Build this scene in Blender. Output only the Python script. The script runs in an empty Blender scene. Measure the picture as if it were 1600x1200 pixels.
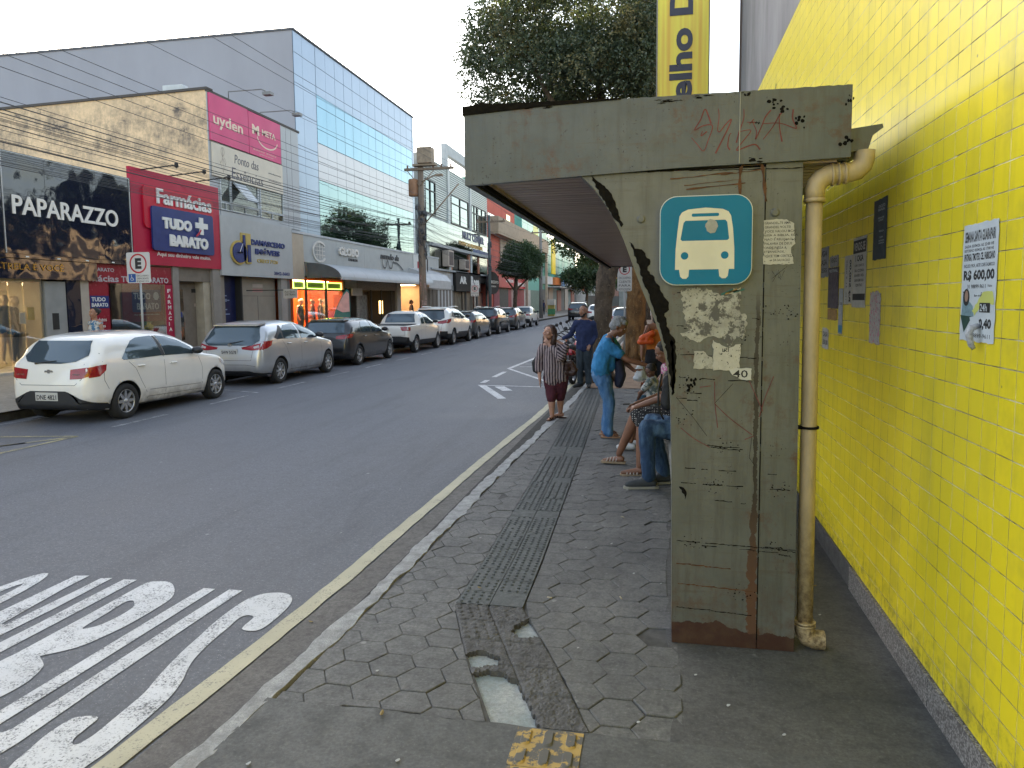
import bpy, bmesh, math, random
import numpy as np
from mathutils import Vector, Matrix
from mathutils.bvhtree import BVHTree
rad = math.radians
random.seed(7); np.random.seed(7)
S = bpy.context.scene
COL = S.collection
# ---------------------------------------------------------------- camera
cd = bpy.data.cameras.new('camera'); cam = bpy.data.objects.new('camera', cd); COL.objects.link(cam)
cd.sensor_width = 36.0; cd.lens = 1130/1600*36; cd.shift_y = -31.83/1600; cd.clip_start = 0.05; cd.clip_end = 3000
R_ = (0.98001233, 0.19868716, -0.00996178); U_ = (-0.00759245, 0.08739402, 0.99614489); F_ = (-0.1987918, 0.97615864, -0.08715574)
cam.matrix_world = Matrix(((R_[0], U_[0], -F_[0], 0), (R_[1], U_[1], -F_[1], 0), (R_[2], U_[2], -F_[2], 1.85), (0, 0, 0, 1)))
S.camera = cam
S.render.resolution_x = 1024; S.render.resolution_y = 768
# ---------------------------------------------------------------- world, sun, exposure
SUN_EL, SUN_AZ = 15.0, -40.0            # azimuth measured from +Y (down the street) towards +X
W = bpy.data.worlds.new('World'); S.world = W; W.use_nodes = True
wn = W.node_tree; wn.nodes.clear()
sky = wn.nodes.new('ShaderNodeTexSky'); sky.sky_type = 'NISHITA'; sky.sun_disc = False
sky.sun_elevation = rad(SUN_EL); sky.sun_rotation = rad(SUN_AZ); sky.air_density = 1.1; sky.dust_density = 1.6; sky.ozone_density = 1.4
bg = wn.nodes.new('ShaderNodeBackground'); bg.inputs[1].default_value = 0.15
hs = wn.nodes.new('ShaderNodeHueSaturation'); hs.inputs['Saturation'].default_value = 0.6
wo = wn.nodes.new('ShaderNodeOutputWorld')
wn.links.new(sky.outputs[0], hs.inputs['Color']); wn.links.new(hs.outputs[0], bg.inputs[0]); wn.links.new(bg.outputs[0], wo.inputs[0])
ld = bpy.data.lights.new('sun', 'SUN'); ld.energy = 4.2; ld.angle = rad(0.6); ld.color = (1.0, 0.83, 0.62)
sun = bpy.data.objects.new('sun', ld); COL.objects.link(sun)
sd = Vector((math.sin(rad(SUN_AZ))*math.cos(rad(SUN_EL)), math.cos(rad(SUN_AZ))*math.cos(rad(SUN_EL)), math.sin(rad(SUN_EL))))
sun.rotation_euler = sd.to_track_quat('Z', 'Y').to_euler(); sun.location = (0, 0, 40)
S.view_settings.view_transform = 'Standard'; S.view_settings.look = 'None'; S.view_settings.gamma = 1.0
S.view_settings.exposure = 2.1
S.cycles.max_bounces = 7; S.cycles.transparent_max_bounces = 12; S.cycles.glossy_bounces = 4; S.cycles.diffuse_bounces = 4
S.cycles.sample_clamp_indirect = 6.0; S.cycles.caustics_reflective = False; S.cycles.caustics_refractive = False
# ---------------------------------------------------------------- node helper
class NT:
    def __init__(s, name):
        s.m = bpy.data.materials.new(name); s.m.use_nodes = True; s.t = s.m.node_tree; s.t.nodes.clear()
        s.out = s.n('ShaderNodeOutputMaterial')
    def n(s, typ, **kw):
        nd = s.t.nodes.new(typ)
        for k, v in kw.items():
            if k == 'i':
                for a, b in v.items():
                    if isinstance(b, bpy.types.NodeSocket): s.t.links.new(b, nd.inputs[a])
                    else: nd.inputs[a].default_value = b
            else: setattr(nd, k, v)
        return nd
    def l(s, a, b): s.t.links.new(a, b)
    def math(s, op, a, b=0.0, c=0.0, clamp=False):
        nd = s.n('ShaderNodeMath', operation=op, use_clamp=clamp)
        for i, v in enumerate((a, b, c)):
            if isinstance(v, bpy.types.NodeSocket): s.l(v, nd.inputs[i])
            else: nd.inputs[i].default_value = v
        return nd.outputs[0]
    def obj(s): return s.n('ShaderNodeTexCoord').outputs['Object']
    def sep(s, v): return s.n('ShaderNodeSeparateXYZ', i={0: v}).outputs
    def comb(s, x, y, z=0.0):
        nd = s.n('ShaderNodeCombineXYZ')
        for i, v in enumerate((x, y, z)):
            if isinstance(v, bpy.types.NodeSocket): s.l(v, nd.inputs[i])
            else: nd.inputs[i].default_value = v
        return nd.outputs[0]
    def noise(s, vec, scale=5.0, detail=4.0, rough=0.55, sc=(1, 1, 1), loc=(0, 0, 0)):
        if sc != (1, 1, 1) or loc != (0, 0, 0):
            vec = s.n('ShaderNodeMapping', i={'Vector': vec, 'Scale': sc, 'Location': loc}).outputs[0]
        return s.n('ShaderNodeTexNoise', i={'Vector': vec, 'Scale': scale, 'Detail': detail, 'Roughness': rough}).outputs[0]
    def ramp(s, v, a, b, lo=0.0, hi=1.0):
        nd = s.n('ShaderNodeMapRange', i={0: v, 1: a, 2: b, 3: lo, 4: hi}); nd.clamp = True
        return nd.outputs[0]
    def mix(s, f, a, b, mode='MIX'):
        nd = s.n('ShaderNodeMixRGB', blend_type=mode)
        for i, v in enumerate((f, a, b)):
            if isinstance(v, bpy.types.NodeSocket): s.l(v, nd.inputs[i])
            elif i == 0: nd.inputs[0].default_value = v
            else: nd.inputs[i].default_value = tuple(v)[:3] + (1,)
        return nd.outputs[0]
    def bump(s, h, strength=0.3, dist=0.01, nrm=None):
        i = {'Strength': strength, 'Distance': dist, 'Height': h}
        if nrm is not None: i['Normal'] = nrm
        return s.n('ShaderNodeBump', i=i).outputs[0]
    def pbr(s, col, rough=0.6, metal=0.0, nrm=None, spec=0.5, coat=0.0, emis=None, es=0.0, alpha=None, sub=0):
        p = s.n('ShaderNodeBsdfPrincipled')
        def st(k, v):
            if isinstance(v, bpy.types.NodeSocket): s.l(v, p.inputs[k])
            elif isinstance(v, (tuple, list)): p.inputs[k].default_value = tuple(v)[:3] + (1,)
            else: p.inputs[k].default_value = v
        st('Base Color', col); st('Roughness', rough); st('Metallic', metal); st('Specular IOR Level', spec); st('Coat Weight', coat)
        if nrm is not None: s.l(nrm, p.inputs['Normal'])
        if emis is not None: st('Emission Color', emis); st('Emission Strength', es)
        if alpha is not None: st('Alpha', alpha)
        s.l(p.outputs[0], s.out.inputs[0]); return s.m
_M = {}
def M(name, col, rough=0.6, metal=0.0, var=0.15, scale=3.0, bump=0.0, bscale=60.0, col2=None, coat=0.0, emis=0.0, spec=0.5, sc=(1, 1, 1), edge=(0.35, 0.65)):
    """plain procedural surface: colour with noise wear and optional fine bump"""
    if name in _M: return _M[name]
    t = NT(name); o = t.obj()
    c2 = col2 or tuple(c*(1-var) for c in col)
    n = t.noise(o, scale, 5, 0.6, sc)
    c = t.mix(t.ramp(n, edge[0], edge[1]), col, c2)
    nr = None
    if bump: nr = t.bump(t.noise(o, bscale, 3), bump, 0.006)
    r = t.ramp(t.noise(o, scale*2.3, 3), 0.2, 0.8, max(0.0, rough-0.07), min(1, rough+0.07))
    _M[name] = t.pbr(c, r, metal, nr, spec, coat, c if emis else None, emis)
    return _M[name]
# ---------------------------------------------------------------- mesh builder
ORG = {}
def org(p): return ORG.get(p.name, Vector((0, 0, 0))) if p is not None else Vector((0, 0, 0))
def thing(name, label, cat, loc=(0, 0, 0), group=None, kind=None):
    o = bpy.data.objects.new(name, None); COL.objects.link(o); o.location = loc; o.empty_display_size = 0.2
    ORG[o.name] = Vector(loc)
    tag(o, label, cat, group, kind); return o
def tag(o, label=None, cat=None, group=None, kind=None):
    if label: o['label'] = label
    if cat: o['category'] = cat
    if group: o['group'] = group
    if kind: o['kind'] = kind
    return o
class MB:
    def __init__(s): s.v = []; s.f = []; s.mi = []; s.sm = []
    def add(s, vs, fs, m=0, smooth=False):
        b = len(s.v); s.v += [tuple(v) for v in vs]
        for f in fs: s.f.append(tuple(b+i for i in f)); s.mi.append(m); s.sm.append(smooth)
        return s
    def box(s, x0, x1, y0, y1, z0, z1, m=0):
        x0, x1 = min(x0, x1), max(x0, x1); y0, y1 = min(y0, y1), max(y0, y1); z0, z1 = min(z0, z1), max(z0, z1)
        return s.add([(x0,y0,z0),(x1,y0,z0),(x1,y1,z0),(x0,y1,z0),(x0,y0,z1),(x1,y0,z1),(x1,y1,z1),(x0,y1,z1)],
                     [(0,3,2,1),(4,5,6,7),(0,1,5,4),(1,2,6,5),(2,3,7,6),(3,0,4,7)], m)
    def bbox(s, x0, x1, y0, y1, z0, z1, b=0.01, m=0):
        """box with chamfered edges"""
        bm = bmesh.new(); t = MB().box(x0, x1, y0, y1, z0, z1)
        vs = [bm.verts.new(v) for v in t.v]; [bm.faces.new([vs[i] for i in f]) for f in t.f]
        bmesh.ops.bevel(bm, geom=bm.edges[:], offset=b, segments=2, affect='EDGES', profile=0.5)
        bm.verts.index_update(); s.add([v.co[:] for v in bm.verts], [[v.index for v in f.verts] for f in bm.faces], m); bm.free(); return s
    def tube(s, pts, r, n=8, m=0, caps=True, smooth=True):
        pts = [Vector(p) for p in pts]; rs = r if isinstance(r, (list, tuple)) else [r]*len(pts)
        vs = []; up = None
        for i, p in enumerate(pts):
            d = (pts[min(i+1, len(pts)-1)] - pts[max(i-1, 0)]).normalized()
            if up is None: up = d.orthogonal().normalized()
            u = (up - d*up.dot(d))
            u = u.normalized() if u.length > 1e-6 else d.orthogonal().normalized(); up = u; w = d.cross(u)
            for k in range(n):
                a = 2*math.pi*k/n; vs.append(p + (u*math.cos(a) + w*math.sin(a))*rs[i])
        fs = [(i*n+k, i*n+(k+1) % n, (i+1)*n+(k+1) % n, (i+1)*n+k) for i in range(len(pts)-1) for k in range(n)]
        s.add(vs, fs, m, smooth)
        if caps: s.add(vs[:n], [tuple(range(n-1, -1, -1))], m); s.add(vs[-n:], [tuple(range(n))], m)
        return s
    def lathe(s, prof, c=(0, 0, 0), axis='Z', n=20, m=0, smooth=True):
        """prof: list of (radius, height along the axis)"""
        vs = []
        for r, h in prof:
            for k in range(n):
                a = 2*math.pi*k/n; x, y = r*math.cos(a), r*math.sin(a)
                p = {'Z': (x, y, h), 'Y': (x, h, y), 'X': (h, x, y)}[axis]
                vs.append((p[0]+c[0], p[1]+c[1], p[2]+c[2]))
        fs = [(i*n+k, i*n+(k+1) % n, (i+1)*n+(k+1) % n, (i+1)*n+k) for i in range(len(prof)-1) for k in range(n)]
        return s.add(vs, fs, m, smooth)
    def prism(s, poly, fn, d, m=0):
        """poly in 2D -> fn(u, v, w) places it; extruded from w=0 to w=d (triangulated caps)"""
        from mathutils.geometry import tessellate_polygon
        n = len(poly); vs = [fn(u, v, 0) for u, v in poly] + [fn(u, v, d) for u, v in poly]
        tri = tessellate_polygon([[Vector((u, v, 0)) for u, v in poly]])
        fs = [tuple(t) for t in tri] + [tuple(n+i for i in reversed(t)) for t in tri]
        fs += [(i, (i+1) % n, n+(i+1) % n, n+i) for i in range(n)]
        return s.add(vs, fs, m)
    def sheet(s, poly, fn, m=0):
        from mathutils.geometry import tessellate_polygon
        polys = poly if isinstance(poly[0][0], (tuple, list)) else [poly]
        fl = [p for q in polys for p in q]
        tri = tessellate_polygon([[Vector((u, v, 0)) for u, v in q] for q in polys])
        return s.add([fn(u, v, 0) for u, v in fl], [tuple(t) for t in tri], m)
    def xf(s, mat):
        s.v = [tuple(mat @ Vector(v)) for v in s.v]; return s
    def mesh(s, name, mats, o=Vector((0, 0, 0)), fix=True):
        me = bpy.data.meshes.new(name)
        me.from_pydata([(v[0]-o[0], v[1]-o[1], v[2]-o[2]) for v in s.v], [], s.f)
        for m in (mats if isinstance(mats, (list, tuple)) else [mats]): me.materials.append(m)
        me.polygons.foreach_set('material_index', s.mi); me.polygons.foreach_set('use_smooth', s.sm)
        if fix:
            bm = bmesh.new(); bm.from_mesh(me); bmesh.ops.remove_doubles(bm, verts=bm.verts[:], dist=1e-5)
            bmesh.ops.recalc_face_normals(bm, faces=bm.faces[:]); bm.to_mesh(me); bm.free()
        me.update(); return me
    def build(s, name, mats, parent=None, label=None, cat=None, group=None, kind=None, fix=True):
        o = org(parent); me = s.mesh(name, mats, o, fix)
        ob = bpy.data.objects.new(name, me); COL.objects.link(ob)
        if parent is not None: ob.parent = parent; ORG[ob.name] = o
        return tag(ob, label, cat, group, kind)
def sub(parent_mesh_obj): return parent_mesh_obj
def bigmesh(name, verts, quads, mats, parent=None, mi=None, smooth=False, **kw):
    """fast mesh from numpy arrays (n,3) and (m,4)"""
    o = np.array(org(parent)); me = bpy.data.meshes.new(name)
    verts = np.asarray(verts, np.float32) - o.astype(np.float32); k = quads.shape[1]
    me.vertices.add(len(verts)); me.vertices.foreach_set('co', verts.ravel())
    me.loops.add(quads.size); me.loops.foreach_set('vertex_index', quads.ravel().astype(np.int32))
    me.polygons.add(len(quads)); me.polygons.foreach_set('loop_start', np.arange(0, quads.size, k, dtype=np.int32))
    for m in (mats if isinstance(mats, (list, tuple)) else [mats]): me.materials.append(m)
    if mi is not None: me.polygons.foreach_set('material_index', mi.astype(np.int32))
    me.polygons.foreach_set('use_smooth', [smooth]*len(quads))
    me.update(calc_edges=True); me.validate()
    ob = bpy.data.objects.new(name, me); COL.objects.link(ob)
    if parent is not None: ob.parent = parent; ORG[ob.name] = org(parent)
    return tag(ob, **kw)
def copy_tree(o, loc=None, rot=None):
    def rec(a, p):
        c = a.copy(); COL.objects.link(c); c.parent = p; c.matrix_parent_inverse = a.matrix_parent_inverse
        for ch in a.children: rec(ch, c)
        return c
    c = rec(o, None)
    if loc is not None: c.location = loc
    if rot is not None: c.rotation_euler = rot
    return c
_T = {}
def text(mb, s, frame, x0, x1, z0, z1, depth=0.01, m=0, bold=0.0, res=2, shear=0.0, fit=True, align='L'):
    """lay the words s into the rectangle x0..x1, z0..z1 of frame(u, v, w)"""
    cu = bpy.data.curves.new('t', 'FONT'); cu.body = s; cu.resolution_u = res; cu.offset = bold; cu.extrude = 0.5; cu.shear = shear; cu.fill_mode = 'BOTH'
    ob = bpy.data.objects.new('t', cu); COL.objects.link(ob)
    dg = bpy.context.evaluated_depsgraph_get(); me = bpy.data.meshes.new_from_object(ob.evaluated_get(dg))
    vs = [v.co.copy() for v in me.vertices]; fs = [tuple(p.vertices) for p in me.polygons]
    bpy.data.objects.remove(ob); bpy.data.meshes.remove(me); bpy.data.curves.remove(cu)
    if not vs: return mb
    ax, bx = min(v.x for v in vs), max(v.x for v in vs); ay, by = min(v.y for v in vs), max(v.y for v in vs)
    sx = (x1-x0)/(bx-ax); sy = (z1-z0)/max(1e-6, by-ay)
    if not fit: sx = math.copysign(sy, sx)
    mb.add([frame(x0+(v.x-ax)*sx, z0+(v.y-ay)*sy, (v.z+0.5)*depth) for v in vs], fs, m); return mb
def fX(x, sgn=1):   # on a wall facing +X: u = Y, v = Z
    return lambda u, v, w: (x+sgn*w, u, v)
def fXn(x):         # on a wall facing -X: u runs towards -Y
    return lambda u, v, w: (x-w, -u, v)
def fYn(y):         # on a face looking at -Y: u = X
    return lambda u, v, w: (u, y-w, v)
def fZ(z): return lambda u, v, w: (u, v, z+w)
def rrect(x0, x1, y0, y1, r, n=6):
    pts = []
    for cx, cy, a0 in ((x1-r, y1-r, 0), (x0+r, y1-r, 90), (x0+r, y0+r, 180), (x1-r, y0+r, 270)):
        for k in range(n+1):
            a = rad(a0+90*k/n); pts.append((cx+r*math.cos(a), cy+r*math.sin(a)))
    return pts
def ell(cx, cy, rx, ry, n=24, a0=0, a1=360):
    return [(cx+rx*math.cos(rad(a0+(a1-a0)*k/n)), cy+ry*math.sin(rad(a0+(a1-a0)*k/n))) for k in range(n if a1-a0 == 360 else n+1)]
def ring(mb, cx, cy, rx, ry, t, frame, d, m=0, n=28, a0=0, a1=360):
    o = ell(cx, cy, rx, ry, n, a0, a1); i = ell(cx, cy, rx-t, ry-t, n, a0, a1); k = len(o)
    vs = [frame(*p, d) for p in o] + [frame(*p, d) for p in i] + [frame(*p, 0) for p in o] + [frame(*p, 0) for p in i]
    fs = []
    for j in range(k if a1-a0 == 360 else k-1):
        q = (j+1) % k
        fs += [(j, q, k+q, k+j), (j, 2*k+j, 2*k+q, q), (k+j, k+q, 3*k+q, 3*k+j)]
    mb.add(vs, fs, m)
def stroke(mb, pts, w, frame, d=0.003, m=0):
    """flat brush stroke along 2D points with varying width"""
    ps = [Vector(p) for p in pts]; L = []; Rr = []
    ws = w if isinstance(w, (list, tuple)) else [w]*len(ps)
    for i, p in enumerate(ps):
        t = (ps[min(i+1, len(ps)-1)]-ps[max(i-1, 0)]); t = t.normalized() if t.length > 0 else Vector((1, 0))
        n = Vector((-t.y, t.x)); L.append(p+n*ws[i]/2); Rr.append(p-n*ws[i]/2)
    k = len(ps); mb.add([frame(*p, d) for p in L+Rr], [(i, i+1, k+i+1, k+i) for i in range(k-1)], m)
def spline(pts, n=6):
    P = [Vector(p) for p in pts]; P = [2*P[0]-P[1]] + P + [2*P[-1]-P[-2]]; out = []
    for i in range(1, len(P)-2):
        for k in range(n):
            t = k/n; a, b, c, d = P[i-1], P[i], P[i+1], P[i+2]
            out.append(0.5*((2*b)+(c-a)*t+(2*a-5*b+4*c-d)*t*t+(3*b-a-3*c+d)*t**3))
    return out + [P[-2]]
# ================================================================ THE SETTING: ground
def asphalt_mat():
    t = NT('asphalt'); o = t.obj()
    big = t.noise(o, 0.35, 4, 0.6); streak = t.noise(o, 1.0, 5, 0.65, (1.6, 0.12, 1)); fine = t.noise(o, 140, 2, 0.7); mid = t.noise(o, 14, 4, 0.7)
    c = t.mix(t.ramp(big, 0.35, 0.65), (0.112, 0.118, 0.136), (0.172, 0.178, 0.196))
    c = t.mix(t.math('MULTIPLY', t.ramp(streak, 0.52, 0.7), 0.42), c, (0.075, 0.078, 0.087))
    c = t.mix(t.math('MULTIPLY', t.ramp(mid, 0.5, 0.72), 0.4), c, (0.065, 0.067, 0.075))
    v = t.n('ShaderNodeTexVoronoi', feature='F1', i={'Vector': o, 'Scale': 75.0})
    sp = t.ramp(v.outputs['Distance'], 0.14, 0.30, 1, 0)
    rnd = t.n('ShaderNodeTexWhiteNoise', i={'Vector': v.outputs['Position']}).outputs[0]
    sp = t.math('MULTIPLY', sp, t.ramp(rnd, 0.62, 0.78))
    c = t.mix(t.math('MULTIPLY', sp, 0.9), c, (0.40, 0.40, 0.42))
    c = t.mix(t.math('MULTIPLY', t.ramp(fine, 0.35, 0.65), 0.45), c, (0.06, 0.062, 0.07))
    g2 = t.noise(o, 42, 3, 0.75); c = t.mix(t.math('MULTIPLY', t.ramp(g2, 0.44, 0.62), 0.5), c, (0.070, 0.072, 0.08)); c = t.mix(t.math('MULTIPLY', t.ramp(g2, 0.40, 0.28), 0.5), c, (0.27, 0.28, 0.30))
    trk = t.noise(o, 0.9, 6, 0.7, (1.2, 0.25, 1), (7, 3, 0)); c = t.mix(t.math('MULTIPLY', t.ramp(trk, 0.55, 0.68), 0.4), c, (0.062, 0.064, 0.072))
    v2 = t.n('ShaderNodeTexVoronoi', feature='F1', i={'Vector': o, 'Scale': 2.2}); r2 = t.n('ShaderNodeTexWhiteNoise', i={'Vector': v2.outputs['Position']}).outputs[0]
    gum = t.math('MULTIPLY', t.ramp(v2.outputs['Distance'], 0.035, 0.05, 1, 0), t.ramp(r2, 0.5, 0.55))
    c = t.mix(t.math('MULTIPLY', gum, 0.6), c, (0.34, 0.34, 0.34))
    h = t.math('ADD', t.math('MULTIPLY', fine, 0.6), t.math('MULTIPLY', mid, 0.6))
    return t.pbr(c, t.ramp(big, 0.3, 0.7, 0.62, 0.8), 0, t.bump(h, 0.55, 0.006), 0.45)
def paint_mat(name, col, wear=0.52, base=(0.09, 0.093, 0.10)):
    t = NT(name); o = t.obj()
    n1 = t.noise(o, 90, 3, 0.7); n2 = t.noise(o, 7, 5, 0.65)
    f = t.math('ADD', t.math('MULTIPLY', n1, 0.75), t.math('MULTIPLY', n2, 0.45))
    m = t.ramp(f, wear, wear+0.13)
    dirt = t.mix(t.math('MULTIPLY', t.ramp(t.noise(o, 3, 4), 0.35, 0.7), 0.45), col, tuple(c*0.62 for c in col))
    return t.pbr(t.mix(m, base, dirt), 0.65, 0, t.bump(n1, 0.3, 0.004))
def concrete_mat(name, c1, c2, spots=True, scale=1.2, bump=0.35, spotdens=0.6, wet=0.0):
    t = NT(name); o = t.obj()
    a = t.noise(o, scale, 6, 0.62); b = t.noise(o, scale*9, 5, 0.7); f = t.noise(o, 160, 2, 0.6)
    c = t.mix(t.ramp(a, 0.36, 0.66), c1, c2)
    c = t.mix(t.math('MULTIPLY', t.ramp(b, 0.46, 0.68), 0.5), c, tuple(k*0.5 for k in c1)); g2 = t.noise(o, 55, 3, 0.75); c = t.mix(t.math('MULTIPLY', t.ramp(g2, 0.46, 0.62), 0.45), c, tuple(k*0.5 for k in c1)); c = t.mix(t.math('MULTIPLY', t.ramp(g2, 0.40, 0.30), 0.4), c, tuple(k*1.7 for k in c2))
    c = t.mix(t.math('MULTIPLY', t.ramp(f, 0.3, 0.7), 0.3), c, tuple(k*0.5 for k in c2))
    if spots:
        for sc_, th, col_, s_ in ((5.0, spotdens, (0.30, 0.30, 0.29), 0.55), (9.0, 0.72, (0.03, 0.03, 0.03), 0.5)):
            v = t.n('ShaderNodeTexVoronoi', feature='F1', i={'Vector': t.n('ShaderNodeMapping', i={'Vector': o, 'Scale': (1, 0.8, 1), 'Location': (sc_, 3, 0)}).outputs[0], 'Scale': sc_})
            r = t.n('ShaderNodeTexWhiteNoise', i={'Vector': v.outputs['Position']}).outputs[0]
            ws = t.math('ADD', v.outputs['Distance'], t.math('MULTIPLY', t.math('SUBTRACT', b, 0.5), 0.16))
            g = t.math('MULTIPLY', t.ramp(ws, 0.05, 0.09, 1, 0), t.ramp(r, th, th+0.03))
            c = t.mix(t.math('MULTIPLY', g, s_), c, col_)
    h = t.math('ADD', t.math('MULTIPLY', f, 0.4), b)
    return t.pbr(c, t.ramp(b, 0.3, 0.7, 0.62, 0.85), 0, t.bump(h, bump, 0.008), 0.4)
MA = asphalt_mat()
M_paver = concrete_mat('paver_concrete', (0.105, 0.105, 0.104), (0.175, 0.173, 0.167), True, 1.6)
M_slab = concrete_mat('slab_concrete', (0.095, 0.097, 0.096), (0.125, 0.125, 0.121), True, 0.8, 0.25, 0.75)
M_dark = concrete_mat('dark_concrete', (0.075, 0.074, 0.073), (0.125, 0.124, 0.12), True, 1.4, 0.35, 0.7)
M_joint = M('joint_dirt', (0.05, 0.047, 0.042), 0.9, var=0.5, scale=9, bump=0.4)
M_gut = concrete_mat('gutter_concrete', (0.115, 0.105, 0.095), (0.15, 0.138, 0.125), False, 2.0, 0.5)
M_tact = concrete_mat('tactile_rubber', (0.082, 0.09, 0.09), (0.12, 0.128, 0.125), False, 2.0, 0.2)
M_mortar = concrete_mat('old_mortar', (0.42, 0.43, 0.42), (0.22, 0.28, 0.28), False, 4.0, 0.5)
M_white = paint_mat('white_road_paint', (0.62, 0.62, 0.62), 0.46)
M_yel = paint_mat('yellow_road_paint', (0.47, 0.43, 0.29), 0.41)
M_kerb = concrete_mat('whitewashed_kerb', (0.50, 0.50, 0.49), (0.24, 0.24, 0.23), False, 9.0, 1.0)
def struct(mb, name, mats, **k): return mb.build(name, mats, kind='structure', **k)
# the ground reaching the horizon, the road, the left pavement
struct(MB().sheet([(-900, -300), (900, -300), (900, 1500), (-900, 1500)], fZ(-0.14)), 'ground', M('far_ground', (0.12, 0.11, 0.09), 0.9, scale=0.05))
def kerbx(y):    # middle line of the right kerb
    ys = [-30, 2.4, 3.1, 4.7, 8.2, 12, 16.5, 30, 60, 200]; xs = [-1.95, -1.84, -1.80, -1.73, -1.67, -1.56, -1.52, -1.5, -1.5, -1.5]
    return float(np.interp(y, ys, xs))
road = MB(); ys = list(np.arange(-30, 20, 1.0)) + list(np.arange(20, 260, 10.0))
for a, b in zip(ys[:-1], ys[1:]):
    road.add([(-10.95, a, -0.1), (kerbx(a)+0.05, a, -0.1), (kerbx(b)+0.05, b, -0.1), (-10.95, b, -0.1)], [(0, 1, 2, 3)])
struct(road, 'road', MA)
lp = MB()
lp.add([(-10.78, -30, 0.06), (-14.62, -30, 0.30), (-14.62, 260, 0.30), (-10.78, 260, 0.06)], [(0, 3, 2, 1)])
M_lp = concrete_mat('beige_pavement', (0.30, 0.275, 0.24), (0.23, 0.21, 0.185), True, 1.2, 0.25, 0.75)
struct(lp, 'far_pavement', M_lp)
kb = MB(); y = -30
while y < 120:
    L = 1.0; j = random.uniform(-0.008, 0.008)
    kb.add([(-10.92+j, y, -0.1), (-10.90+j, y, 0.055), (-10.76, y, 0.066), (-10.92+j, y+L-0.015, -0.1), (-10.90+j, y+L-0.015, 0.055), (-10.76, y+L-0.015, 0.066)],
           [(0, 3, 4, 1), (1, 4, 5, 2), (0, 1, 2), (3, 5, 4)])
    y += L
kb.box(-10.885, -10.80, -30, 120, -0.1, 0.04, 1)
struct(kb, 'far_kerb', [M('kerb_stone', (0.16, 0.14, 0.12), 0.85, var=0.55, scale=6, bump=0.4), M_joint])
# gutter, right kerb, yellow line
def ribbon(f0, f1, y0, y1, step, z0, z1, wob=0.0, seed=1):
    r = random.Random(seed); n = int((y1-y0)/step); vs = []
    a = b = 0.0
    for i in range(n+1):
        y = y0 + (y1-y0)*i/n; a = a*0.7 + r.uniform(-wob, wob); b = b*0.7 + r.uniform(-wob, wob)
        vs += [(f0(y)+a, y, z0), (f1(y)+b, y, z1)]
    return MB().add(vs, [(2*i, 2*i+1, 2*i+3, 2*i+2) for i in range(n)])
struct(ribbon(lambda y: kerbx(y)-0.36, lambda y: kerbx(y)+0.02, -20, 70, 0.5, -0.096, -0.092), 'gutter', M_gut)
struct(ribbon(lambda y: kerbx(y)-0.49, lambda y: kerbx(y)-0.375, -20, 45, 0.12, -0.092, -0.092, 0.006, 3), 'yellow_edge_line', M_yel)
kr = MB(); r = random.Random(5); rows = []; a = b = 0; y = -20
while y < 70:
    st = 0.06 if 1 < y < 16 else 0.5
    a = a*0.82 + r.uniform(-0.013, 0.013); b = b*0.75 + r.uniform(-0.014, 0.014); h = r.uniform(-0.006, 0.005)
    bite = 0.02 if 7.35 < y < 7.5 else 0
    x = kerbx(y); rows.append([(x-0.085+a, y, -0.1), (x-0.080+a+r.uniform(-.004, .004), y, -0.02+h), (x-0.062+a*0.9, y, 0.0+h*.6-bite), (x+0.055+b, y, 0.005+h*0.4-bite), (x+0.062+b, y, -0.05)]); y += st
for i in range(len(rows)-1): kr.add(rows[i]+rows[i+1], [(k, k+1, k+6, k+5) for k in range(4)], 0, False)
struct(kr, 'kerb', M_kerb)
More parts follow.
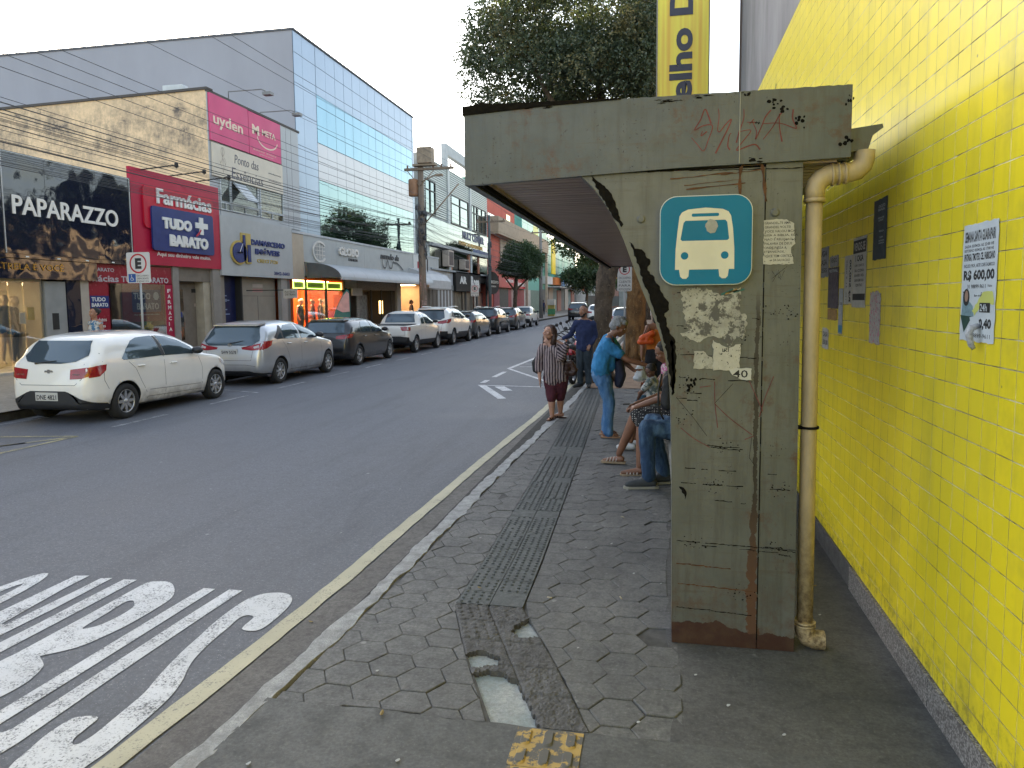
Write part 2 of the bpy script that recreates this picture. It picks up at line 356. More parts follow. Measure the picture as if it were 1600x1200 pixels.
# white markings: the painted word, bay triangles, dashes
LET = dict(
 S=[[(-2.43,3.78),(-2.36,3.77),(-2.33,3.8),(-2.32,3.9),(-2.325,4.07),(-2.35,4.19),(-2.4,4.27),(-2.47,4.3),(-2.56,4.28),(-2.61,4.23),(-2.64,4.15),(-2.65,3.98),(-2.64,3.79),(-2.62,3.64),(-2.6,3.46),(-2.57,3.29),(-2.54,3.16),(-2.51,3.04),(-2.5,2.92),(-2.495,2.81),(-2.49,2.73),(-2.49,2.67),(-2.5,2.62),(-2.51,2.6),(-2.54,2.59),(-2.57,2.62),(-2.58,2.65),(-2.585,2.72),(-2.59,2.79),(-2.61,2.8),(-2.66,2.79),(-2.69,2.77),(-2.7,2.73),(-2.705,2.64),(-2.69,2.54),(-2.67,2.42),(-2.6,2.33),(-2.5,2.32),(-2.41,2.35),(-2.38,2.42),(-2.37,2.5),(-2.36,2.57),(-2.36,2.68),(-2.36,2.77),(-2.365,2.9),(-2.38,3.04),(-2.42,3.18),(-2.46,3.27),(-2.5,3.39),(-2.53,3.58),(-2.54,3.78),(-2.55,3.9),(-2.52,3.96),(-2.46,3.95),(-2.44,3.91)]],
 U=[[(-3.05,4.29),(-2.96,4.29),(-2.97,3.88),(-2.98,3.46),(-2.99,3.05),(-3.0,2.69),(-3.0,2.64),(-2.96,2.62),(-2.93,2.62),(-2.91,2.65),(-2.905,2.83),(-2.9,3.09),(-2.89,3.45),(-2.88,3.87),(-2.86,4.3),(-2.76,4.3),(-2.775,3.9),(-2.785,3.44),(-2.79,3.14),(-2.79,2.8),(-2.79,2.57),(-2.8,2.48),(-2.84,2.41),(-2.99,2.38),(-3.08,2.43),(-3.11,2.52),(-3.10,2.77),(-3.09,3.13),(-3.08,3.51),(-3.065,3.97)]],
 B=[[(-3.5,4.31),(-3.45,4.34),(-3.35,4.34),(-3.24,4.24),(-3.16,4.1),(-3.15,3.92),(-3.16,3.7),(-3.19,3.54),(-3.24,3.39),(-3.35,3.28),(-3.36,3.26),(-3.28,3.2),(-3.24,3.15),(-3.2,3.03),(-3.2,2.94),(-3.21,2.87),(-3.25,2.7),(-3.43,2.67),(-3.53,2.86),(-3.53,3.18),(-3.52,3.27),(-3.515,3.53),(-3.51,3.76),(-3.51,4.07),(-3.51,4.24)],
    [(-3.40,3.61),(-3.41,3.82),(-3.42,3.98),(-3.39,4.02),(-3.35,3.99),(-3.31,3.93),(-3.30,3.81),(-3.32,3.68),(-3.35,3.63)]],
 I=[[(-3.71,4.33),(-3.61,4.34),(-3.61,3.96),(-3.615,3.64),(-3.62,3.39),(-3.63,2.70),(-3.73,2.70),(-3.73,3.36),(-3.72,3.61),(-3.72,3.93)]],
 N=[[(-4.11,4.33),(-4.01,4.35),(-4.0,4.1),(-3.94,3.57),(-3.905,3.56),(-3.9,3.75),(-3.89,4.1),(-3.89,4.32),(-3.81,4.34),(-3.80,3.84),(-3.81,3.46),(-3.82,2.72),(-3.91,2.72),(-4.0,3.5),(-4.01,2.72),(-4.11,2.72),(-4.11,3.72),(-4.11,4.02)]],
 O=[ell(-4.36, 3.52, 0.15, 0.82, 26), ell(-4.36, 3.52, 0.055, 0.62, 20)])
def puff(poly, d):   # widen a closed outline by d and round it
    P = [Vector(p) for p in poly]; n = len(P); ar = sum(P[i-1].x*P[i].y-P[i].x*P[i-1].y for i in range(n)); sg = 1 if ar > 0 else -1; Q = []
    for i in range(n): t = (P[(i+1) % n]-P[i-1]).normalized(); Q.append(P[i]+Vector((t.y, -t.x))*d*sg)
    out = []
    for i in range(n):
        a, b, c, e = Q[i-1], Q[i], Q[(i+1) % n], Q[(i+2) % n]
        for k in range(3): u = k/3; out.append(tuple(0.5*((2*b)+(c-a)*u+(2*a-5*b+4*c-e)*u*u+(3*b-a-3*c+e)*u**3)))
    return out
LET['S'] = [puff(LET['S'][0], 0.011)]; LET['B'] = [puff(LET['B'][0], 0.002), puff(LET['B'][1], 0.0)]
for k, polys in LET.items():
    struct(MB().sheet(polys, fZ(-0.0955)), 'painted_letter', M_white)
def strip2(mb, p, q, w, z=-0.0955):
    p, q = Vector(p), Vector(q); d = (q-p).normalized(); n = Vector((-d.y, d.x))*w/2
    return mb.add([(*(p+n), z), (*(q+n), z), (*(q-n), z), (*(p-n), z)], [(0, 1, 2, 3)])
mk = MB()
for p, q, w in (((-4.21, 20.2), (-4.06, 24.6), 0.13), ((-4.19, 20.15), (-2.6, 17.0), 0.10), ((-4.0, 16.14), (-2.1, 15.92), 0.09), ((-4.03, 16.2), (-3.05, 13.95), 0.17),
                ((-3.55, 15.95), (-3.2, 15.2), 0.22), ((-4.13, 19.3), (-4.12, 17.9), 0.13), ((-4.12, 17.2), (-4.1, 16.6), 0.13),
                ((-4.0, 20.8), (-2.0, 20.8), 0.06), ((-4.0, 21.7), (-2.0, 21.7), 0.06), ((-4.0, 22.6), (-2.0, 22.6), 0.06), ((-4.03, 24.6), (-1.9, 24.6), 0.10)):
    strip2(mk, p, q, w)
struct(mk, 'parking_bay_marking', M_white)
mk = MB()
for k in range(22): strip2(mk, (-8.52, 9.9+2.55*k), (-8.52, 11.2+2.55*k), 0.09)
strip2(mk, (-8.52, 14.2), (-9.6, 14.6), 0.07); strip2(mk, (-10.6, 9.7), (-10.4, 10.6), 0.08)
struct(mk, 'parking_dash_line', paint_mat('worn_white_paint', (0.5, 0.5, 0.5), 0.56))
mk = MB()
for p, q in (((-8.46, 9.11), (-9.7, 8.87)), ((-8.46, 9.11), (-8.56, 7.2)), ((-8.5, 9.0), (-9.1, 8.1)), ((-9.1, 8.1), (-9.8, 8.6)), ((-8.8, 8.55), (-9.6, 7.2))): strip2(mk, p, q, 0.08)
struct(mk, 'faded_yellow_hatching', paint_mat('worn_yellow_paint', (0.42, 0.36, 0.17), 0.53))
# ---- right pavement
STRIP_L = [(-0.72, 2.94), (-0.98, 3.52), (-1.21, 4.11), (-1.21, 4.83), (-1.31, 8.86), (-1.44, 12.6), (-1.52, 15.0)]
STRIP_R = [(-0.27, 2.94), (-0.52, 3.55), (-0.79, 4.14), (-0.80, 4.9), (-0.91, 8.86), (-1.04, 12.6), (-1.12, 15.0)]
def sx(side, y):
    P = STRIP_L if side < 0 else STRIP_R; return float(np.interp(y, [p[1] for p in P], [p[0] for p in P]))
def clip(poly, a, b, c):      # keep a*x+b*y+c >= 0
    out = []
    for i in range(len(poly)):
        p, q = poly[i], poly[(i+1) % len(poly)]; dp, dq = a*p[0]+b*p[1]+c, a*q[0]+b*q[1]+c
        if dp >= 0: out.append(p)
        if dp*dq < 0: t = dp/(dp-dq); out.append((p[0]+(q[0]-p[0])*t, p[1]+(q[1]-p[1])*t))
    return out
struct(MB().sheet([(-1.85, 2.9), (1.25, 2.9), (1.25, 60), (-1.75, 60)], fZ(-0.045)), 'pavement_bed', M_joint)
M_sand = M('joint_sand', (0.095, 0.093, 0.088), 0.9, var=0.5, scale=9, bump=0.4)
struct(MB().sheet([(-1.74, 2.93), (-0.70, 2.93), (-0.97, 3.52), (-1.20, 4.11), (-0.80, 4.13), (-0.50, 3.55), (-0.25, 2.93), (0.16, 2.93), (0.16, 60), (-1.42, 60), (-1.5, 16.5), (-1.6, 9), (-1.7, 4.7)], fZ(-0.009)), 'joint_filling', M_sand)
hx = MB(); A_ = 0.128; rnd = random.Random(11); bevel = 0.0045
i = 0; x = -1.9
while x < 0.25:
    y = 2.8 + (A_*math.sqrt(3)/2 if i % 2 else 0)
    while y < 17:
        R0 = A_ - 0.0017
        poly = [(x+R0*math.cos(rad(60*k)) + rnd.uniform(-.0015, .0015), y+R0*math.sin(rad(60*k)) + rnd.uniform(-.0015, .0015)) for k in range(6)]
        polys = [poly]
        if y < 15.2:
            polys = []
            for s in (-1, 1):
                y0, y1 = y-0.10, y+0.10; p, q = Vector((sx(s, y0), y0)), Vector((sx(s, y1), y1)); n = Vector((-(q-p).y, (q-p).x)).normalized()
                if s > 0: n = -n
                polys.append(clip(poly, n.x, n.y, -(n.dot(p)) - 0.004))
        if 15.0 > y > 14.8 and len(polys) == 1: polys = []
        tx, ty, tz = rnd.gauss(0, 0.010), rnd.gauss(0, 0.010), rnd.gauss(0, 0.0016)
        if rnd.random() < 0.06: tx *= 2.5; tz -= 0.004
        if abs(x+0.03) < 0.12 and abs(y-4.0) < 0.12: tx, tz = 0.05, -0.012
        for poly in polys:
            if len(poly) < 3: continue
            poly = clip(poly, 1, 0, -(kerbx(y)+0.062)); poly = clip(poly, 0, 1, -(2.957+0.012*math.sin(x*9))); poly = clip(poly, -1, 0, 0.09+0.03*math.sin(y*2.3)+(0.0 if y < 7 else 0.1))
            if len(poly) < 3 or abs(sum(poly[i][0]*poly[i-1][1]-poly[i-1][0]*poly[i][1] for i in range(len(poly)))) < 0.0008: continue
            cx = sum(p[0] for p in poly)/len(poly); cy = sum(p[1] for p in poly)/len(poly)
            zf = lambda px, py: tz + tx*(px-cx) + ty*(py-cy)
            ins = []
            for p in poly:
                d = Vector((cx-p[0], cy-p[1])); d = d.normalized()*min(bevel, d.length*0.4); ins.append((p[0]+d.x, p[1]+d.y))
            n = len(poly); vs = [(px, py, zf(px, py)) for px, py in ins] + [(px, py, zf(px, py)-0.0035) for px, py in poly] + [(px, py, -0.044) for px, py in poly]
            hx.add(vs, [tuple(range(n))] + [(k+n, (k+1) % n+n, (k+1) % n, k) for k in range(n)] + [(k+2*n, (k+1) % n+2*n, (k+1) % n+n, k+n) for k in range(n)])
        y += A_*math.sqrt(3)
    x += A_*1.5; i += 1
struct(hx, 'pavement', M_paver)
# front slab, right slab, dirt strip farther on
sl = MB(); edge = [(-1.79, 2.95), (-1.45, 2.945), (-1.21, 2.955), (-0.95, 2.94), (-0.72, 2.945), (-0.27, 2.945), (0.1, 2.945), (0.7, 2.955), (1.25, 2.945)]
pts = []
for (x0, y0), (x1, y1) in zip(edge[:-1], edge[1:]):
    for k in range(8): pts.append((x0+(x1-x0)*k/8, y0+(y1-y0)*k/8+rnd.uniform(-.006, .006)))
pts.append(edge[-1])
sl.prism([(-1.80, 2.4), (-1.90, -25)]+[(1.25, -25)]+pts[::-1], lambda u, v, w: (u, v, 0.004-w), 0.05)
struct(sl, 'front_slab', M_slab)
rs = MB(); rp = [(0.06, 2.952), (1.25, 2.950), (1.25, 40), (0.0, 40)]; yy = 40
while yy > 3: rp.append((0.05+0.03*math.sin(yy*2.3)+(0.0 if yy < 7 else -0.1)+rnd.uniform(-.008, .008), yy)); yy -= 0.12
rs.prism(rp, lambda u, v, w: (u, v, -0.002-w), 0.04); struct(rs, 'side_slab', M_dark)
struct(MB().sheet([(-1.5, 15.05), (0.0, 15.05), (3.5, 17), (3.5, 70), (-1.5, 70)], fZ(0.008)), 'earth_strip', M('reddish_earth', (0.30, 0.20, 0.13), 0.95, var=0.35, scale=2.5, bump=0.5, bscale=40))
# tactile strip: raised tiles with domes and ribs
tc = MB()
def P1(s, t):   # s 0..1 across, t metres along Y from 4.14
    y = 4.14 + t; a, b = sx(-1, y), sx(1, y); return (a+(b-a)*s, y)
tl = 0.2; nt = int((15-4.14)/tl); gone = {(1, 0), (0, 9), (1, 9), (1, 15), (0, 22), (1, 23)}
for k in range(nt):
    for c in (0, 1):
        s0, s1 = c*0.5+0.006, c*0.5+0.494; q = [P1(s0, k*tl+0.002), P1(s1, k*tl+0.002), P1(s1, (k+1)*tl-0.002), P1(s0, (k+1)*tl-0.002)]
        z = 0.007 + rnd.uniform(-0.0015, 0.0015)
        tc.add([(*p, z) for p in q]+[(*p, -0.04) for p in q], [(0, 1, 2, 3), (0, 4, 5, 1), (1, 5, 6, 2), (2, 6, 7, 3), (3, 7, 4, 0)])
        if (c, k) in gone: continue
        if k < 12 or (k < 15 and c == 0):
            for a in range(4):
                for b in range(4):
                    if rnd.random() < 0.08: continue
                    px, py = P1(s0+(s1-s0)*(a+0.5)/4, k*tl+(b+0.5)*tl/4); r0 = 0.0125
                    tc.add([(px+r0*math.cos(rad(45*j)), py+r0*math.sin(rad(45*j)), z) for j in range(8)]+[(px+0.55*r0*math.cos(rad(45*j)), py+0.55*r0*math.sin(rad(45*j)), z+0.0065) for j in range(8)],
                           [(j, (j+1) % 8, (j+1) % 8+8, j+8) for j in range(8)]+[tuple(range(8, 16))], 1, False)
        elif not (20 < k < 24):
            for a in range(3):
                u0 = s0+(s1-s0)*(a+0.28)/3; u1 = s0+(s1-s0)*(a+0.72)/3; p = [P1(u0, k*tl+.006), P1(u1, k*tl+.006), P1(u1, (k+1)*tl-.006), P1(u0, (k+1)*tl-.006)]
                i_ = 0.006; q = [(p[0][0]+i_, p[0][1]+i_), (p[1][0]-i_, p[1][1]+i_), (p[2][0]-i_, p[2][1]-i_), (p[3][0]+i_, p[3][1]-i_)]
                tc.add([(*v, z) for v in p]+[(*v, z+0.007) for v in q], [(4, 5, 6, 7), (0, 1, 5, 4), (1, 2, 6, 5), (2, 3, 7, 6), (3, 0, 4, 7)], 1)
struct(tc, 'tactile_strip', [M_tact, concrete_mat('tactile_dome', (0.06, 0.068, 0.068), (0.09, 0.10, 0.098), False, 3.0, 0.2)])
# the bent, broken stretch of the strip as a height field with holes
HOLES = [[(-0.915,3.33),(-0.86,3.375),(-0.79,3.385),(-0.72,3.355),(-0.655,3.30),(-0.60,3.18),(-0.54,3.06),(-0.485,2.92),(-0.74,2.92),(-0.80,3.06)],
         [(-0.985,3.52),(-0.95,3.56),(-0.885,3.58),(-0.84,3.545),(-0.80,3.53),(-0.785,3.49),(-0.79,3.44),(-0.86,3.41),(-0.935,3.38)],
         [(-0.80,3.82),(-0.79,3.90),(-0.75,3.96),(-0.735,4.01),(-0.69,3.99),(-0.665,3.93),(-0.62,3.80),(-0.67,3.765),(-0.74,3.75)]]
def inpoly(p, poly):
    x, y = p; c = False
    for i in range(len(poly)):
        (x0, y0), (x1, y1) = poly[i], poly[i-1]
        if (y0 > y) != (y1 > y) and x < (x1-x0)*(y-y0)/(y1-y0)+x0: c = not c
    return c
hf = MB(); NS, NTt = 46, 116; rn = np.random.RandomState(3); ok = np.zeros((NTt, NS), bool); pos = {}
rows_t = [0, .17, .36, .58, .78, 1.01]
for j in range(NTt+1):
    for i in range(NS+1):
        y = 2.945+(4.136-2.945)*j/NTt; a, b = sx(-1, y), sx(1, y); s = i/NS; x = a+(b-a)*s; t = 1-j/NTt
        jj = (0.0015*math.sin(37*y)+0.0015*math.sin(61*x)); h = 0.005 + rn.normal(0, 0.0011)*(1 if s > 0.46 or t > .3 else 0.3)
        for tt in rows_t:
            if abs(t-tt) < 0.006: h -= 0.006
        if abs(s-0.5) < 0.012 or s < .02 or s > .98: h -= 0.007
        fx, fy = (s*8) % 1-0.5, (y/0.05) % 1-0.5; d = math.hypot(fx, fy)
        amp = 0.0065 if (t < .36 and s < .5) else (0.0035 if t < .36 or (t > .58 and rn.rand() < .5) else 0.0015)
        if d < 0.28: h += amp
        pos[i, j] = (x, y, h+jj)
for j in range(NTt):
    for i in range(NS):
        c = ((pos[i, j][0]+pos[i+1, j+1][0])/2 + 0.006*math.sin(91*pos[i, j][1]), (pos[i, j][1]+pos[i+1, j+1][1])/2 + 0.005*math.sin(77*pos[i, j][0]))
        ok[j, i] = not any(inpoly(c, h) for h in HOLES)
for j in range(NTt):
    for i in range(NS):
        if not ok[j, i]: continue
        q = [pos[i, j], pos[i+1, j], pos[i+1, j+1], pos[i, j+1]]; hf.add(q, [(0, 1, 2, 3)])
        for (di, dj, a, b) in ((0, -1, 0, 1), (1, 0, 1, 2), (0, 1, 2, 3), (-1, 0, 3, 0)):
            ii, jj_ = i+di, j+dj
            if not (0 <= ii < NS and 0 <= jj_ < NTt) or not ok[jj_, ii]:
                hf.add([q[a], q[b], (q[b][0], q[b][1], -0.045), (q[a][0], q[a][1], -0.045)], [(0, 1, 2, 3)])
struct(hf, 'broken_tactile_strip', concrete_mat('rough_tactile', (0.075, 0.073, 0.072), (0.12, 0.117, 0.113), False, 3.0, 0.6))
for h in HOLES:
    cx = sum(p[0] for p in h)/len(h); cy = sum(p[1] for p in h)/len(h); mb = MB()
    mb.sheet([(cx+(p[0]-cx)*1.12, cy+(p[1]-cy)*1.12) for p in h], fZ(-0.024)); struct(mb, 'pavement_hole', M_mortar)
# yellow worn tactile tile on the front slab, with lozenge bars
def worn_yellow():
    t = NT('worn_yellow_tactile'); o = t.obj(); n = t.noise(o, 14, 5, 0.7); z = t.sep(o)[2]
    m = t.ramp(t.math('ADD', n, t.math('MULTIPLY', t.ramp(z, 0.012, 0.02), -0.12)), 0.47, 0.53)
    return t.pbr(t.mix(m, (0.10, 0.095, 0.085), (0.40, 0.27, 0.08)), 0.75, 0, t.bump(n, 0.3, 0.004))
yt = MB()
for k in range(5):
    y1 = 2.928-0.262*k; y0 = y1-0.258; sk = 0.02*k; yt.box(-0.585+sk*0, -0.30, y0, y1, -0.03, 0.009)
    for a in range(3):
        for b in range(2):
            cx = -0.585+0.285*(a+0.5)/3; cy = y0+0.258*(b+0.5)/2
            o_ = [(cx+0.024*math.cos(t_), cy+(0.034 if math.sin(t_) > 0 else -0.034)+0.022*math.sin(t_)) for t_ in np.linspace(0, 2*math.pi, 16, endpoint=False)]
            n_ = [(cx+(p[0]-cx)*0.72, cy+(p[1]-cy)*0.84) for p in o_]
            yt.add([(*p, 0.0085) for p in o_]+[(*p, 0.018) for p in n_], [(i, (i+1) % 16, (i+1) % 16+16, i+16) for i in range(16)]+[tuple(range(16, 32))])
struct(yt, 'yellow_tactile_tile', worn_yellow())
# ================================================================ RIGHT SIDE: tiled building, shelter, posters, banner
def tile_mat():
    t = NT('yellow_tiles'); o = t.obj(); x, y, z = t.sep(o)
    wob = t.math('MULTIPLY', t.math('SUBTRACT', t.noise(o, 3.0, 3), 0.5), 0.006)
    u = t.math('DIVIDE', t.math('ADD', y, wob), 0.1262); v = t.math('DIVIDE', t.math('ADD', t.math('ADD', z, wob), -0.0146), 0.105)
    fu, fv = t.math('FRACT', u), t.math('FRACT', v); iu, iv = t.math('FLOOR', u), t.math('FLOOR', v)
    rnd = t.n('ShaderNodeTexWhiteNoise', i={'Vector': t.comb(iu, iv, 0.3)}); r1 = rnd.outputs[0]
    def groove(f, w): d = t.math('MINIMUM', f, t.math('SUBTRACT', 1.0, f)); return d
    du = t.math('MULTIPLY', groove(fu, 0), 0.1262); dv = t.math('MULTIPLY', groove(fv, 0), 0.105)
    jw = t.math('MULTIPLY', t.ramp(t.noise(o, 11, 3), 0.3, 0.7), 0.0012)
    gu = t.ramp(t.math('SUBTRACT', du, jw), 0.0005, 0.0013, 1, 0); gv = t.ramp(t.math('SUBTRACT', dv, jw), 0.0010, 0.0021, 1, 0)
    g = t.math('MAXIMUM', gu, gv)
    base = t.mix(r1, (0.86, 0.685, 0.020), (0.78, 0.63, 0.022))
    streak = t.noise(o, 3.0, 5, 0.65, (1, 2.2, 0.25)); blot = t.noise(o, 1.6, 5, 0.7)
    base = t.mix(t.math('MULTIPLY', t.ramp(streak, 0.5, 0.75), 0.28), base, (0.36, 0.31, 0.05))
    base = t.mix(t.math('MULTIPLY', t.ramp(blot, 0.55, 0.72), 0.35), base, (0.30, 0.26, 0.06))
    low = t.math('MULTIPLY', t.ramp(z, 0.17, 0.36, 1, 0), t.ramp(t.noise(o, 16, 5, 0.75), 0.47, 0.62))
    base = t.mix(t.math('MULTIPLY', low, 0.65), base, (0.10, 0.09, 0.03))
    near = t.n('ShaderNodeVectorMath', operation='DISTANCE', i={0: o, 1: (1.2, 3.75, 1.92)}).outputs['Value']
    sm = t.math('MULTIPLY', t.ramp(near, 0.05, 0.42, 1, 0), t.ramp(t.noise(o, 5, 4), 0.38, 0.6))
    base = t.mix(t.math('MULTIPLY', sm, 0.6), base, (0.13, 0.12, 0.05))
    v1 = t.n('ShaderNodeTexVoronoi', i={'Vector': o, 'Scale': 16.0}); vr = t.n('ShaderNodeTexWhiteNoise', i={'Vector': v1.outputs['Position']}).outputs[0]
    chip = t.math('MULTIPLY', t.ramp(v1.outputs['Distance'], 0.07, 0.12, 1, 0), t.ramp(vr, 0.955, 0.965))
    base = t.mix(t.math('MULTIPLY', chip, 0.7), base, (0.16, 0.13, 0.09))
    gcol = t.mix(t.ramp(t.noise(o, 6, 4), 0.42, 0.6), (0.16, 0.13, 0.07), (0.62, 0.56, 0.34))
    c = t.mix(g, base, gcol)
    tilt = t.math('MULTIPLY', t.math('ADD', t.math('MULTIPLY', t.math('SUBTRACT', r1, 0.5), fu), t.math('MULTIPLY', t.math('SUBTRACT', rnd.outputs[1] if False else t.math('FRACT', t.math('MULTIPLY', r1, 7.3)), 0.5), fv)), 0.35)
    h = t.math('ADD', t.math('SUBTRACT', tilt, g), t.math('MULTIPLY', t.noise(o, 20, 3), 0.15))
    return t.pbr(c, t.ramp(g, 0, 1, 0.30, 0.8), 0, t.bump(h, 0.5, 0.003), 0.3)
def granite():
    t = NT('granite'); o = t.obj(); v = t.n('ShaderNodeTexVoronoi', i={'Vector': o, 'Scale': 130.0}); r = t.n('ShaderNodeTexWhiteNoise', i={'Vector': v.outputs['Position']}).outputs[0]
    c = t.mix(t.ramp(r, 0.3, 0.9), (0.10, 0.09, 0.085), (0.36, 0.34, 0.32)); c = t.mix(t.math('MULTIPLY', t.ramp(t.noise(o, 20, 4), 0.5, 0.7), 0.5), c, (0.07, 0.06, 0.055))
    return t.pbr(c, 0.45)
yb = thing('tiled_building', 'long wall of glossy yellow ceramic tiles with bare grey plaster above, beside the bus shelter', 'building', (1.21, 0, 0))
MB().box(1.21, 1.28, -25, 12.1, 0.148, 4.48).build('tiled_wall', tile_mat(), yb)
gp = M('grey_plaster', (0.30, 0.29, 0.30), 0.85, var=0.45, scale=1.2, bump=0.4, bscale=20, sc=(1, 1, 0.35))
MB().box(1.225, 12, -25, 12.13, 4.48, 6.9).box(1.28, 12, -25, 12.12, 0, 4.48).build('upper_wall', gp, yb)
MB().box(1.195, 1.30, 12.10, 12.16, 0, 6.92).build('corner_trim', M('brown_trim', (0.14, 0.10, 0.08), 0.7), yb)
sk = MB()
y = 4.80; sk.box(1.200, 1.225, y, 12.1, 0.0, 0.146, 1)
while y > -20: sk.box(1.194, 1.222, y-1.38, y-0.004, 0.0, 0.142); y -= 1.384
sk.build('skirting', [granite(), M_dark], yb)
pc = MB(); stroke(pc, [(8.4, 3.6), (8.42, 4.0), (8.36, 4.13)], [0.03, 0.05, 0.03], lambda u, v, w: (1.208-w, u, v)); pc.build('old_bracket_mark', M('dark_green_paint', (0.05, 0.09, 0.07), 0.6), yb)
# ---------------------------------------------------------------- shelter
def steel_mat(nm='worn_green_grey_paint', A=(0.096, 0.099, 0.087), B=(0.136, 0.138, 0.124)):
    t = NT(nm); o = t.obj(); x, y, z = t.sep(o)
    a = t.noise(o, 2.2, 5, 0.65); b = t.noise(o, 12, 6, 0.72); st = t.noise(o, 7, 5, 0.7, (3, 1, 0.25)); hz = t.noise(o, 5, 5, 0.7, (0.5, 1, 6))
    c = t.mix(t.ramp(a, 0.35, 0.65), A, B)
    c = t.mix(t.math('MULTIPLY', t.ramp(st, 0.48, 0.72), 0.6), c, (0.066, 0.062, 0.048))
    c = t.mix(t.math('MULTIPLY', t.ramp(hz, 0.57, 0.68), 0.5), c, (0.085, 0.072, 0.05))
    # chipped specks and rust blooms
    sp = t.math('MULTIPLY', t.ramp(t.noise(o, 60, 4, 0.7), 0.63, 0.66), t.ramp(t.noise(o, 3.3, 3, 0.6, (1, 1, 1), (5, 2, 1)), 0.5, 0.62))
    c = t.mix(sp, c, (0.022, 0.018, 0.015))
    ru = t.math('MULTIPLY', t.ramp(b, 0.51, 0.66), t.ramp(t.noise(o, 1.9, 3, 0.6, (1, 1, 1), (9, 4, 3)), 0.5, 0.64))
    c = t.mix(t.math('MULTIPLY', ru, 0.75), c, (0.10, 0.042, 0.018))
    # seam streak of rust beside the joint and rust foot
    dx = t.math('ABSOLUTE', t.math('ADD', t.math('SUBTRACT', x, 0.492), t.math('MULTIPLY', t.math('SUBTRACT', t.noise(o, 9, 3), 0.5), 0.03)))
    sw = t.math('MULTIPLY', t.ramp(z, 0.15, 0.9, 0.030, 0.010), t.ramp(b, 0.35, 0.6, 0.3, 1.4))
    seam = t.math('MULTIPLY', t.math('LESS_THAN', dx, sw), t.ramp(z, 1.75, 1.9, 1, 0))
    c = t.mix(t.math('MULTIPLY', seam, 0.85), c, t.mix(t.ramp(z, 0.3, 0.85), (0.115, 0.045, 0.018), (0.022, 0.014, 0.01)))
    foot = t.math('LESS_THAN', t.math('SUBTRACT', z, t.math('MULTIPLY', t.noise(o, 5, 5, 0.6, (1, 1, 0.3)), 0.17)), t.ramp(x, 0.1, 0.7, 0.035, -0.01))
    c = t.mix(foot, c, t.mix(b, (0.07, 0.028, 0.018), (0.035, 0.02, 0.016)))
    bl = t.math('MULTIPLY', t.ramp(z, 0.1, 0.55, 1, 0), t.ramp(b, 0.42, 0.65)); c = t.mix(t.math('MULTIPLY', bl, 0.55), c, (0.10, 0.055, 0.03))
    return t.pbr(c, t.ramp(b, 0.3, 0.7, 0.32, 0.5), 0, t.bump(t.math('ADD', t.math('MULTIPLY', b, 0.5), t.math('MULTIPLY', a, 1.2)), 0.22, 0.008), 0.45)
M_st = steel_mat(); M_black = M('flaked_black', (0.012, 0.011, 0.010), 0.95, var=0.5, scale=30, bump=0.5, spec=0.08); M_rust = M('rust', (0.13, 0.055, 0.022), 0.85, var=0.6, scale=14, bump=0.4)
sh = thing('bus_shelter', 'worn grey green steel bus shelter with a flared post, blue bus sign and a downpipe', 'bus shelter', (0, 3.86, 0))
CURVE = [(-0.415,2.50),(-0.36,2.45),(-0.30,2.375),(-0.24,2.275),(-0.19,2.17),(-0.145,2.05),(-0.105,1.94),(-0.065,1.84),(-0.02,1.73),(0.01,1.635),(0.035,1.53),(0.05,1.44),(0.062,1.30),(0.07,1.0),(0.076,0.5),(0.08,0.0)]
def post(y0, y1):
    p = MB(); left = spline(CURVE, 3); poly = [tuple(v) for v in left] + [(0.515, 0.0), (0.515, 2.50)]
    p.prism(poly, lambda u, v, w: (u, y0+w, v), y1-y0); p.prism([(0.519, 0.0), (0.705, 0.0), (0.692, 2.52), (0.519, 2.52)], lambda u, v, w: (u, y0+0.002+w, v), y1-y0)
    return p
post(3.86, 4.08).build('post', M_st, sh); post(14.4, 14.62).build('post', M_st, sh)
fa = MB(); topn = [( -1.03, 2.872)]; rr_ = random.Random(2)
xs_ = np.linspace(-1.03, 0.905, 90); topn = [(float(x), 2.87+rr_.uniform(-.0025, .0015)) for x in xs_]
botn = [(0.905, 2.527), (0.70, 2.522), (0.52, 2.518), (0.1, 2.512), (-0.42, 2.492), (-1.03, 2.468)]
fa.prism(topn+botn, lambda u, v, w: (u, 3.838+w, v), 0.045); M_st2 = steel_mat('fascia_sky_tint', (0.070, 0.080, 0.083), (0.100, 0.110, 0.112)); fa.build('fascia', M_st2, sh)  # darker bluish copy of the post paint, sky reflection put into its colour
rf = MB(); rf.box(-1.03, -0.985, 3.884, 14.9, 2.47, 2.868); rf.box(0.86, 0.905, 3.884, 14.9, 2.52, 2.868); rf.box(-0.984, 0.859, 14.86, 14.9, 2.5, 2.86); rf.box(-0.984, 0.859, 3.885, 14.859, 2.62, 2.86)
rf.build('roof', M_st2, sh)
so = MB(); yy = 3.89
while yy < 14.75: so.box(-0.94, 0.855, yy, yy+0.086, 2.515, 2.53); so.box(-0.94, 0.855, yy+0.086, yy+0.10, 2.522, 2.53, 1); yy += 0.10
so.box(-0.984, -0.955, 3.886, 14.85, 2.478, 2.53, 1); so.box(-0.955, -0.94, 3.886, 14.85, 2.50, 2.53)
so.build('soffit', [M('brown_soffit_board', (0.44, 0.34, 0.36), 0.4, var=0.3, scale=2, sc=(0.4, 6, 1)), M_black], sh)
fl = MB(); fl.prism([(-1.037,2.835),(-0.90,2.842),(-0.60,2.857),(-0.2,2.868),(-0.2,2.874),(-0.88,2.885),(-0.93,2.898),(-0.98,2.884),(-1.037,2.882)], lambda u, v, w: (u, 3.83+w, v), 0.06); fl.build('roof_flashing', M_black, sh)
fr = lambda y: fYn(y)
sj = MB()
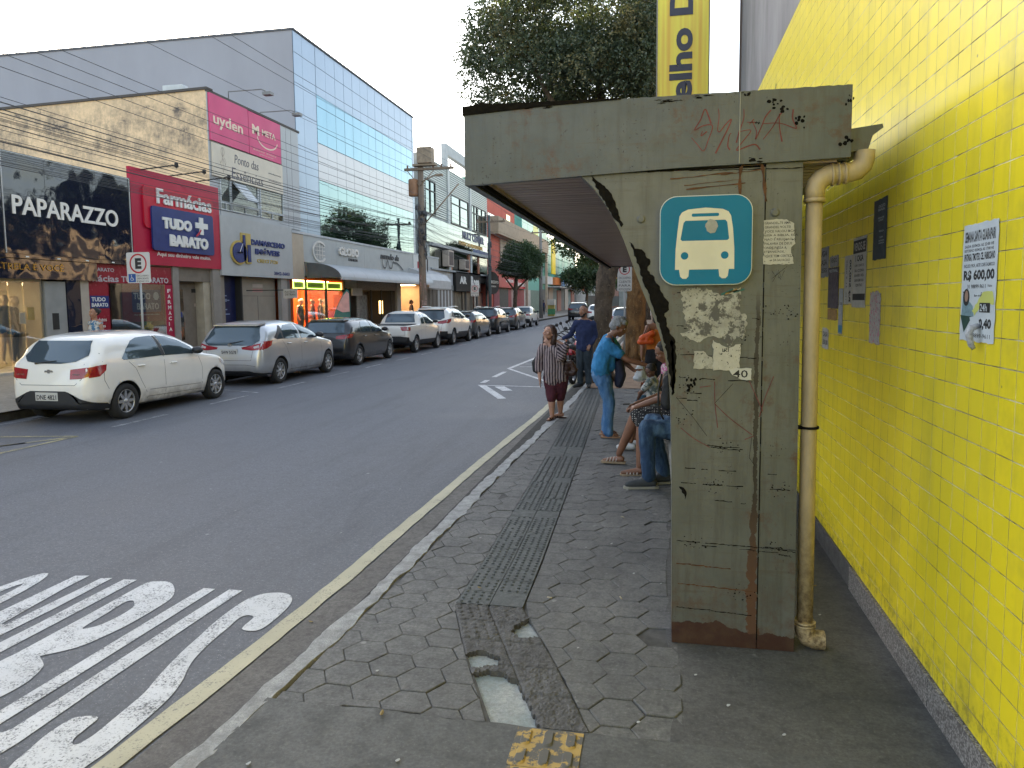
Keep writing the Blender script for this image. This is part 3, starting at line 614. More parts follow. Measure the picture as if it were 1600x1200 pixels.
sj.box(0.384, 0.388, 3.834, 3.84, 2.52, 2.868, 1)
for z0, z1 in ((2.08, 2.37), (1.93, 2.07), (1.80, 1.90), (1.70, 1.79), (1.55, 1.68), (1.40, 1.53), (1.26, 1.38), (1.10, 1.24), (0.75, 1.06), (0.52, 0.73), (0.30, 0.50), (0.05, 0.28)): sj.box(0.5145, 0.520, 3.8585, 3.863, z0, z1)
rs_ = random.Random(4)
def scratch(mb, x0, x1, z, w=0.004, seed=0, m=0, gap=0.25):
    r = random.Random(seed); x = x0
    while x < x1:
        l = r.uniform(0.02, 0.09); 
        if r.random() > gap:
            n = 4; stroke(mb, [(min(x+l*k/n, x1), z-0.02*(x-x0)/(x1-x0)+r.uniform(-.0015, .0015)) for k in range(n+1)], [w*r.uniform(.3, 1.2) for _ in range(n+1)], fYn(3.8585), 0.0012, m)
        x += l
for i, (x0, x1, z, m, g) in enumerate(((-0.42, 0.70, 2.508, 0, .1), (0.11, 0.47, 1.44, 0, .2), (0.11, 0.49, 1.56, 0, .5), (0.09, 0.14, 1.71, 0, .1), (0.38, 0.50, 1.76, 0, .3), (0.09, 0.3, 1.88, 0, .5), (0.10, 0.47, 0.44, 1, .05), (0.11, 0.49, 0.33, 1, .05), (0.10, 0.49, 0.20, 0, .05),
      (0.10, 0.70, 0.565, 0, .35), (0.11, 0.55, 0.55, 0, .5), (0.12, 0.7, 0.88, 0, .4), (0.14, 0.6, 0.96, 0, .6), (0.25, 0.43, 1.085, 0, .1), (0.27, 0.45, 1.075, 0, .2), (0.3, 0.5, 0.68, 0, .4), (0.2, 0.45, 0.80, 0, .6), (0.09, 0.2, 1.33, 0, .3), (0.13, 0.22, 1.365, 0, .2), (0.55, 0.68, 0.53, 0, .2), (0.55, 0.7, 0.555, 0, .2))):
    scratch(sj, x0, x1, z, 0.0045 if m == 0 else 0.007, i, 0 if m == 0 else 2, g)
for i in range(260):   # scattered flakes
    cx, cz = rs_.choice(((0.15, 1.40), (0.62, 1.78), (0.2, 0.56), (0.62, 0.55), (0.13, 1.22), (0.35, 1.08), (0.30, 0.88), (0.12, 1.60), (0.4, 1.65), (0.60, 0.86), (0.45, 0.3)))
    cx += rs_.gauss(0, 0.035); cz += rs_.gauss(0, 0.022); q = rs_.uniform(0.001, 0.0045)
    if not 0.09 < cx < 0.69: continue
    sj.sheet([(cx+q*rs_.uniform(.6, 1.5)*math.cos(rad(k*60)), cz+q*rs_.uniform(.4, 1.2)*math.sin(rad(k*60))) for k in range(6)], lambda u, v, w: (u, 3.8573, v))
sj.build('scratches', [M_black, M('pale_seam', (0.3, 0.3, 0.27), 0.6), M_rust], sh)
def ragged(poly, amp, step, seed):
    r = random.Random(seed); out = []
    for i in range(len(poly)):
        p, q = Vector(poly[i]), Vector(poly[(i+1) % len(poly)]); n = max(1, int((q-p).length/step)); d = (q-p).normalized() if (q-p).length else Vector((1, 0))
        for k in range(n): out.append(tuple(p.lerp(q, k/n) + Vector((-d.y, d.x))*r.uniform(-amp, amp)))
    return out
sc_ = MB()
SC = [[(-0.355,2.493),(-0.33,2.475),(-0.304,2.455),(-0.265,2.42),(-0.235,2.37),(-0.222,2.33),(-0.213,2.286),(-0.190,2.24),(-0.195,2.225),(-0.228,2.266),(-0.265,2.325),(-0.312,2.405)],
 [(-0.155,2.150),(-0.125,2.115),(-0.09,2.107),(-0.045,2.045),(-0.06,2.0),(-0.02,1.95),(0.005,1.90),(0.05,1.83),(0.052,1.79),(0.03,1.775),(0.044,1.695),(0.08,1.638),(0.088,1.553),(0.088,1.449),(0.077,1.353),(0.068,1.343),(0.060,1.44),(0.045,1.55),(0.02,1.66),(-0.02,1.77),(-0.05,1.86),(-0.085,1.95),(-0.115,2.04)],
 [(0.060,1.65),(0.066,1.55),(0.07,1.42),(0.074,1.35),(0.082,1.36),(0.082,1.5),(0.075,1.62)],
 [(0.11,0.862),(0.135,0.855),(0.155,0.82),(0.15,0.80),(0.145,0.79),(0.13,0.83)]]
for i, p in enumerate(SC): sc_.sheet(ragged(p, 0.005, 0.012, i), lambda u, v, w: (u, 3.8568, v))
for cx, cz, rx, rz, y in ((0.56, 2.80, .03, .022, 3.8365), (0.585, 2.765, .022, .02, 3.8365), (0.545, 2.82, .012, .01, 3.8365), (0.665, 2.72, .022, .024, 3.8365), (0.885, 2.795, .012, .022, 3.8365), (0.885, 2.61, .025, .025, 3.8365), (0.43, 2.855, .018, .012, 3.8365), (0.47, 2.715, .01, .01, 3.8365), (0.40, 2.858, .012, .007, 3.8365),
                          (0.0, 2.845, .10, .008, 3.8365), (-0.6, 2.85, .06, .006, 3.8365), (0.2, 2.857, .05, .006, 3.8365), (0.45, 2.535, .045, .012, 3.8365), (0.17, 1.42, .02, .03, 3.857), (0.15, 1.395, .02, .018, 3.857)):
    for k in range(7):
        a, b = cx+rs_.gauss(0, rx*.6), cz+rs_.gauss(0, rz*.6); q = rs_.uniform(.25, .6)
        if b > 2.866: b = 2.866
        sc_.sheet(ragged(ell(a, b, rx*q*.7, min(rz*q*.7, abs(2.869-b)+0.001), 9), 0.0015, .005, k), lambda u, v, w, yy=y+rs_.uniform(-.0002, .0002): (u, yy, v))
sc_.build('flaked_patch', M_black, sh)
ra = MB(); stroke(ra, spline([(0.395,2.36),(0.393,2.45),(0.40,2.505),(0.43,2.525),(0.48,2.522),(0.50,2.50),(0.510,2.42),(0.52,2.33)], 4), [0.006+0.012*abs(math.sin(k*.7)) for k in range(29)], fYn(3.858), 0.0015)
for x0, x1, z, w in ((0.05, 0.36, 2.46, .008), (0.12, 0.40, 2.425, .005), (0.13, 0.42, 2.405, .012), (0.30, 0.5, 2.47, .006)): stroke(ra, [(x0+(x1-x0)*k/8, z+0.02*k/8+rs_.uniform(-.002, .002)) for k in range(9)], [w*rs_.uniform(.2, 1) for _ in range(9)], fYn(3.8582), 0.0012)
ra.build('rust_streak', M_rust, sh)
M_red = M('faded_red_marker', (0.17, 0.035, 0.035), 0.6, var=0.35, scale=12)
gr = MB()
GR = [[(0.153,2.658),(0.183,2.622),(0.213,2.589),(0.235,2.641),(0.255,2.71),(0.21,2.713),(0.168,2.694),(0.196,2.742),(0.217,2.793),(0.234,2.761),(0.248,2.721)],[(0.207,2.688),(0.2,2.664),(0.228,2.684)],
 [(0.282,2.792),(0.286,2.751),(0.28,2.691),(0.291,2.68),(0.318,2.714),(0.345,2.737),(0.329,2.692),(0.302,2.637),(0.271,2.574)],[(0.346,2.67),(0.336,2.657),(0.33,2.608),(0.341,2.588)],[(0.404,2.784),(0.404,2.737),(0.384,2.675),(0.371,2.621)],
 [(0.384,2.675),(0.439,2.679),(0.412,2.639),(0.372,2.585),(0.42,2.6),(0.461,2.608),(0.485,2.582)],[(0.445,2.721),(0.466,2.671),(0.462,2.633),(0.493,2.704),(0.506,2.738),(0.532,2.771)],[(0.496,2.707),(0.574,2.705),(0.642,2.678),(0.652,2.681),(0.634,2.723),(0.636,2.768)],
 [(0.498,2.631),(0.541,2.687),(0.567,2.734),(0.586,2.761)],[(0.572,2.751),(0.574,2.685),(0.587,2.615)],[(0.421,2.718),(0.46,2.716)],[(0.431,2.707),(0.452,2.731)]]
for g in GR:
    s_ = spline(g, 5) if len(g) > 2 else [Vector(p) for p in g]; stroke(gr, s_, [0.0035+0.0045*(k/len(s_)) for k in range(len(s_))], fYn(3.8372), 0.0008)
gr.build('graffiti', M_red, sh); gr = MB()
for g in [[(0.284,1.42),(0.288,1.306),(0.303,1.179)],[(0.285,1.306),(0.366,1.228),(0.475,1.146)],[(0.456,1.426),(0.526,1.269)],[(0.575,1.451),(0.533,1.334),(0.508,1.24)],[(0.116,1.174),(0.186,1.118),(0.264,1.075)],[(0.21,1.39),(0.266,1.398)],[(0.439,1.121),(0.484,1.141)]]:
    stroke(gr, spline(g, 5), [0.0022+0.002*abs(math.cos(k)) for k in range(5*(len(g)-1)+1)], fYn(3.8582), 0.0018)
gr.build('graffiti', M_red, sh)
gr2 = MB()
for g in [[(0.285,1.306),(0.376,1.411)],[(0.091,1.336),(0.184,1.224),(0.249,1.135)],[(0.475,1.141),(0.463,1.027),(0.491,0.985)],[(0.555,1.985),(0.575,1.955),(0.585,1.99),(0.60,1.95),(0.615,1.985)],[(0.56,1.95),(0.62,2.0)],[(0.56,1.93),(0.58,1.97),(0.60,1.94)]]: stroke(gr2, g, 0.0016, fYn(3.8583), 0.0018)
gr2.build('pen_scribble', M_black, sh)
# bus plate
pl = MB(); pl.prism(rrect(0.0, 0.455, 1.918, 2.368, 0.085, 7), lambda u, v, w: (u, 3.822+w, v), 0.034, 1); pl.prism(rrect(0.004, 0.451, 1.922, 2.364, 0.082, 7), lambda u, v, w: (u, 3.8195+w, v), 0.003, 0)
M_blue = M('bus_sign_blue', (0.004, 0.165, 0.30), 0.4, var=0.12, scale=4, spec=0.2); M_cream = M('bus_symbol_cream', (0.66, 0.63, 0.50), 0.45, var=0.12, scale=6)
bp = pl.build('bus_plate', [M_blue, M('plate_rim', (0.55, 0.6, 0.58), 0.4)], sh)
bs = MB(); F1 = lambda u, v, w: (u, 3.8190-w, v)
body = [(0.078,1.997),(0.098,1.997),(0.104,1.962),(0.116,1.951),(0.134,1.951),(0.145,1.962),(0.148,1.997),(0.293,1.997),(0.297,1.962),(0.309,1.951),(0.327,1.951),(0.338,1.962),(0.343,1.997),(0.369,1.997),(0.368,2.10),(0.360,2.20),(0.350,2.262),(0.338,2.283),(0.31,2.297),(0.227,2.306),(0.14,2.299),(0.11,2.285),(0.098,2.266),(0.090,2.20),(0.080,2.10)]
win = [(0.104,2.150),(0.112,2.142),(0.334,2.142),(0.342,2.150),(0.332,2.232),(0.322,2.243),(0.128,2.243),(0.118,2.232)]
slot = rrect(0.158, 0.292, 2.262, 2.278, 0.0075, 4)
bs.sheet([body, win, slot, ell(0.125, 2.067, 0.019, 0.019, 18), ell(0.322, 2.067, 0.019, 0.019, 18)], F1)
bs.build('bus_symbol', M_cream, bp)
st_ = MB(); st_.sheet(ragged(ell(0.256, 2.212, 0.030, 0.035, 18), 0.003, 0.01, 3), lambda u, v, w: (u, 3.8178, v)); st_.build('sticker_remnant', M('sticker_grey', (0.36, 0.36, 0.33), 0.7, var=0.2, scale=30), bp)
bt = MB()
for cx, cz in ((-0.095, 2.263), (0.565, 2.275)): bt.lathe([(0.0, 0), (0.012, -0.006), (0.020, -0.003), (0.022, 0)], (cx, 3.858, cz), 'Y', 16)
bt.build('bolt_cap', M_st, sh)
# gutter stub and downpipe
gt = MB(); gt.prism([(0.906, 2.56), (1.00, 2.575), (1.018, 2.64), (1.065, 2.672), (1.06, 2.69), (0.906, 2.672)], lambda u, v, w: (u, 3.90+w, v), 10.9); gt.build('gutter', M_st, sh)
def pipe_mat():
    t = NT('cream_pipe'); o = t.obj(); z = t.sep(o)[2]; n = t.noise(o, 9, 5, 0.7, (1, 1, 0.3))
    c = t.mix(t.ramp(n, 0.35, 0.7), (0.52, 0.40, 0.23), (0.36, 0.28, 0.165)); c = t.mix(t.math('MULTIPLY', t.ramp(z, 0.1, 0.8, 1, 0), t.ramp(t.noise(o, 28, 4, 0.7), 0.4, 0.62)), c, (0.13, 0.085, 0.045))
    return t.pbr(c, 0.48, 0, t.bump(n, 0.15, 0.004))
MP = pipe_mat(); px_, py_ = 0.762, 3.93
pp = MB(); pr = 0.040
pp.tube([(px_+0.006, py_, 0.10), (px_+0.002, py_, 1.0), (px_, py_, 1.7), (px_, py_, 2.36)], pr, 20)
pipe = pp.build('downpipe', MP, sh)
el = MB(); el.tube([(px_, py_, 2.33)]+[(px_+0.10-0.10*math.cos(rad(a)), py_, 2.385+0.08*math.sin(rad(a))) for a in (0, 22, 45, 68, 90)]+[(px_+0.15, py_, 2.466), (px_+0.16, py_, 2.468)]+[(0.925+0.065*math.sin(rad(a)), py_, 2.533-0.065*math.cos(rad(a))) for a in (0, 30, 60, 90)]+[(0.99, py_, 2.57)], 0.049, 20)
for x in (0.835, 0.865, 0.895): el.tube([(x, py_, 2.46+(x-.835)*.1), (x+0.012, py_, 2.461+(x-.835)*.1)], 0.056, 20)
el.tube([(px_, py_, 2.325), (px_, py_, 2.345)], 0.052, 20); el.build('pipe_elbow', MP, pipe)
e2 = MB(); e2.tube([(px_+0.006, py_, 0.13), (px_+0.008, py_, 0.085), (px_+0.022, py_, 0.058), (px_+0.05, py_, 0.046), (px_+0.105, py_, 0.045)], 0.05, 20, caps=False); e2.tube([(px_+0.098, py_, 0.045), (px_+0.108, py_, 0.045)], 0.0445, 20, m=1)
for z in (0.118, 0.135): e2.tube([(px_+0.006, py_, z), (px_+0.006, py_, z+0.010)], 0.055, 20)
e2.build('pipe_shoe', [MP, M_black], pipe)
cl = MB(); cl.tube([(px_+0.003, py_, 1.175), (px_+0.003, py_, 1.187)], 0.0475, 20); cl.box(px_-0.06, px_-0.03, py_-0.02, py_+0.02, 1.172, 1.189); cl.build('pipe_clamp', M_black, pipe)
bn = MB(); bn.bbox(0.10, 0.52, 5.0, 13.6, 0.42, 0.47, 0.01)
bench = bn.build('bench_seat', M('bench_concrete', (0.20, 0.20, 0.19), 0.8, var=0.3, bump=0.3), sh)
for y in (5.3, 8.0, 10.7, 13.3): MB().box(0.2, 0.45, y-0.06, y+0.06, 0.0, 0.419).build('bench_leg', M_st, sh)
# ---------------------------------------------------------------- papers on the post and the wall
def paper_mat(name, a=(0.42, 0.41, 0.36), b=(0.25, 0.24, 0.21), sc=9.0, bl=None, blth=0.6):
    t = NT(name); o = t.obj(); n = t.noise(o, sc, 6, 0.75); c = t.mix(t.ramp(n, 0.35, 0.65), a, b)
    c = t.mix(t.ramp(t.noise(o, 70, 3, 0.6), 0.62, 0.66), c, (0.06, 0.055, 0.05))
    if bl: c = t.mix(t.ramp(t.noise(o, sc*1.6, 4, 0.7, (1, 1, 1), (3, 1, 7)), blth, blth+0.06), c, bl)
    return t.pbr(c, 0.8, 0, t.bump(n, 0.4, 0.004))
M_pap = paper_mat('aged_paper', bl=(0.10, 0.095, 0.085), blth=0.50); M_pap2 = paper_mat('pale_paper', (0.50, 0.48, 0.42), (0.40, 0.38, 0.33), 14)
def paper(name, poly, y, label, m, seed=0, amp=0.004, group=None, cat='torn paper', txt=None, ink=None):
    mb = MB(); mb.prism(ragged(poly, amp, 0.012, seed), lambda u, v, w: (u, y-w, v), 0.0012)
    if txt:
        for s, x0, x1, z0, z1 in txt: text(mb, s, lambda u, v, w: (u, y-0.0013-w*0, v), x0, x1, z0, z1, 0.0, 1, 0.01)
    return mb.build(name, [m, ink or M('ink_black', (0.02, 0.02, 0.02), 0.7)], None, label, cat, group)
paper('torn_poster', [(0.112,1.897),(0.178,1.91),(0.261,1.891),(0.331,1.854),(0.36,1.89),(0.408,1.905),(0.413,1.884),(0.406,1.782),(0.437,1.761),(0.435,1.688),(0.421,1.647),(0.386,1.652),(0.361,1.602),(0.30,1.65),(0.247,1.656),(0.208,1.624),(0.146,1.642),(0.11,1.665),(0.15,1.684),(0.122,1.788)], 3.8565, 'large torn layer of old posters on the shelter post right under the blue bus sign', M_pap, 1, 0.007)
paper('torn_poster', [(0.269,1.638),(0.274,1.60),(0.276,1.479),(0.341,1.479),(0.406,1.494),(0.409,1.62),(0.353,1.597),(0.318,1.611)], 3.8545, 'strip of cream wrinkled poster under the large torn layer on the post', M_pap2, 2, 0.004, txt=[('IRI', 0.32, 0.352, 1.575, 1.592)])
paper('torn_poster', [(0.178,1.579),(0.226,1.579),(0.275,1.538),(0.274,1.488),(0.179,1.487)], 3.8552, 'small frayed scrap of printed paper at the lower left of the torn posters', paper_mat('frayed', (0.42, 0.41, 0.36), (0.3, 0.29, 0.25), 20, (0.16, 0.16, 0.13)), 3)
paper('torn_poster', [(0.354,1.486),(0.389,1.494),(0.465,1.49),(0.466,1.429),(0.416,1.435),(0.372,1.457)], 3.8530, 'scrap with thick black letters at the bottom right of the torn posters', M('scrap_white', (0.55, 0.54, 0.5), 0.8), 4, 0.003, txt=[('40', 0.375, 0.448, 1.443, 1.482)])
cs = MB()
for k in range(4): stroke(cs, [(0.31+0.02*k, 1.868+0.004*k), (0.37+0.018*k, 1.895)], 0.009, fYn(3.8548), 0.0009, k % 3)
cs.build('colour_scrap', [M('scrap_teal', (0.03, 0.14, 0.14), 0.7), M('scrap_amber', (0.42, 0.25, 0.08), 0.7), M('scrap_cream', (0.5, 0.46, 0.36), 0.7)], None, 'teal and amber striped scrap of paper just under the right corner of the bus sign', 'torn paper')
LF = ['GRANDEL TE AMA', 'GRANDEL VOLTEI', 'VOCE VAI OU FICA?', 'LEIA A BIBLIA, ELA', 'NAO E RELIGIAO, E', 'PALAVRA DE DEUS', 'ONDE PASSA A', 'ETERNIDADE,', 'VOCE TEM CERTEZA', 'DA SALVACAO']
paper('leaflet', [(0.512,2.235),(0.56,2.243),(0.62,2.238),(0.655,2.218),(0.663,2.12),(0.643,2.10),(0.650,2.06),(0.659,2.016),(0.514,2.019)], 3.8585, 'cream printed leaflet with rows of small capitals pasted on the right of the post', M_pap2, 6, 0.003, cat='leaflet',
      txt=[(s, 0.517 if k != 9 else 0.56, 0.517+0.0088*len(s) if k != 9 else 0.64, 2.217-0.0205*k, 2.229-0.0205*k) for k, s in enumerate(LF)])
FW_ = fXn(1.2045)
def wposter(name, ya, yb_, z0, z1, label, m, lines=(), seed=0, amp=0.003, ink=None, x=1.207, poly=None, cat='poster', extra=None, mats=()):
    """ya = far edge, yb_ = near edge along Y; lines: (text, u0, u1, v0, v1) in 0..1 from the far top corner, (optional material)"""
    mb = MB(); poly = poly or [(-ya, z0), (-yb_, z0), (-yb_, z1), (-ya, z1)]
    mb.prism(ragged(poly, amp, 0.02, seed), lambda u, v, w: (x-w, -u, v), 0.0015)
    w_, h_ = ya-yb_, z1-z0; f = lambda u, v, w: (x-0.0017-w, -u, v)
    for L in lines: text(mb, L[0], f, -ya+w_*L[1], -ya+w_*L[2], z1-h_*L[4], z1-h_*L[3], 0.0, L[5] if len(L) > 5 else 1, L[6] if len(L) > 6 else 0.02)
    if extra: extra(mb, f)
    return mb.build(name, [m, ink or M('ink_black', (0.02, 0.02, 0.02), 0.7)]+list(mats), None, label, cat)
def bigx(mb, f):
    Y0 = 3.262; g = lambda u, v: (-Y0+u*0.304, 2.130-v*0.458)
    mb.sheet([g(.0, .78), g(.42, .79), g(.30, .83), g(.13, .93)], lambda u, v, w: f(u, v, .0004), 2)
    mb.sheet([g(.06, .59), g(.38, .70), g(.42, .80), g(.03, .80)], lambda u, v, w: f(u, v, .0002), 3)
    mb.sheet([g(.17+.10*math.cos(a), .625+.075*math.sin(a)) for a in np.linspace(0, 6.28, 17)[:-1]], lambda u, v, w: f(u, v, .0007), 1)
    mb.sheet([g(.175+.055*math.cos(a), .615+.05*math.sin(a)) for a in np.linspace(0, 6.28, 13)[:-1]], lambda u, v, w: f(u, v, .0010), 4)
    mb.sheet(ragged([g(.68, .58), g(.95, .58), g(.98, .68), g(.6, .70), g(.45, .78), g(.36, .74)], .003, .012, 5), lambda u, v, w: f(u, v, .0006), 5)
    mb.sheet([g(.58, .67), g(.88, .67), g(.88, .75), g(.58, .75)], lambda u, v, w: f(u, v, .0009), 1)
    text(mb, '24h', lambda u, v, w: f(u, v, .0014), *(g(.60, 0)[0], g(.80, 0)[0]), g(0, .74)[1], g(0, .68)[1], 0, 0, .01)
    mb.sheet(ragged([g(.30, .80), g(.55, .77), g(.62, .88), g(.40, .90)], .002, .012, 6), lambda u, v, w: f(u, v, .0008), 0)
    for k in range(5): stroke(mb, [g(.06+.012*k, .575), g(.10+.02*k, .60)], .004, lambda u, v, w: f(u, v, .0005), 0, 1)
wposter('poster', 3.262, 2.956, 1.672, 2.130, 'white price poster reading R$ 600,00 pasted on the yellow tiles nearest the camera', M('poster_white', (0.56, 0.60, 0.62), 0.7, var=0.1, scale=8, bump=0.2, bscale=30),
    [('SEMANA SANTA GUARAPARI', .05, .93, .06, .155, 1, .035), ('SAIDA 02/04/26 AS 22:00 HS', .05, .90, .175, .20), ('RETORNO 05/04/26 AS 17:00 HS', .05, .90, .212, .237), ('IPATINGA, TIMOTEO, CEL. FABRICIANO', .05, .94, .25, .325, 1, .04), ('INCLUSO: PROF., ARTIF. CAFE E ALMOCO', .05, .94, .34, .375),
     ('R$ 600,00', .05, .95, .39, .495, 1, .045), ('31 98899-9611', .18, .72, .515, .55), ('Fabio', .78, .9, .52, .54), ('Bem vindo', .40, .62, .60, .62), ('Francisco', .60, .92, .585, .62, 1, .01), ('600,40', .36, .92, .80, .90, 1, .05), ('31 98899-9611', .2, .9, .93, .965, 1, .01)], 1, 0.003, extra=bigx,
    mats=[M('poster_green', (0.02, 0.06, 0.045), 0.7), M('poster_photo_blue', (0.22, 0.34, 0.38), 0.7, var=0.4, scale=40), M('poster_skin', (0.35, 0.22, 0.16), 0.7), M('poster_lime', (0.60, 0.62, 0.16), 0.7)])
cl_ = MB(); cl_.tube([(1.20, 3.075, 1.735), (1.175, 3.07, 1.728), (1.165, 3.068, 1.705), (1.175, 3.067, 1.66), (1.185, 3.067, 1.648)], [.010, .014, .014, .011, .008], 8); cl_.build('paper_curl', M('curl_paper', (0.5, 0.5, 0.52), 0.7, var=0.5, scale=60), None, 'crumpled strip of paper peeling from the foot of the price poster', 'paper scrap')
wposter('poster', 4.545, 4.298, 2.058, 2.394, 'narrow dark teal poster, topmost one on the yellow wall', M('poster_dark_teal', (0.012, 0.035, 0.045), 0.5, var=0.3, scale=10),
    [('CIRCUITO', .35, .85, .10, .15), ('BRASIL', .35, .85, .16, .20), ('FEIRA DE', .35, .8, .30, .33), ('LIVROS', .4, .75, .34, .37), ('PRACA', .45, .8, .52, .55), ('20H', .5, .75, .62, .65), ('ENTRADA', .45, .85, .68, .705), ('FRANCA', .45, .85, .72, .745)], 2, 0.003, M('ink_pale', (0.45, 0.5, 0.5), 0.7), cat='poster')
wposter('poster', 4.975, 4.672, 1.785, 2.215, 'white for sale bill with a black heading band, left of the teal poster', M('poster_offwhite', (0.47, 0.46, 0.42), 0.75, var=0.2, scale=14),
    [('1 CASA', .2, .8, .25, .34, 1, .04), ('COM 3 QUARTOS', .15, .85, .38, .42), ('SALA COZINHA', .15, .85, .45, .49), ('BANHEIRO AREA', .15, .85, .52, .56), ('GARAGEM RUA', .15, .85, .59, .63), ('CENTRO', .25, .75, .66, .70)], 3, 0.004, cat='poster',
    extra=lambda mb, f: (mb.sheet([(-4.97, 2.12), (-4.68, 2.12), (-4.675, 2.20), (-4.97, 2.20)], lambda u, v, w: f(u, v, .0003), 1), text(mb, 'VENDE-SE', lambda u, v, w: f(u, v, .0008), -4.95, -4.70, 2.135, 2.185, 0, 0, .02), mb.sheet([(-4.96, 1.83), (-4.68, 1.83), (-4.68, 1.87), (-4.96, 1.87)], lambda u, v, w: f(u, v, .0003), 1)))
def vtext(mb, f):
    g = lambda u, v, w: f(-5.175+(0.11+v), 1.82+u, w); text(mb, 'R$ 500,00', g, 0.0, 0.27, 0.0, 0.055, 0, 1, .04); text(mb, 'TEL 31 9 8888', lambda u, v, w: f(-5.175+0.04+v, 1.82+u, w), 0, .27, 0, .02, 0, 1, .01)
wposter('poster', 5.185, 4.985, 1.806, 2.118, 'white strip bill whose large price runs vertically, beside the for sale bill', M('poster_offwhite', (0.47, 0.46, 0.42), 0.75), [], 4, 0.003, extra=vtext)
wposter('poster', 5.65, 5.345, 1.77, 2.06, 'dark concert poster with a faded orange foot, left of the vertical price strip', paper_mat('poster_concert', (0.05, 0.045, 0.06), (0.14, 0.12, 0.14), 25), [('FESTIVAL', .1, .9, .05, .12, 2)], 5, 0.003, mats=[M('ink_pale', (0.45, 0.5, 0.5), 0.7)])
wposter('poster', 5.62, 5.36, 2.062, 2.14, 'grey torn bill heading sticking out above the dark concert poster', M('poster_greyish', (0.30, 0.30, 0.30), 0.75, var=0.3, scale=20), [('VENDO', .15, .85, .2, .6)], 6, 0.006)
wposter('poster', 5.645, 5.37, 1.69, 1.766, 'faded orange strip of paper below the dark concert poster', M('poster_orange', (0.42, 0.26, 0.10), 0.75, var=0.4, scale=30), [], 7, 0.005)
wposter('poster', 6.13, 5.66, 2.0, 2.217, 'grey leftmost bill on the yellow wall, half hidden by the downpipe', M('poster_greyblue', (0.30, 0.31, 0.33), 0.75, var=0.3, scale=20), [('ALUGA', .1, .9, .1, .3), ('SE CASA', .1, .9, .4, .6), ('32 5555', .1, .9, .7, .85)], 8, 0.006)
wposter('poster', 5.32, 5.206, 1.601, 1.908, 'slim white and blue strip flyer under the vertical price strip', M('poster_strip', (0.42, 0.44, 0.46), 0.75, var=0.3, scale=30), [('1 CASA', .1, .9, .3, .36)], 9, 0.003, extra=lambda mb, f: mb.sheet([(-5.31, 1.61), (-5.21, 1.61), (-5.21, 1.66), (-5.31, 1.66)], lambda u, v, w: f(u, v, .0003), 2), mats=[M('flyer_blue', (0.05, 0.22, 0.36), 0.7)])
wposter('poster', 4.565, 4.36, 1.582, 1.877, 'torn white poster with pink lettering below the teal poster', paper_mat('poster_pinkish', (0.48, 0.46, 0.44), (0.36, 0.34, 0.32), 30, (0.50, 0.10, 0.16), 0.55), [], 10, 0.008, cat='poster')
wposter('poster', 5.80, 5.60, 1.47, 1.62, 'small ragged bill with bold black letters, lowest on the yellow wall', M('poster_offwhite', (0.47, 0.46, 0.42), 0.75), [('CASA', .1, .9, .15, .4, 1, .03), ('350,00', .1, .9, .55, .85, 1, .03)], 11, 0.008)
# banner sign standing out from the end of the tiled building
bnr = thing('banner_sign', 'tall yellow illuminated banner sign with dark lettering, above the bus shelter', 'sign', (0.34, 12.3, 4.6))
def ysign():
    t = NT('banner_yellow'); o = t.obj(); n = t.noise(o, 2, 3, 0.5, (6, 1, 0.2)); c = t.mix(t.ramp(n, 0.4, 0.7), (0.80, 0.66, 0.05), (0.70, 0.42, 0.03)); return t.pbr(c, 0.4)
MB().box(-0.055, 0.735, 12.22, 12.40, 4.65, 9.6).build('panel', ysign(), bnr)
fm = MB(); fm.box(-0.075, -0.056, 12.20, 12.42, 4.62, 9.62); fm.box(0.736, 0.755, 12.20, 12.42, 4.62, 9.62); fm.build('frame', M('frame_grey', (0.25, 0.22, 0.18), 0.5), bnr)
tx = MB(); fB = lambda u, v, w: (0.49-v, 12.217-w, u)
for w_, a, b, h in (('elho', 5.01, 6.13, 0.36), ('Diniz', 6.33, 7.75, 0.36)): text(tx, w_, fB, a, b, 0.0, h, 0.006, 0, 0.035, 4)
tx.build('lettering', M('banner_ink', (0.03, 0.03, 0.05), 0.5), bnr)
MB().box(0.70, 1.32, 12.22, 12.30, 4.66, 4.72).box(0.70, 1.32, 12.22, 12.30, 6.75, 6.80).build('bracket', M('frame_grey', (0.25, 0.22, 0.18), 0.5), bnr)
# ================================================================ LEFT SIDE OF THE STREET: shops and buildings
XF = -14.5
def fl_(x=0.0): return fX(XF+x)
def plate(mb, y0, y1, z0, z1, x0=0.0, t=0.06, m=0): return mb.box(XF+x0, XF+x0+t, y0, y1, z0, z1, m)
def lbl(mb, s, y0, y1, z0, z1, x=0.0, d=0.02, m=0, bold=0.02, **k): return text(mb, s, fX(XF+x), y0, y1, z0, z1, d, m, bold, **k)
def glass(name, tint=(0.9, 0.95, 0.95), refl=0.16, hi=0.9):
    t = NT(name); tr = t.n('ShaderNodeBsdfTransparent', i={0: tint+(1,)}); g = t.n('ShaderNodeBsdfGlossy', i={'Roughness': 0.02, 'Color': (0.9, 0.9, 0.9, 1)})
    lw = t.n('ShaderNodeLayerWeight', i={0: 0.3}).outputs[1]; f = t.ramp(lw, 0, 1, refl, hi)
    mx = t.n('ShaderNodeMixShader'); t.l(f, mx.inputs[0]); t.l(tr.outputs[0], mx.inputs[1]); t.l(g.outputs[0], mx.inputs[2]); t.l(mx.outputs[0], t.out.inputs[0]); return t.m
GL = glass('shop_glass'); GLd = glass('tinted_glass', (0.35, 0.4, 0.4), 0.25); GLc = glass('upstairs_glass', (0.8, 0.85, 0.85), 0.03, 0.2)
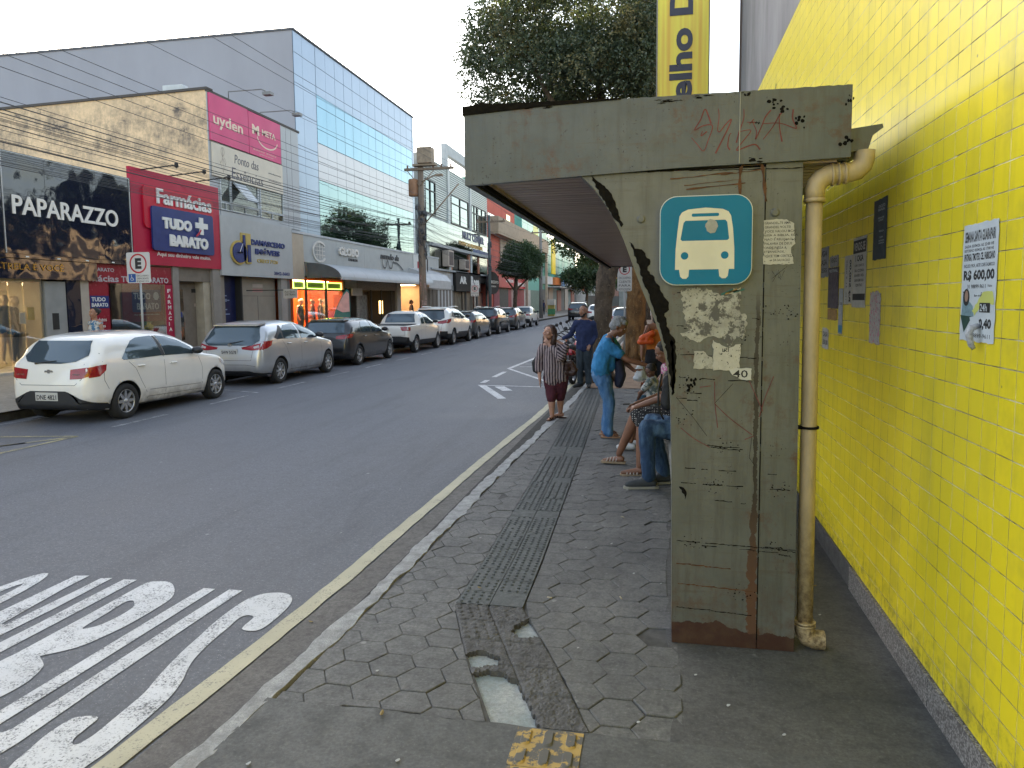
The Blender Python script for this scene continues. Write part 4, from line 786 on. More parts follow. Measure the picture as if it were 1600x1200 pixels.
def mirror(name, col, rough=0.04, wav=0.25, scale=1.3, metal=1.0, bump=0.02):
    t = NT(name); o = t.obj(); n = t.noise(o, scale, 3, 0.5); return t.pbr(t.mix(t.ramp(n, 0.3, 0.7), col, tuple(c*0.93 for c in col)), rough, metal, t.bump(n, wav, bump), 0.5)
def lamp_mat(name, col, s):
    t = NT(name); e = t.n('ShaderNodeEmission', i={0: col+(1,), 1: s}); t.l(e.outputs[0], t.out.inputs[0]); return t.m
K = lambda n, c, r=0.5, **k: M(n, c, r, **{'spec': 0.22, **k})
M_cream = K('cream_wall', (0.42, 0.36, 0.27), 0.8, var=0.2); M_lgrey = K('light_grey_panel', (0.40, 0.41, 0.42), 0.45, var=0.1, scale=1.0); M_dk = K('dark_interior', (0.03, 0.028, 0.026), 0.7); M_alu = K('aluminium', (0.45, 0.45, 0.44), 0.4, metal=0.6)
def shop_box(y0, y1, mb=None, floor=0.30, depth=3.0, ceil=2.75, m=0):   # recessed shop room behind the glass: back, sides, floor, ceiling
    mb = mb or MB(); x1 = XF-0.02; x0 = XF-depth
    mb.box(x0-0.1, x0, y0, y1, floor, ceil, m); mb.box(x0, x1, y0, y0+0.06, floor, ceil, m); mb.box(x0, x1, y1-0.06, y1, floor, ceil, m); mb.box(x0, x1, y0, y1, floor-0.15, floor, m); mb.box(x0, x1, y0, y1, ceil, ceil+0.1, m); return mb
# ---- A: clothes shop with the black sign
A = thing('clothes_shop', 'low clothes shop with a wide glossy black PAPARAZZO sign, at the left edge', 'shop', (XF, 14, 0))
w = MB(); w.box(-28, XF-3.2, 5, 17.85, 0, 5.2).box(-17.6, XF, 5, 17.85, 2.9, 5.2).box(XF-3, XF-0.02, 5, 9, 0, 2.9); w.build('wall', M_cream, A)
shop_box(9, 14.85, None, 0.30, 3.0, 2.40).build('room', K('shop_room', (0.42, 0.36, 0.28), 0.7), A)
p = MB(); 
for a, b in ((6.5, 9.05), (9.06, 11.6), (11.61, 13.8), (13.81, 14.985), (14.995, 16.585), (16.595, 17.86)): plate(p, a, b, 3.03, 5.32, 0.02, 0.10)
black_gloss = mirror('black_gloss_panel', (0.012, 0.014, 0.028), 0.04, 0.5, 0.55, 0.0, 0.14); black_gloss.node_tree.nodes['Principled BSDF'].inputs['Specular IOR Level'].default_value = 0.95
sp_ = p.build('sign_panel', black_gloss, A)
e = MB(); plate(e, 13.80, 13.83, 3.03, 5.32, 0.125, 0.01); plate(e, 17.80, 17.83, 3.05, 5.30, 0.125, 0.01); plate(e, 13.8, 17.83, 5.285, 5.30, 0.125, 0.01); e.build('sign_trim', M_alu, sp_)
l = MB(); lbl(l, 'PAPARAZZO', 14.04, 17.32, 3.92, 4.36, 0.125, 0.02, bold=0.018, res=4); l.build('lettering', K('letter_white', (0.72, 0.68, 0.62), 0.5, var=0.05), sp_)
p = MB(); plate(p, 6.5, 16.44, 2.46, 2.91, 0.06, 0.10); plate(p, 6.5, 17.9, 2.93, 3.02, 0.04, 0.10); q = p.build('sign_band', black_gloss, A)
l = MB(); lbl(l, 'A ESTRELA É VOCÊ', 13.1, 15.35, 2.66, 2.85, 0.165, 0.01, bold=0.0); l.build('lettering', mirror('gold_letter', (0.55, 0.38, 0.12), 0.25), q)
for yy in (14.3, 15.2, 16.1, 17.0): MB().box(XF+0.07, XF+0.15, yy, yy+0.09, 2.955, 2.985).build('downlight', K('lamp_white', (0.75, 0.75, 0.7), 0.4), sp_)
p = MB(); plate(p, 14.87, 15.50, 0.36, 2.42, -0.04, 0.08); dr = p.build('side_panel', K('grey_door', (0.26, 0.26, 0.25), 0.5), A)
MB().box(XF+0.041, XF+0.05, 15.05, 15.24, 1.25, 1.65).build('notice', M_dk, dr)
p = MB(); plate(p, 15.52, 15.95, 0.3, 2.46, -0.06, 0.12); p.build('pillar', black_gloss, A)
p = MB(); plate(p, 15.96, 16.23, 0.3, 2.9, -0.06, 0.12); p.build('pillar', K('tile_cream', (0.40, 0.34, 0.28), 0.6), A)
p = MB(); plate(p, 9, 14.86, 0.20, 0.335, -0.10, 0.24); p.build('plinth', K('plinth_stone', (0.44, 0.40, 0.34), 0.6), A)
for a, b in ((9.0, 11.3), (11.32, 13.9), (13.92, 14.30), (14.32, 14.85)): p = MB(); plate(p, a, b, 0.34, 2.40, -0.02, 0.012); p.build('glass_pane', GL, A)
p = MB(); plate(p, 14.42, 14.62, 1.5, 1.80, -0.045, 0.01); p.build('yellow_notice', K('notice_yellow', (0.70, 0.42, 0.03), 0.6), A)
p = MB(); plate(p, 14.20, 14.36, 1.42, 1.68, -0.045, 0.01); p.build('paper_notice', K('notice_white', (0.5, 0.5, 0.5), 0.6), A)
p = MB(); p.box(XF-2.5, XF-0.6, 10, 14, 2.38, 2.395); p.build('ceiling_lamp', lamp_mat('warm_lamp', (1.0, 0.72, 0.38), 3.0), A)
# ---- B: pharmacy
B = thing('pharmacy', 'pharmacy with a tall red and blue sign, between the black and pale grey signs', 'shop', (XF, 19.5, 0))
w = MB(); w.box(-28, XF-3.2, 17.86, 21.95, 0, 5.2).box(-17.6, XF, 17.86, 21.74, 2.95, 5.25).box(XF-3.2, XF-0.05, 21.2, 21.96, 0, 2.95); w.build('wall', M_cream, B)
shop_box(16.25, 19.55, None, 0.30, 3.0, 2.42).build('room', K('pharmacy_room', (0.34, 0.27, 0.24), 0.6), B)
M_rd = K('sign_red', (0.42, 0.012, 0.045), 0.4, var=0.12, scale=0.8); M_bl = K('sign_blue', (0.02, 0.035, 0.16), 0.35, var=0.2); M_wh = K('letter_white2', (0.72, 0.70, 0.66), 0.5, var=0.05)
p = MB(); plate(p, 17.88, 22.0, 2.98, 5.66, 0.02, 0.10); rp_ = p.build('sign_panel', M_rd, B)
p = MB(); p.prism(rrect(18.31, 21.6, 4.02, 5.22, 0.16), lambda u, v, w: (XF+0.125+w, u, v), 0.05); p.build('sign_tab', K('sign_red2', (0.50, 0.012, 0.035), 0.35), rp_)
l = MB(); lbl(l, 'Farmácias', 18.85, 21.45, 4.76, 5.20, 0.176, 0.04, bold=0.02, res=3); l.build('lettering', M_wh, rp_)
p = MB(); p.prism(rrect(18.56, 21.48, 3.40, 4.67, 0.10), lambda u, v, w: (XF+0.18+w, u, v), 0.05); bb = p.build('blue_plate', M_bl, rp_)
l = MB(); lbl(l, 'TUDO', 18.98, 20.32, 4.06, 4.39, 0.231, 0.04, bold=0.06, res=3); lbl(l, 'BARATO', 19.27, 21.12, 3.56, 3.91, 0.231, 0.04, bold=0.06, res=3)
l.box(XF+0.231, XF+0.27, 20.72, 20.90, 4.02, 4.55); l.box(XF+0.231, XF+0.268, 20.52, 21.13, 4.21, 4.38); l.build('lettering', M_wh, bb)
l = MB(); stroke(l, [(20.42, 4.22), (20.6, 4.12), (20.72, 3.98)], [.03, .05, .03], fX(XF+0.273), 0.004, 0); stroke(l, [(20.5, 3.95), (20.66, 4.06), (20.76, 4.17)], [.06, .07, .05], fX(XF+0.276), 0.004, 1); l.build('capsule_emblem', [M_bl, M_rd], bb)
l = MB(); lbl(l, 'Aqui seu dinheiro vale muito.', 18.83, 21.42, 3.22, 3.37, 0.121, 0.01, bold=0.01); l.build('slogan', M_wh, rp_)
M_rd3 = K('shop_red_glass', (0.26, 0.02, 0.035), 0.25, var=0.15)
p = MB(); plate(p, 16.25, 19.56, 2.42, 2.93, -0.03, 0.05); hb = p.build('header_band', M_rd3, B)
l = MB(); lbl(l, 'BARATO', 16.5, 17.2, 2.72, 2.82, 0.022, 0.006); lbl(l, 'mácias', 16.3, 17.35, 2.45, 2.62, 0.022, 0.006); lbl(l, 'TUDO', 17.45, 18.25, 2.46, 2.62, 0.022, 0.006); lbl(l, 'BARATO', 18.4, 19.4, 2.46, 2.62, 0.022, 0.006); l.build('lettering', K('letter_dim', (0.45, 0.40, 0.42), 0.5), hb)
p = MB(); plate(p, 16.27, 17.0, 0.32, 2.42, -0.035, 0.03); v = p.build('vinyl', M_rd3, B)
l = MB(); l.box(XF+0.0, XF+0.004, 16.32, 16.98, 1.75, 2.08, 0); lbl(l, 'TUDO', 16.36, 16.85, 1.93, 2.04, 0.006, 0.004, 1); lbl(l, 'BARATO', 16.36, 16.93, 1.79, 1.89, 0.006, 0.004, 1); lbl(l, 'Produtos', 16.36, 16.85, 1.40, 1.50, 0.003, 0.004, 1, 0); lbl(l, 'Ofertas', 16.36, 16.8, 1.24, 1.33, 0.003, 0.004, 1, 0); l.build('vinyl_print', [M_bl, M_wh], v)
p = MB(); plate(p, 17.5, 19.15, 1.35, 2.42, -0.035, 0.03); v = p.build('vinyl', M_rd3, B)
l = MB(); l.prism(rrect(17.85, 19.05, 1.62, 2.26, 0.06), lambda u, v, w: (XF-0.001+w, u, v), 0.006, 0); lbl(l, 'TUDO', 17.9, 18.6, 1.98, 2.17, 0.008, 0.004, 1); lbl(l, 'BARATO', 18.03, 18.95, 1.69, 1.88, 0.008, 0.004, 1); l.prism(ell(18.84, 2.08, .12, .12, 16), lambda u, v, w: (XF+0.008+w, u, v), 0.004, 1); lbl(l, 'Aqui seu dinheiro vale muito', 17.9, 18.95, 1.52, 1.57, 0.003, 0.004, 1, 0); l.build('vinyl_print', [M_bl, M_wh], v)
p = MB(); plate(p, 16.25, 19.2, 0.85, 1.05, -0.5, 0.45); plate(p, 16.6, 18.8, 1.05, 1.12, -0.5, 0.4, 1); p.build('counter', [M_rd3, M_wh], B)
p = MB(); plate(p, 19.20, 19.58, 0.32, 2.44, -0.03, 0.05); v = p.build('side_pillar', K('pillar_red', (0.36, 0.015, 0.05), 0.4), B)
l = MB()
for k, ch in enumerate('FARMÁCIA'): lbl(l, ch, 19.33, 19.47 if ch != 'I' else 19.36, 2.18-k*0.165, 2.29-k*0.165, 0.024, 0.004)
l.build('lettering', M_wh, v)
for a, b in ((17.0, 18.1), (18.12, 19.2)): p = MB(); plate(p, a, b, 0.33, 2.42, 0.03, 0.01); p.build('glass_pane', GL, B)
M_taupe = K('taupe_wall', (0.20, 0.165, 0.13), 0.7, var=0.2); 
p = MB(); plate(p, 19.58, 19.85, 0.3, 3.0, -0.02, 0.08); plate(p, 21.55, 21.98, 0.3, 3.0, -0.02, 0.10); p.build('pillar', K('pillar_greybeige', (0.26, 0.23, 0.20), 0.7), B)
p = MB(); plate(p, 19.85, 21.55, 0.3, 2.98, -0.45, 0.1); plate(p, 19.85, 21.55, 2.55, 2.98, -0.35, 0.33); tw = p.build('recessed_wall', M_taupe, B)
p = MB(); plate(p, 19.92, 20.55, 0.7, 2.3, -0.349, 0.02, 0); plate(p, 19.98, 20.30, 1.62, 2.1, -0.329, 0.01, 1); plate(p, 20.0, 20.45, 1.42, 1.58, -0.329, 0.01, 2); plate(p, 21.0, 21.2, 2.2, 2.32, -0.349, 0.01, 3); plate(p, 21.1, 21.2, 1.75, 1.85, -0.349, 0.01, 1); p.build('window', [mirror('window_dim', (0.22, 0.2, 0.18), 0.1, 0.1), K('poster_dull', (0.38, 0.30, 0.24), 0.6), M_bl, M_dk], tw)
bl_ = MB()
for k, (dy, dz, r_) in enumerate(((18.5, 1.45, .12), (18.62, 1.35, .11), (18.55, 1.22, .12), (18.42, 1.32, .1), (18.68, 1.18, .1))): bl_.lathe([(0.001, r_)]+[(r_*math.sin(rad(a)), r_*math.cos(rad(a))) for a in range(20, 180, 20)]+[(0.001, -r_)], (XF-0.12, dy, dz), 'Z', 12, k % 2)
bl_.build('balloon_bunch', [K('balloon_yellow', (0.6, 0.5, 0.02), 0.3), K('balloon_green', (0.03, 0.22, 0.08), 0.3)], None, 'bunch of yellow and green balloons behind the pharmacy window', 'balloons')
for k, (y0, z0) in enumerate(((18.3, 5.62), (19.6, 5.66), (20.9, 5.70))):
    b = MB(); b.tube([(XF+0.05, y0, z0), (XF+0.85, y0+0.5, z0+0.18)], 0.018, 6); b.lathe([(0.001, .1), (.05, .09), (.06, -.02), (.001, -.06)], (XF+0.9, y0+0.53, z0+0.16), 'Z', 8); b.build('sign_lamp_arm', M_dk, rp_)
# ---- C: building with the pink sign upstairs and the pale grey sign below
def stained_wall():
    t = NT('stained_cream_render'); o = t.obj(); x, y, z = t.sep(o)
    n = t.noise(o, 0.5, 8, 0.78, (1, 1, 1.6)); st = t.noise(o, 1.7, 6, 0.8, (1.8, 1, 0.6)); f = t.noise(o, 6, 6, 0.8)
    band = t.math('MULTIPLY', t.ramp(z, 7.9, 8.65, 1, 0.45), t.ramp(z, 6.0, 7.1, 0.0, 1))
    m = t.math('MULTIPLY', t.ramp(t.math('ADD', t.math('MULTIPLY', n, 0.6), t.math('ADD', t.math('MULTIPLY', st, 0.35), t.math('MULTIPLY', f, 0.25))), 0.53, 0.70), band)
    c = t.mix(t.ramp(f, 0.3, 0.7), (0.82, 0.60, 0.38), (0.70, 0.51, 0.31)); c = t.mix(t.math('MULTIPLY', m, 1.0), c, (0.20, 0.165, 0.135))
    m2 = t.math('MULTIPLY', t.ramp(n, 0.565, 0.62), t.ramp(z, 6.2, 7.5)); c = t.mix(m2, c, (0.14, 0.115, 0.10))
    return t.pbr(c, 0.9, 0, t.bump(f, 0.3, 0.02))
C = thing('two_storey_building', 'two storey building with stained cream side wall and a pink sign upstairs', 'building', (XF, 24.5, 0))
w = MB(); w.prism([(-14.5, 0.3), (-14.5, 8.80), (-40, 8.25), (-40, 0.3)], lambda u, v, w_: (u, 21.75+w_, v), 0.25); w.build('side_wall', stained_wall(), C)
w = MB(); w.prism([(-14.44, 8.78), (-14.44, 8.86), (-40, 8.31), (-40, 8.23)], lambda u, v, w_: (u, 21.70+w_, v), 0.34); w.box(-14.52, -14.44, 21.72, 27.9, 8.72, 8.80); w.build('coping', K('coping_dark', (0.10, 0.09, 0.085), 0.8), C)
w = MB(); w.box(-34, XF-0.001, 22.0, 27.78, 4.75, 8.3).box(XF-0.4, XF, 22.0, 27.78, 8.3, 8.72).box(-30, XF-2.9, 22, 27.78, 0.0, 4.75).box(XF-2.9, XF-0.02, 22.0, 27.78, 2.9, 4.75); w.build('wall', K('pale_grey_wall', (0.40, 0.41, 0.42), 0.75, var=0.15), C)
w = MB(); plate(w, 21.74, 22.22, 4.8, 8.72, 0.0, 0.03); plate(w, 26.42, 27.80, 4.8, 8.72, 0.0, 0.035); plate(w, 22.22, 26.42, 4.78, 4.98, 0.0, 0.05); w.build('facade_panel', M_lgrey, C)
w = MB(); [plate(w, y_, y_+0.012, 4.8, 8.7, 0.036, 0.003) for y_ in (26.8, 27.2)]; w.build('panel_joint', K('joint', (0.15, 0.15, 0.15)), C)
pk = MB(); plate(pk, 21.77, 24.03, 7.19, 8.70, 0.04, 0.06); plate(pk, 24.06, 26.28, 7.19, 8.68, 0.04, 0.06); pn = pk.build('pink_sign', K('sign_pink', (0.62, 0.085, 0.20), 0.5, var=0.15, scale=0.7), C)
l = MB(); M_ls = K('letter_blush', (0.72, 0.56, 0.44), 0.5, var=0.05)
lbl(l, 'uyden', 21.93, 23.66, 7.62, 8.12, 0.101, 0.01, bold=0.02); lbl(l, 'META', 24.93, 25.88, 8.0, 8.22, 0.101, 0.01, bold=0.02); lbl(l, 'M', 24.27, 24.73, 7.93, 8.27, 0.101, 0.01, bold=0.05)
stroke(l, [(25.3+0.72*math.cos(rad(a)), 7.95+0.38*math.sin(rad(a))) for a in range(190, 351, 16)], 0.05, fX(XF+0.101), 0.006); lbl(l, '@uydenipatinga   @metaipatinga', 24.3, 25.9, 7.36, 7.42, 0.101, 0.004, bold=0); lbl(l, 'uyden.com.br', 24.7, 25.7, 7.26, 7.31, 0.101, 0.004, bold=0)
l.build('lettering', M_ls, pn)
cr = MB(); plate(cr, 21.83, 26.35, 6.06, 7.15, 0.04, 0.06); cs_ = cr.build('cream_sign', K('sign_cream', (0.62, 0.55, 0.45), 0.6, var=0.08), C)
l = MB(); lbl(l, 'Ponto das', 23.07, 24.6, 6.66, 6.96, 0.101, 0.006, bold=-0.005, shear=0.15); lbl(l, 'Essências', 22.86, 24.88, 6.13, 6.50, 0.101, 0.006, bold=-0.005, shear=0.15)
for z_, s_ in ((6.66, 'pontodasessencias'), (6.40, 'pontodasessencias'), (6.20, 'ponto das essencias')): lbl(l, s_, 25.3, 26.2, z_, z_+0.07, 0.101, 0.004, bold=0)
l.build('lettering', K('ink_slate', (0.10, 0.10, 0.13), 0.6), cs_)
l = MB()
for a in (-35, 0, 35): stroke(l, spline([(22.38, 6.75), (22.38+0.16*math.sin(rad(a)), 6.88), (22.38+0.10*math.sin(rad(a)), 7.02), (22.38, 7.05)], 3), 0.012, fX(XF+0.101), 0.003)
stroke(l, [(22.38, 6.78), (22.38, 6.25)], 0.012, fX(XF+0.101), 0.003); stroke(l, [(22.2, 6.6), (22.38, 6.22), (22.56, 6.6), (22.46, 6.72)], 0.012, fX(XF+0.101), 0.003); stroke(l, [(22.24, 6.52), (22.38, 6.7), (22.53, 6.5)], 0.012, fX(XF+0.101), 0.003)
l.build('flower_emblem', K('ink_brown', (0.22, 0.15, 0.12), 0.6), cs_)
for k in range(2): 
    b = MB(); y0 = 23.0+2.0*k; b.tube([(XF+0.02, y0, 8.74), (XF+0.02, y0, 9.05-0.2*k), (XF+1.25, y0, 9.05-0.2*k), (XF+1.4, y0, 8.98-.2*k)], 0.022, 6); b.box(XF+1.35, XF+1.65, y0-0.12, y0+0.12, 8.83-.2*k, 8.93-.2*k); b.build('floodlight_arm', K('arm_grey', (0.22, 0.22, 0.22)), pn)
M_cur = K('curtain_brown', (0.16, 0.125, 0.09), 0.9, var=0.5, scale=6, sc=(1, 4, 0.2)); M_frm = K('frame_white', (0.55, 0.57, 0.58), 0.5)
for a, b, mm in ((22.26, 22.80, 0), (22.88, 24.55, 0), (24.75, 26.35, 1)):
    g = MB(); plate(g, a, b, 5.02, 6.02, 0.004, 0.01); win = g.build('window', [M_cur, K('curtain_orange', (0.42, 0.24, 0.09), 0.8, var=0.6, scale=5)][mm], C)
    q = MB(); plate(q, a-0.05, a, 4.98, 6.04, 0.002, 0.07); plate(q, b, b+0.05, 4.98, 6.04, 0.002, 0.07); plate(q, a, b, 5.22, 5.29, 0.016, 0.05); plate(q, a, b, 4.98, 5.02, 0.016, 0.05); plate(q, (a+b)/2-.02, (a+b)/2+.02, 5.02, 5.22, .016, .05); q.build('window_frame', M_frm, win)
    q = MB(); plate(q, a, b, 5.02, 5.22, 0.03, 0.006); plate(q, a, b, 5.29, 6.03, 0.03, 0.006); q.build('pane', GLc, win)
q = MB(); q.add([(XF+0.05, 23.0, 6.0), (XF+0.05, 23.75, 6.0), (XF+0.62, 23.75, 5.35), (XF+0.62, 23.0, 5.35)], [(0, 1, 2, 3)]); q.add([(XF+0.08, 23.05, 5.99), (XF+0.08, 23.7, 5.99), (XF+0.6, 23.7, 5.38), (XF+0.6, 23.05, 5.38)], [(0, 1, 2, 3)], 1)
for yy in (23.0, 23.73): q.tube([(XF+0.05, yy, 6.0), (XF+0.63, yy, 5.34)], 0.018, 5, 1)
q.build('tilted_window', [mirror('pane_mirror', (0.6, 0.66, 0.7)), M_frm], C)
dm = MB(); plate(dm, 21.99, 26.80, 2.79, 4.79, 0.05, 0.10); ds = dm.build('grey_sign', K('sign_palegrey', (0.40, 0.40, 0.395), 0.5, var=0.08), C)
dn = M_bl; M_gold = K('letter_gold', (0.50, 0.36, 0.10), 0.4)
l = MB(); fG = fX(XF+0.155)
g_ = [(23.25, 3.30), (23.25, 4.28), (23.66, 4.28), (23.66, 3.22), (23.40, 3.22)]
ring(l, 22.98, 3.60, 0.50, 0.42, 0.5, fG, 0.05, 0, 26); l.prism([(23.13, 3.30), (23.13, 4.30), (23.40, 4.30), (23.40, 3.30)], fG, 0.05, 0); l.prism([(23.42, 3.24), (23.42, 4.30), (23.72, 4.30), (23.72, 3.24)], fG, 0.05, 0)
ring(l, 22.98, 3.60, 0.43, 0.35, 0.43, fX(XF+0.206), 0.03, 1, 26); l.prism([(23.2, 3.34), (23.2, 4.22), (23.33, 4.22), (23.33, 3.34)], fX(XF+0.206), 0.03, 1); l.prism([(23.48, 3.30), (23.48, 3.90), (23.66, 3.90), (23.66, 3.30)], fX(XF+0.206), 0.03, 1)
stroke(l, [(22.95, 3.62), (23.15, 3.92)], 0.03, fX(XF+0.24), 0.002, 2); l.build('emblem', [M_gold, dn, M_wh], ds)
l = MB(); lbl(l, 'DAMASCENO', 23.78, 26.18, 3.93, 4.13, 0.155, 0.03, 0, 0.04); lbl(l, 'IMÓVEIS', 24.05, 25.76, 3.61, 3.86, 0.155, 0.03, 0, 0.04); lbl(l, 'CRECI 7126', 24.16, 25.62, 3.32, 3.45, 0.155, 0.02, 1, 0.01); lbl(l, '3842-5603', 25.33, 26.5, 2.90, 3.03, 0.155, 0.005, 0, 0.02); l.build('lettering', [dn, M_gold], ds)
g = MB(); plate(g, 22.0, 22.3, 0.3, 2.79, -0.3, 0.3, 0); plate(g, 23.38, 23.46, 0.3, 2.79, -0.4, 0.35, 1); plate(g, 26.0, 26.45, 0.3, 2.79, -0.1, 0.16, 2); plate(g, 26.45, 26.78, 0.3, 2.79, -0.3, 0.3, 3); g.build('pillar', [K('pillar_beige', (0.25, 0.21, 0.17), 0.7), M_dk, K('pillar_light', (0.30, 0.28, 0.26), 0.7), K('pillar_shade', (0.16, 0.15, 0.14), 0.7)], C)
g = MB(); plate(g, 22.3, 23.38, 0.3, 2.79, -0.35, 0.06); pb = g.build('blue_poster', K('poster_navy', (0.015, 0.02, 0.07), 0.4, var=0.3), C)
g = MB(); [plate(g, 22.4, 22.4+0.3+0.15*(k % 3), 2.25-0.16*k, 2.29-0.16*k, -0.289, 0.004) for k in range(6)]; plate(g, 22.35, 22.85, 1.9, 2.0, -0.289, 0.004); g.build('poster_print', K('print_blue', (0.2, 0.25, 0.38), 0.5), pb)
g = MB(); plate(g, 23.46, 26.0, 0.3, 2.79, -0.30, 0.08); gd = g.build('garage_door', K('garage_beige', (0.27, 0.235, 0.19), 0.6, var=0.12), C)
g = MB(); plate(g, 24.72, 24.74, 0.3, 2.1, -0.219, 0.006); plate(g, 23.46, 26.0, 2.1, 2.115, -0.219, 0.006); plate(g, 24.4, 25.1, 2.25, 2.38, -0.219, 0.004, 1); plate(g, 24.4, 25.1, 2.42, 2.55, -0.219, 0.004, 2); g.build('garage_trim', [K('joint_brown', (0.12, 0.10, 0.08)), K('notice_pinkish', (0.38, 0.2, 0.18)), K('notice_cream', (0.42, 0.35, 0.3))], gd)
ac = MB(); ac.bbox(-16.1, -15.4, 21.82, 21.98, 8.83, 9.03, 0.01)
MB().bbox(-16.2, -15.45, 21.9, 22.2, 8.79, 9.06, 0.02).build('air_conditioner', M_frm, None, 'white air conditioning unit on the roof edge behind the stained cream wall', 'air conditioner')
# ---- D: globe shop with the long awning
D = thing('fashion_store', 'long single storey store with pale grey fascia reading GLOBO and a curved metal awning', 'shop', (XF, 36, 0))
w = MB(); w.box(-30, XF-4.1, 27.0, 46.5, 0, 4.6).box(-18.6, XF, 27.0, 46.5, 2.95, 4.62); w.build('wall', M_lgrey, D)
w = MB(); plate(w, 26.82, 27.76, 2.79, 4.61, 0.02, 0.12); w.build('tan_panel', K('panel_tan', (0.44, 0.36, 0.27), 0.6, var=0.1), D)
w = MB()
for a, b in ((27.77, 30.9), (30.91, 34.1), (34.11, 37.2), (37.21, 41.36)): plate(w, a, b, 3.52, 4.63, 0.02, 0.10)
fs = w.build('fascia', K('fascia_grey', (0.36, 0.37, 0.365), 0.45, var=0.08), D)
w = MB(); plate(w, 43.61, 46.5, 3.52, 4.63, 0.02, 0.10); w.build('end_fascia', K('fascia_grey', (0.36, 0.37, 0.365)), D)
w = MB(); plate(w, 26.8, 46.5, 4.63, 4.72, 0.0, 0.16); w.build('fascia_cap', K('cap_grey', (0.42, 0.43, 0.44), 0.5), D)
l = MB(); gx = fX(XF+0.125); 
ring(l, 29.2, 4.02, 0.66, 0.46, 0.09, gx, 0.05, 0, 30, 40, 320)
for a, b in (((28.9, 3.75), (28.9, 4.32)), ((29.15, 3.7), (29.15, 4.36)), ((29.4, 3.75), (29.4, 4.3))): stroke(l, [a, b], 0.06, gx, 0.05)
for z_ in (3.88, 4.06, 4.22): stroke(l, [(28.75, z_), (29.65, z_)], 0.035, gx, 0.045)
l.build('emblem', K('letter_pale', (0.62, 0.58, 0.53), 0.5), fs)
l = MB(); lbl(l, 'GLOBO', 31.07, 33.28, 3.98, 4.38, 0.125, 0.08, 0, 0.06); lbl(l, 'FASHION', 32.2, 33.2, 3.78, 3.90, 0.125, 0.02, 1, 0.0)
lbl(l, 'mundo da', 36.2, 38.9, 4.1, 4.42, 0.125, 0.04, 1, 0.01, shear=0.2); stroke(l, spline([(36.35, 4.1), (36.5, 3.7), (36.85, 3.66), (37.05, 3.98), (37.2, 4.02), (37.4, 3.7), (37.75, 3.68), (37.95, 4.0), (38.2, 3.98), (38.5, 3.98), (39.0, 3.85), (39.55, 3.62)], 4), 0.07, gx, 0.04, 1)
l.build('lettering', [K('letter_pale', (0.62, 0.58, 0.53), 0.5), K('letter_charcoal', (0.06, 0.06, 0.065), 0.5)], fs)
w = MB(); plate(w, 41.38, 43.6, 3.5, 4.66, 0.02, 0.13); ws = w.build('white_sign', K('sign_white', (0.58, 0.57, 0.55), 0.5), D); l = MB(); lbl(l, 'lo', 42.1, 43.0, 3.85, 4.25, 0.155, 0.02, 0, 0.06); l.build('lettering', M_rd, ws)
aw = MB(); prof = [(XF+0.13+1.5*math.sin(rad(a)), 2.88+0.62*math.cos(rad(a))) for a in range(0, 91, 10)]; ya = 28.05
while ya < 40.5:
    yb2 = min(ya+1.4, 40.6); n = len(prof); aw.add([(x, ya+0.004, z) for x, z in prof]+[(x, yb2-0.02, z) for x, z in prof], [(i, i+1, n+i+1, n+i) for i in range(n-1)], 0, True)
    aw.add([(x, yb2-0.02, z) for x, z in prof]+[(x, yb2+0.004, z) for x, z in prof], [(i, i+1, n+i+1, n+i) for i in range(n-1)], 1); ya += 1.4
aw.box(XF+1.6, XF+1.65, 28.05, 40.6, 2.78, 2.90, 0)
awn = aw.build('awning', [K('awning_sheet', (0.42, 0.43, 0.44), 0.45, var=0.12, scale=1), K('awning_seam', (0.26, 0.27, 0.28), 0.5)], D)
w = MB(); w.prism([(XF+0.13, 2.86)]+prof, lambda u, v, w_: (u, 28.03+w_, v), 0.015); w.build('awning_end', K('awning_end_grey', (0.10, 0.105, 0.11), 0.6), awn)
# shop fronts under the awning
rm = MB(); shop_box(27.0, 31.9, rm, 0.30, 2.2, 2.80); rm.build('orange_room', K('orange_wall', (0.55, 0.11, 0.03), 0.7), D)
rm = MB(); rm.box(XF-2.0, XF-0.5, 27.6, 31.3, 2.77, 2.79); rm.build('ceiling_lamp', lamp_mat('shop_lamp', (1.0, 0.62, 0.32), 9.0), D)
nn = MB()
for a, b in ((27.05, 28.0), (28.2, 29.85), (30.1, 31.6)):
    for q in ((a, b, 2.70, 2.73), (a, b, 2.42, 2.45), (a, a+.04, 2.45, 2.70), (b-.04, b, 2.45, 2.70)): plate(nn, q[0], q[1], q[2], q[3], -0.02, 0.03)
nn.build('neon_trim', lamp_mat('neon_lime', (0.65, 1.0, 0.12), 1.6), D)
nb = MB(); [plate(nb, a, b, 2.45, 2.70, -0.06, 0.03) for a, b in ((27.09, 27.96), (28.24, 29.81), (30.14, 31.56))]; nb.build('transom', K('transom_green', (0.16, 0.20, 0.08), 0.5), D)
fr_ = MB(); [plate(fr_, a, a+0.10, 0.3, 2.8, -0.03, 0.08) for a in (28.03, 31.75, 29.9)]; plate(fr_, 27, 31.8, 2.36, 2.42, -0.03, 0.06); fr_.build('door_frame', M_dk, D)
p = MB(); plate(p, 28.15, 29.9, 0.32, 2.36, 0.0, 0.01); p.build('glass_pane', GL, D); p = MB(); plate(p, 30.0, 31.75, 0.32, 2.36, 0.0, 0.01); p.build('glass_pane', GL, D)
M_mesh = K('grey_patterned_front', (0.16, 0.15, 0.14), 0.6, var=0.25, scale=18, col2=(0.26, 0.24, 0.22), edge=(0.48, 0.52))
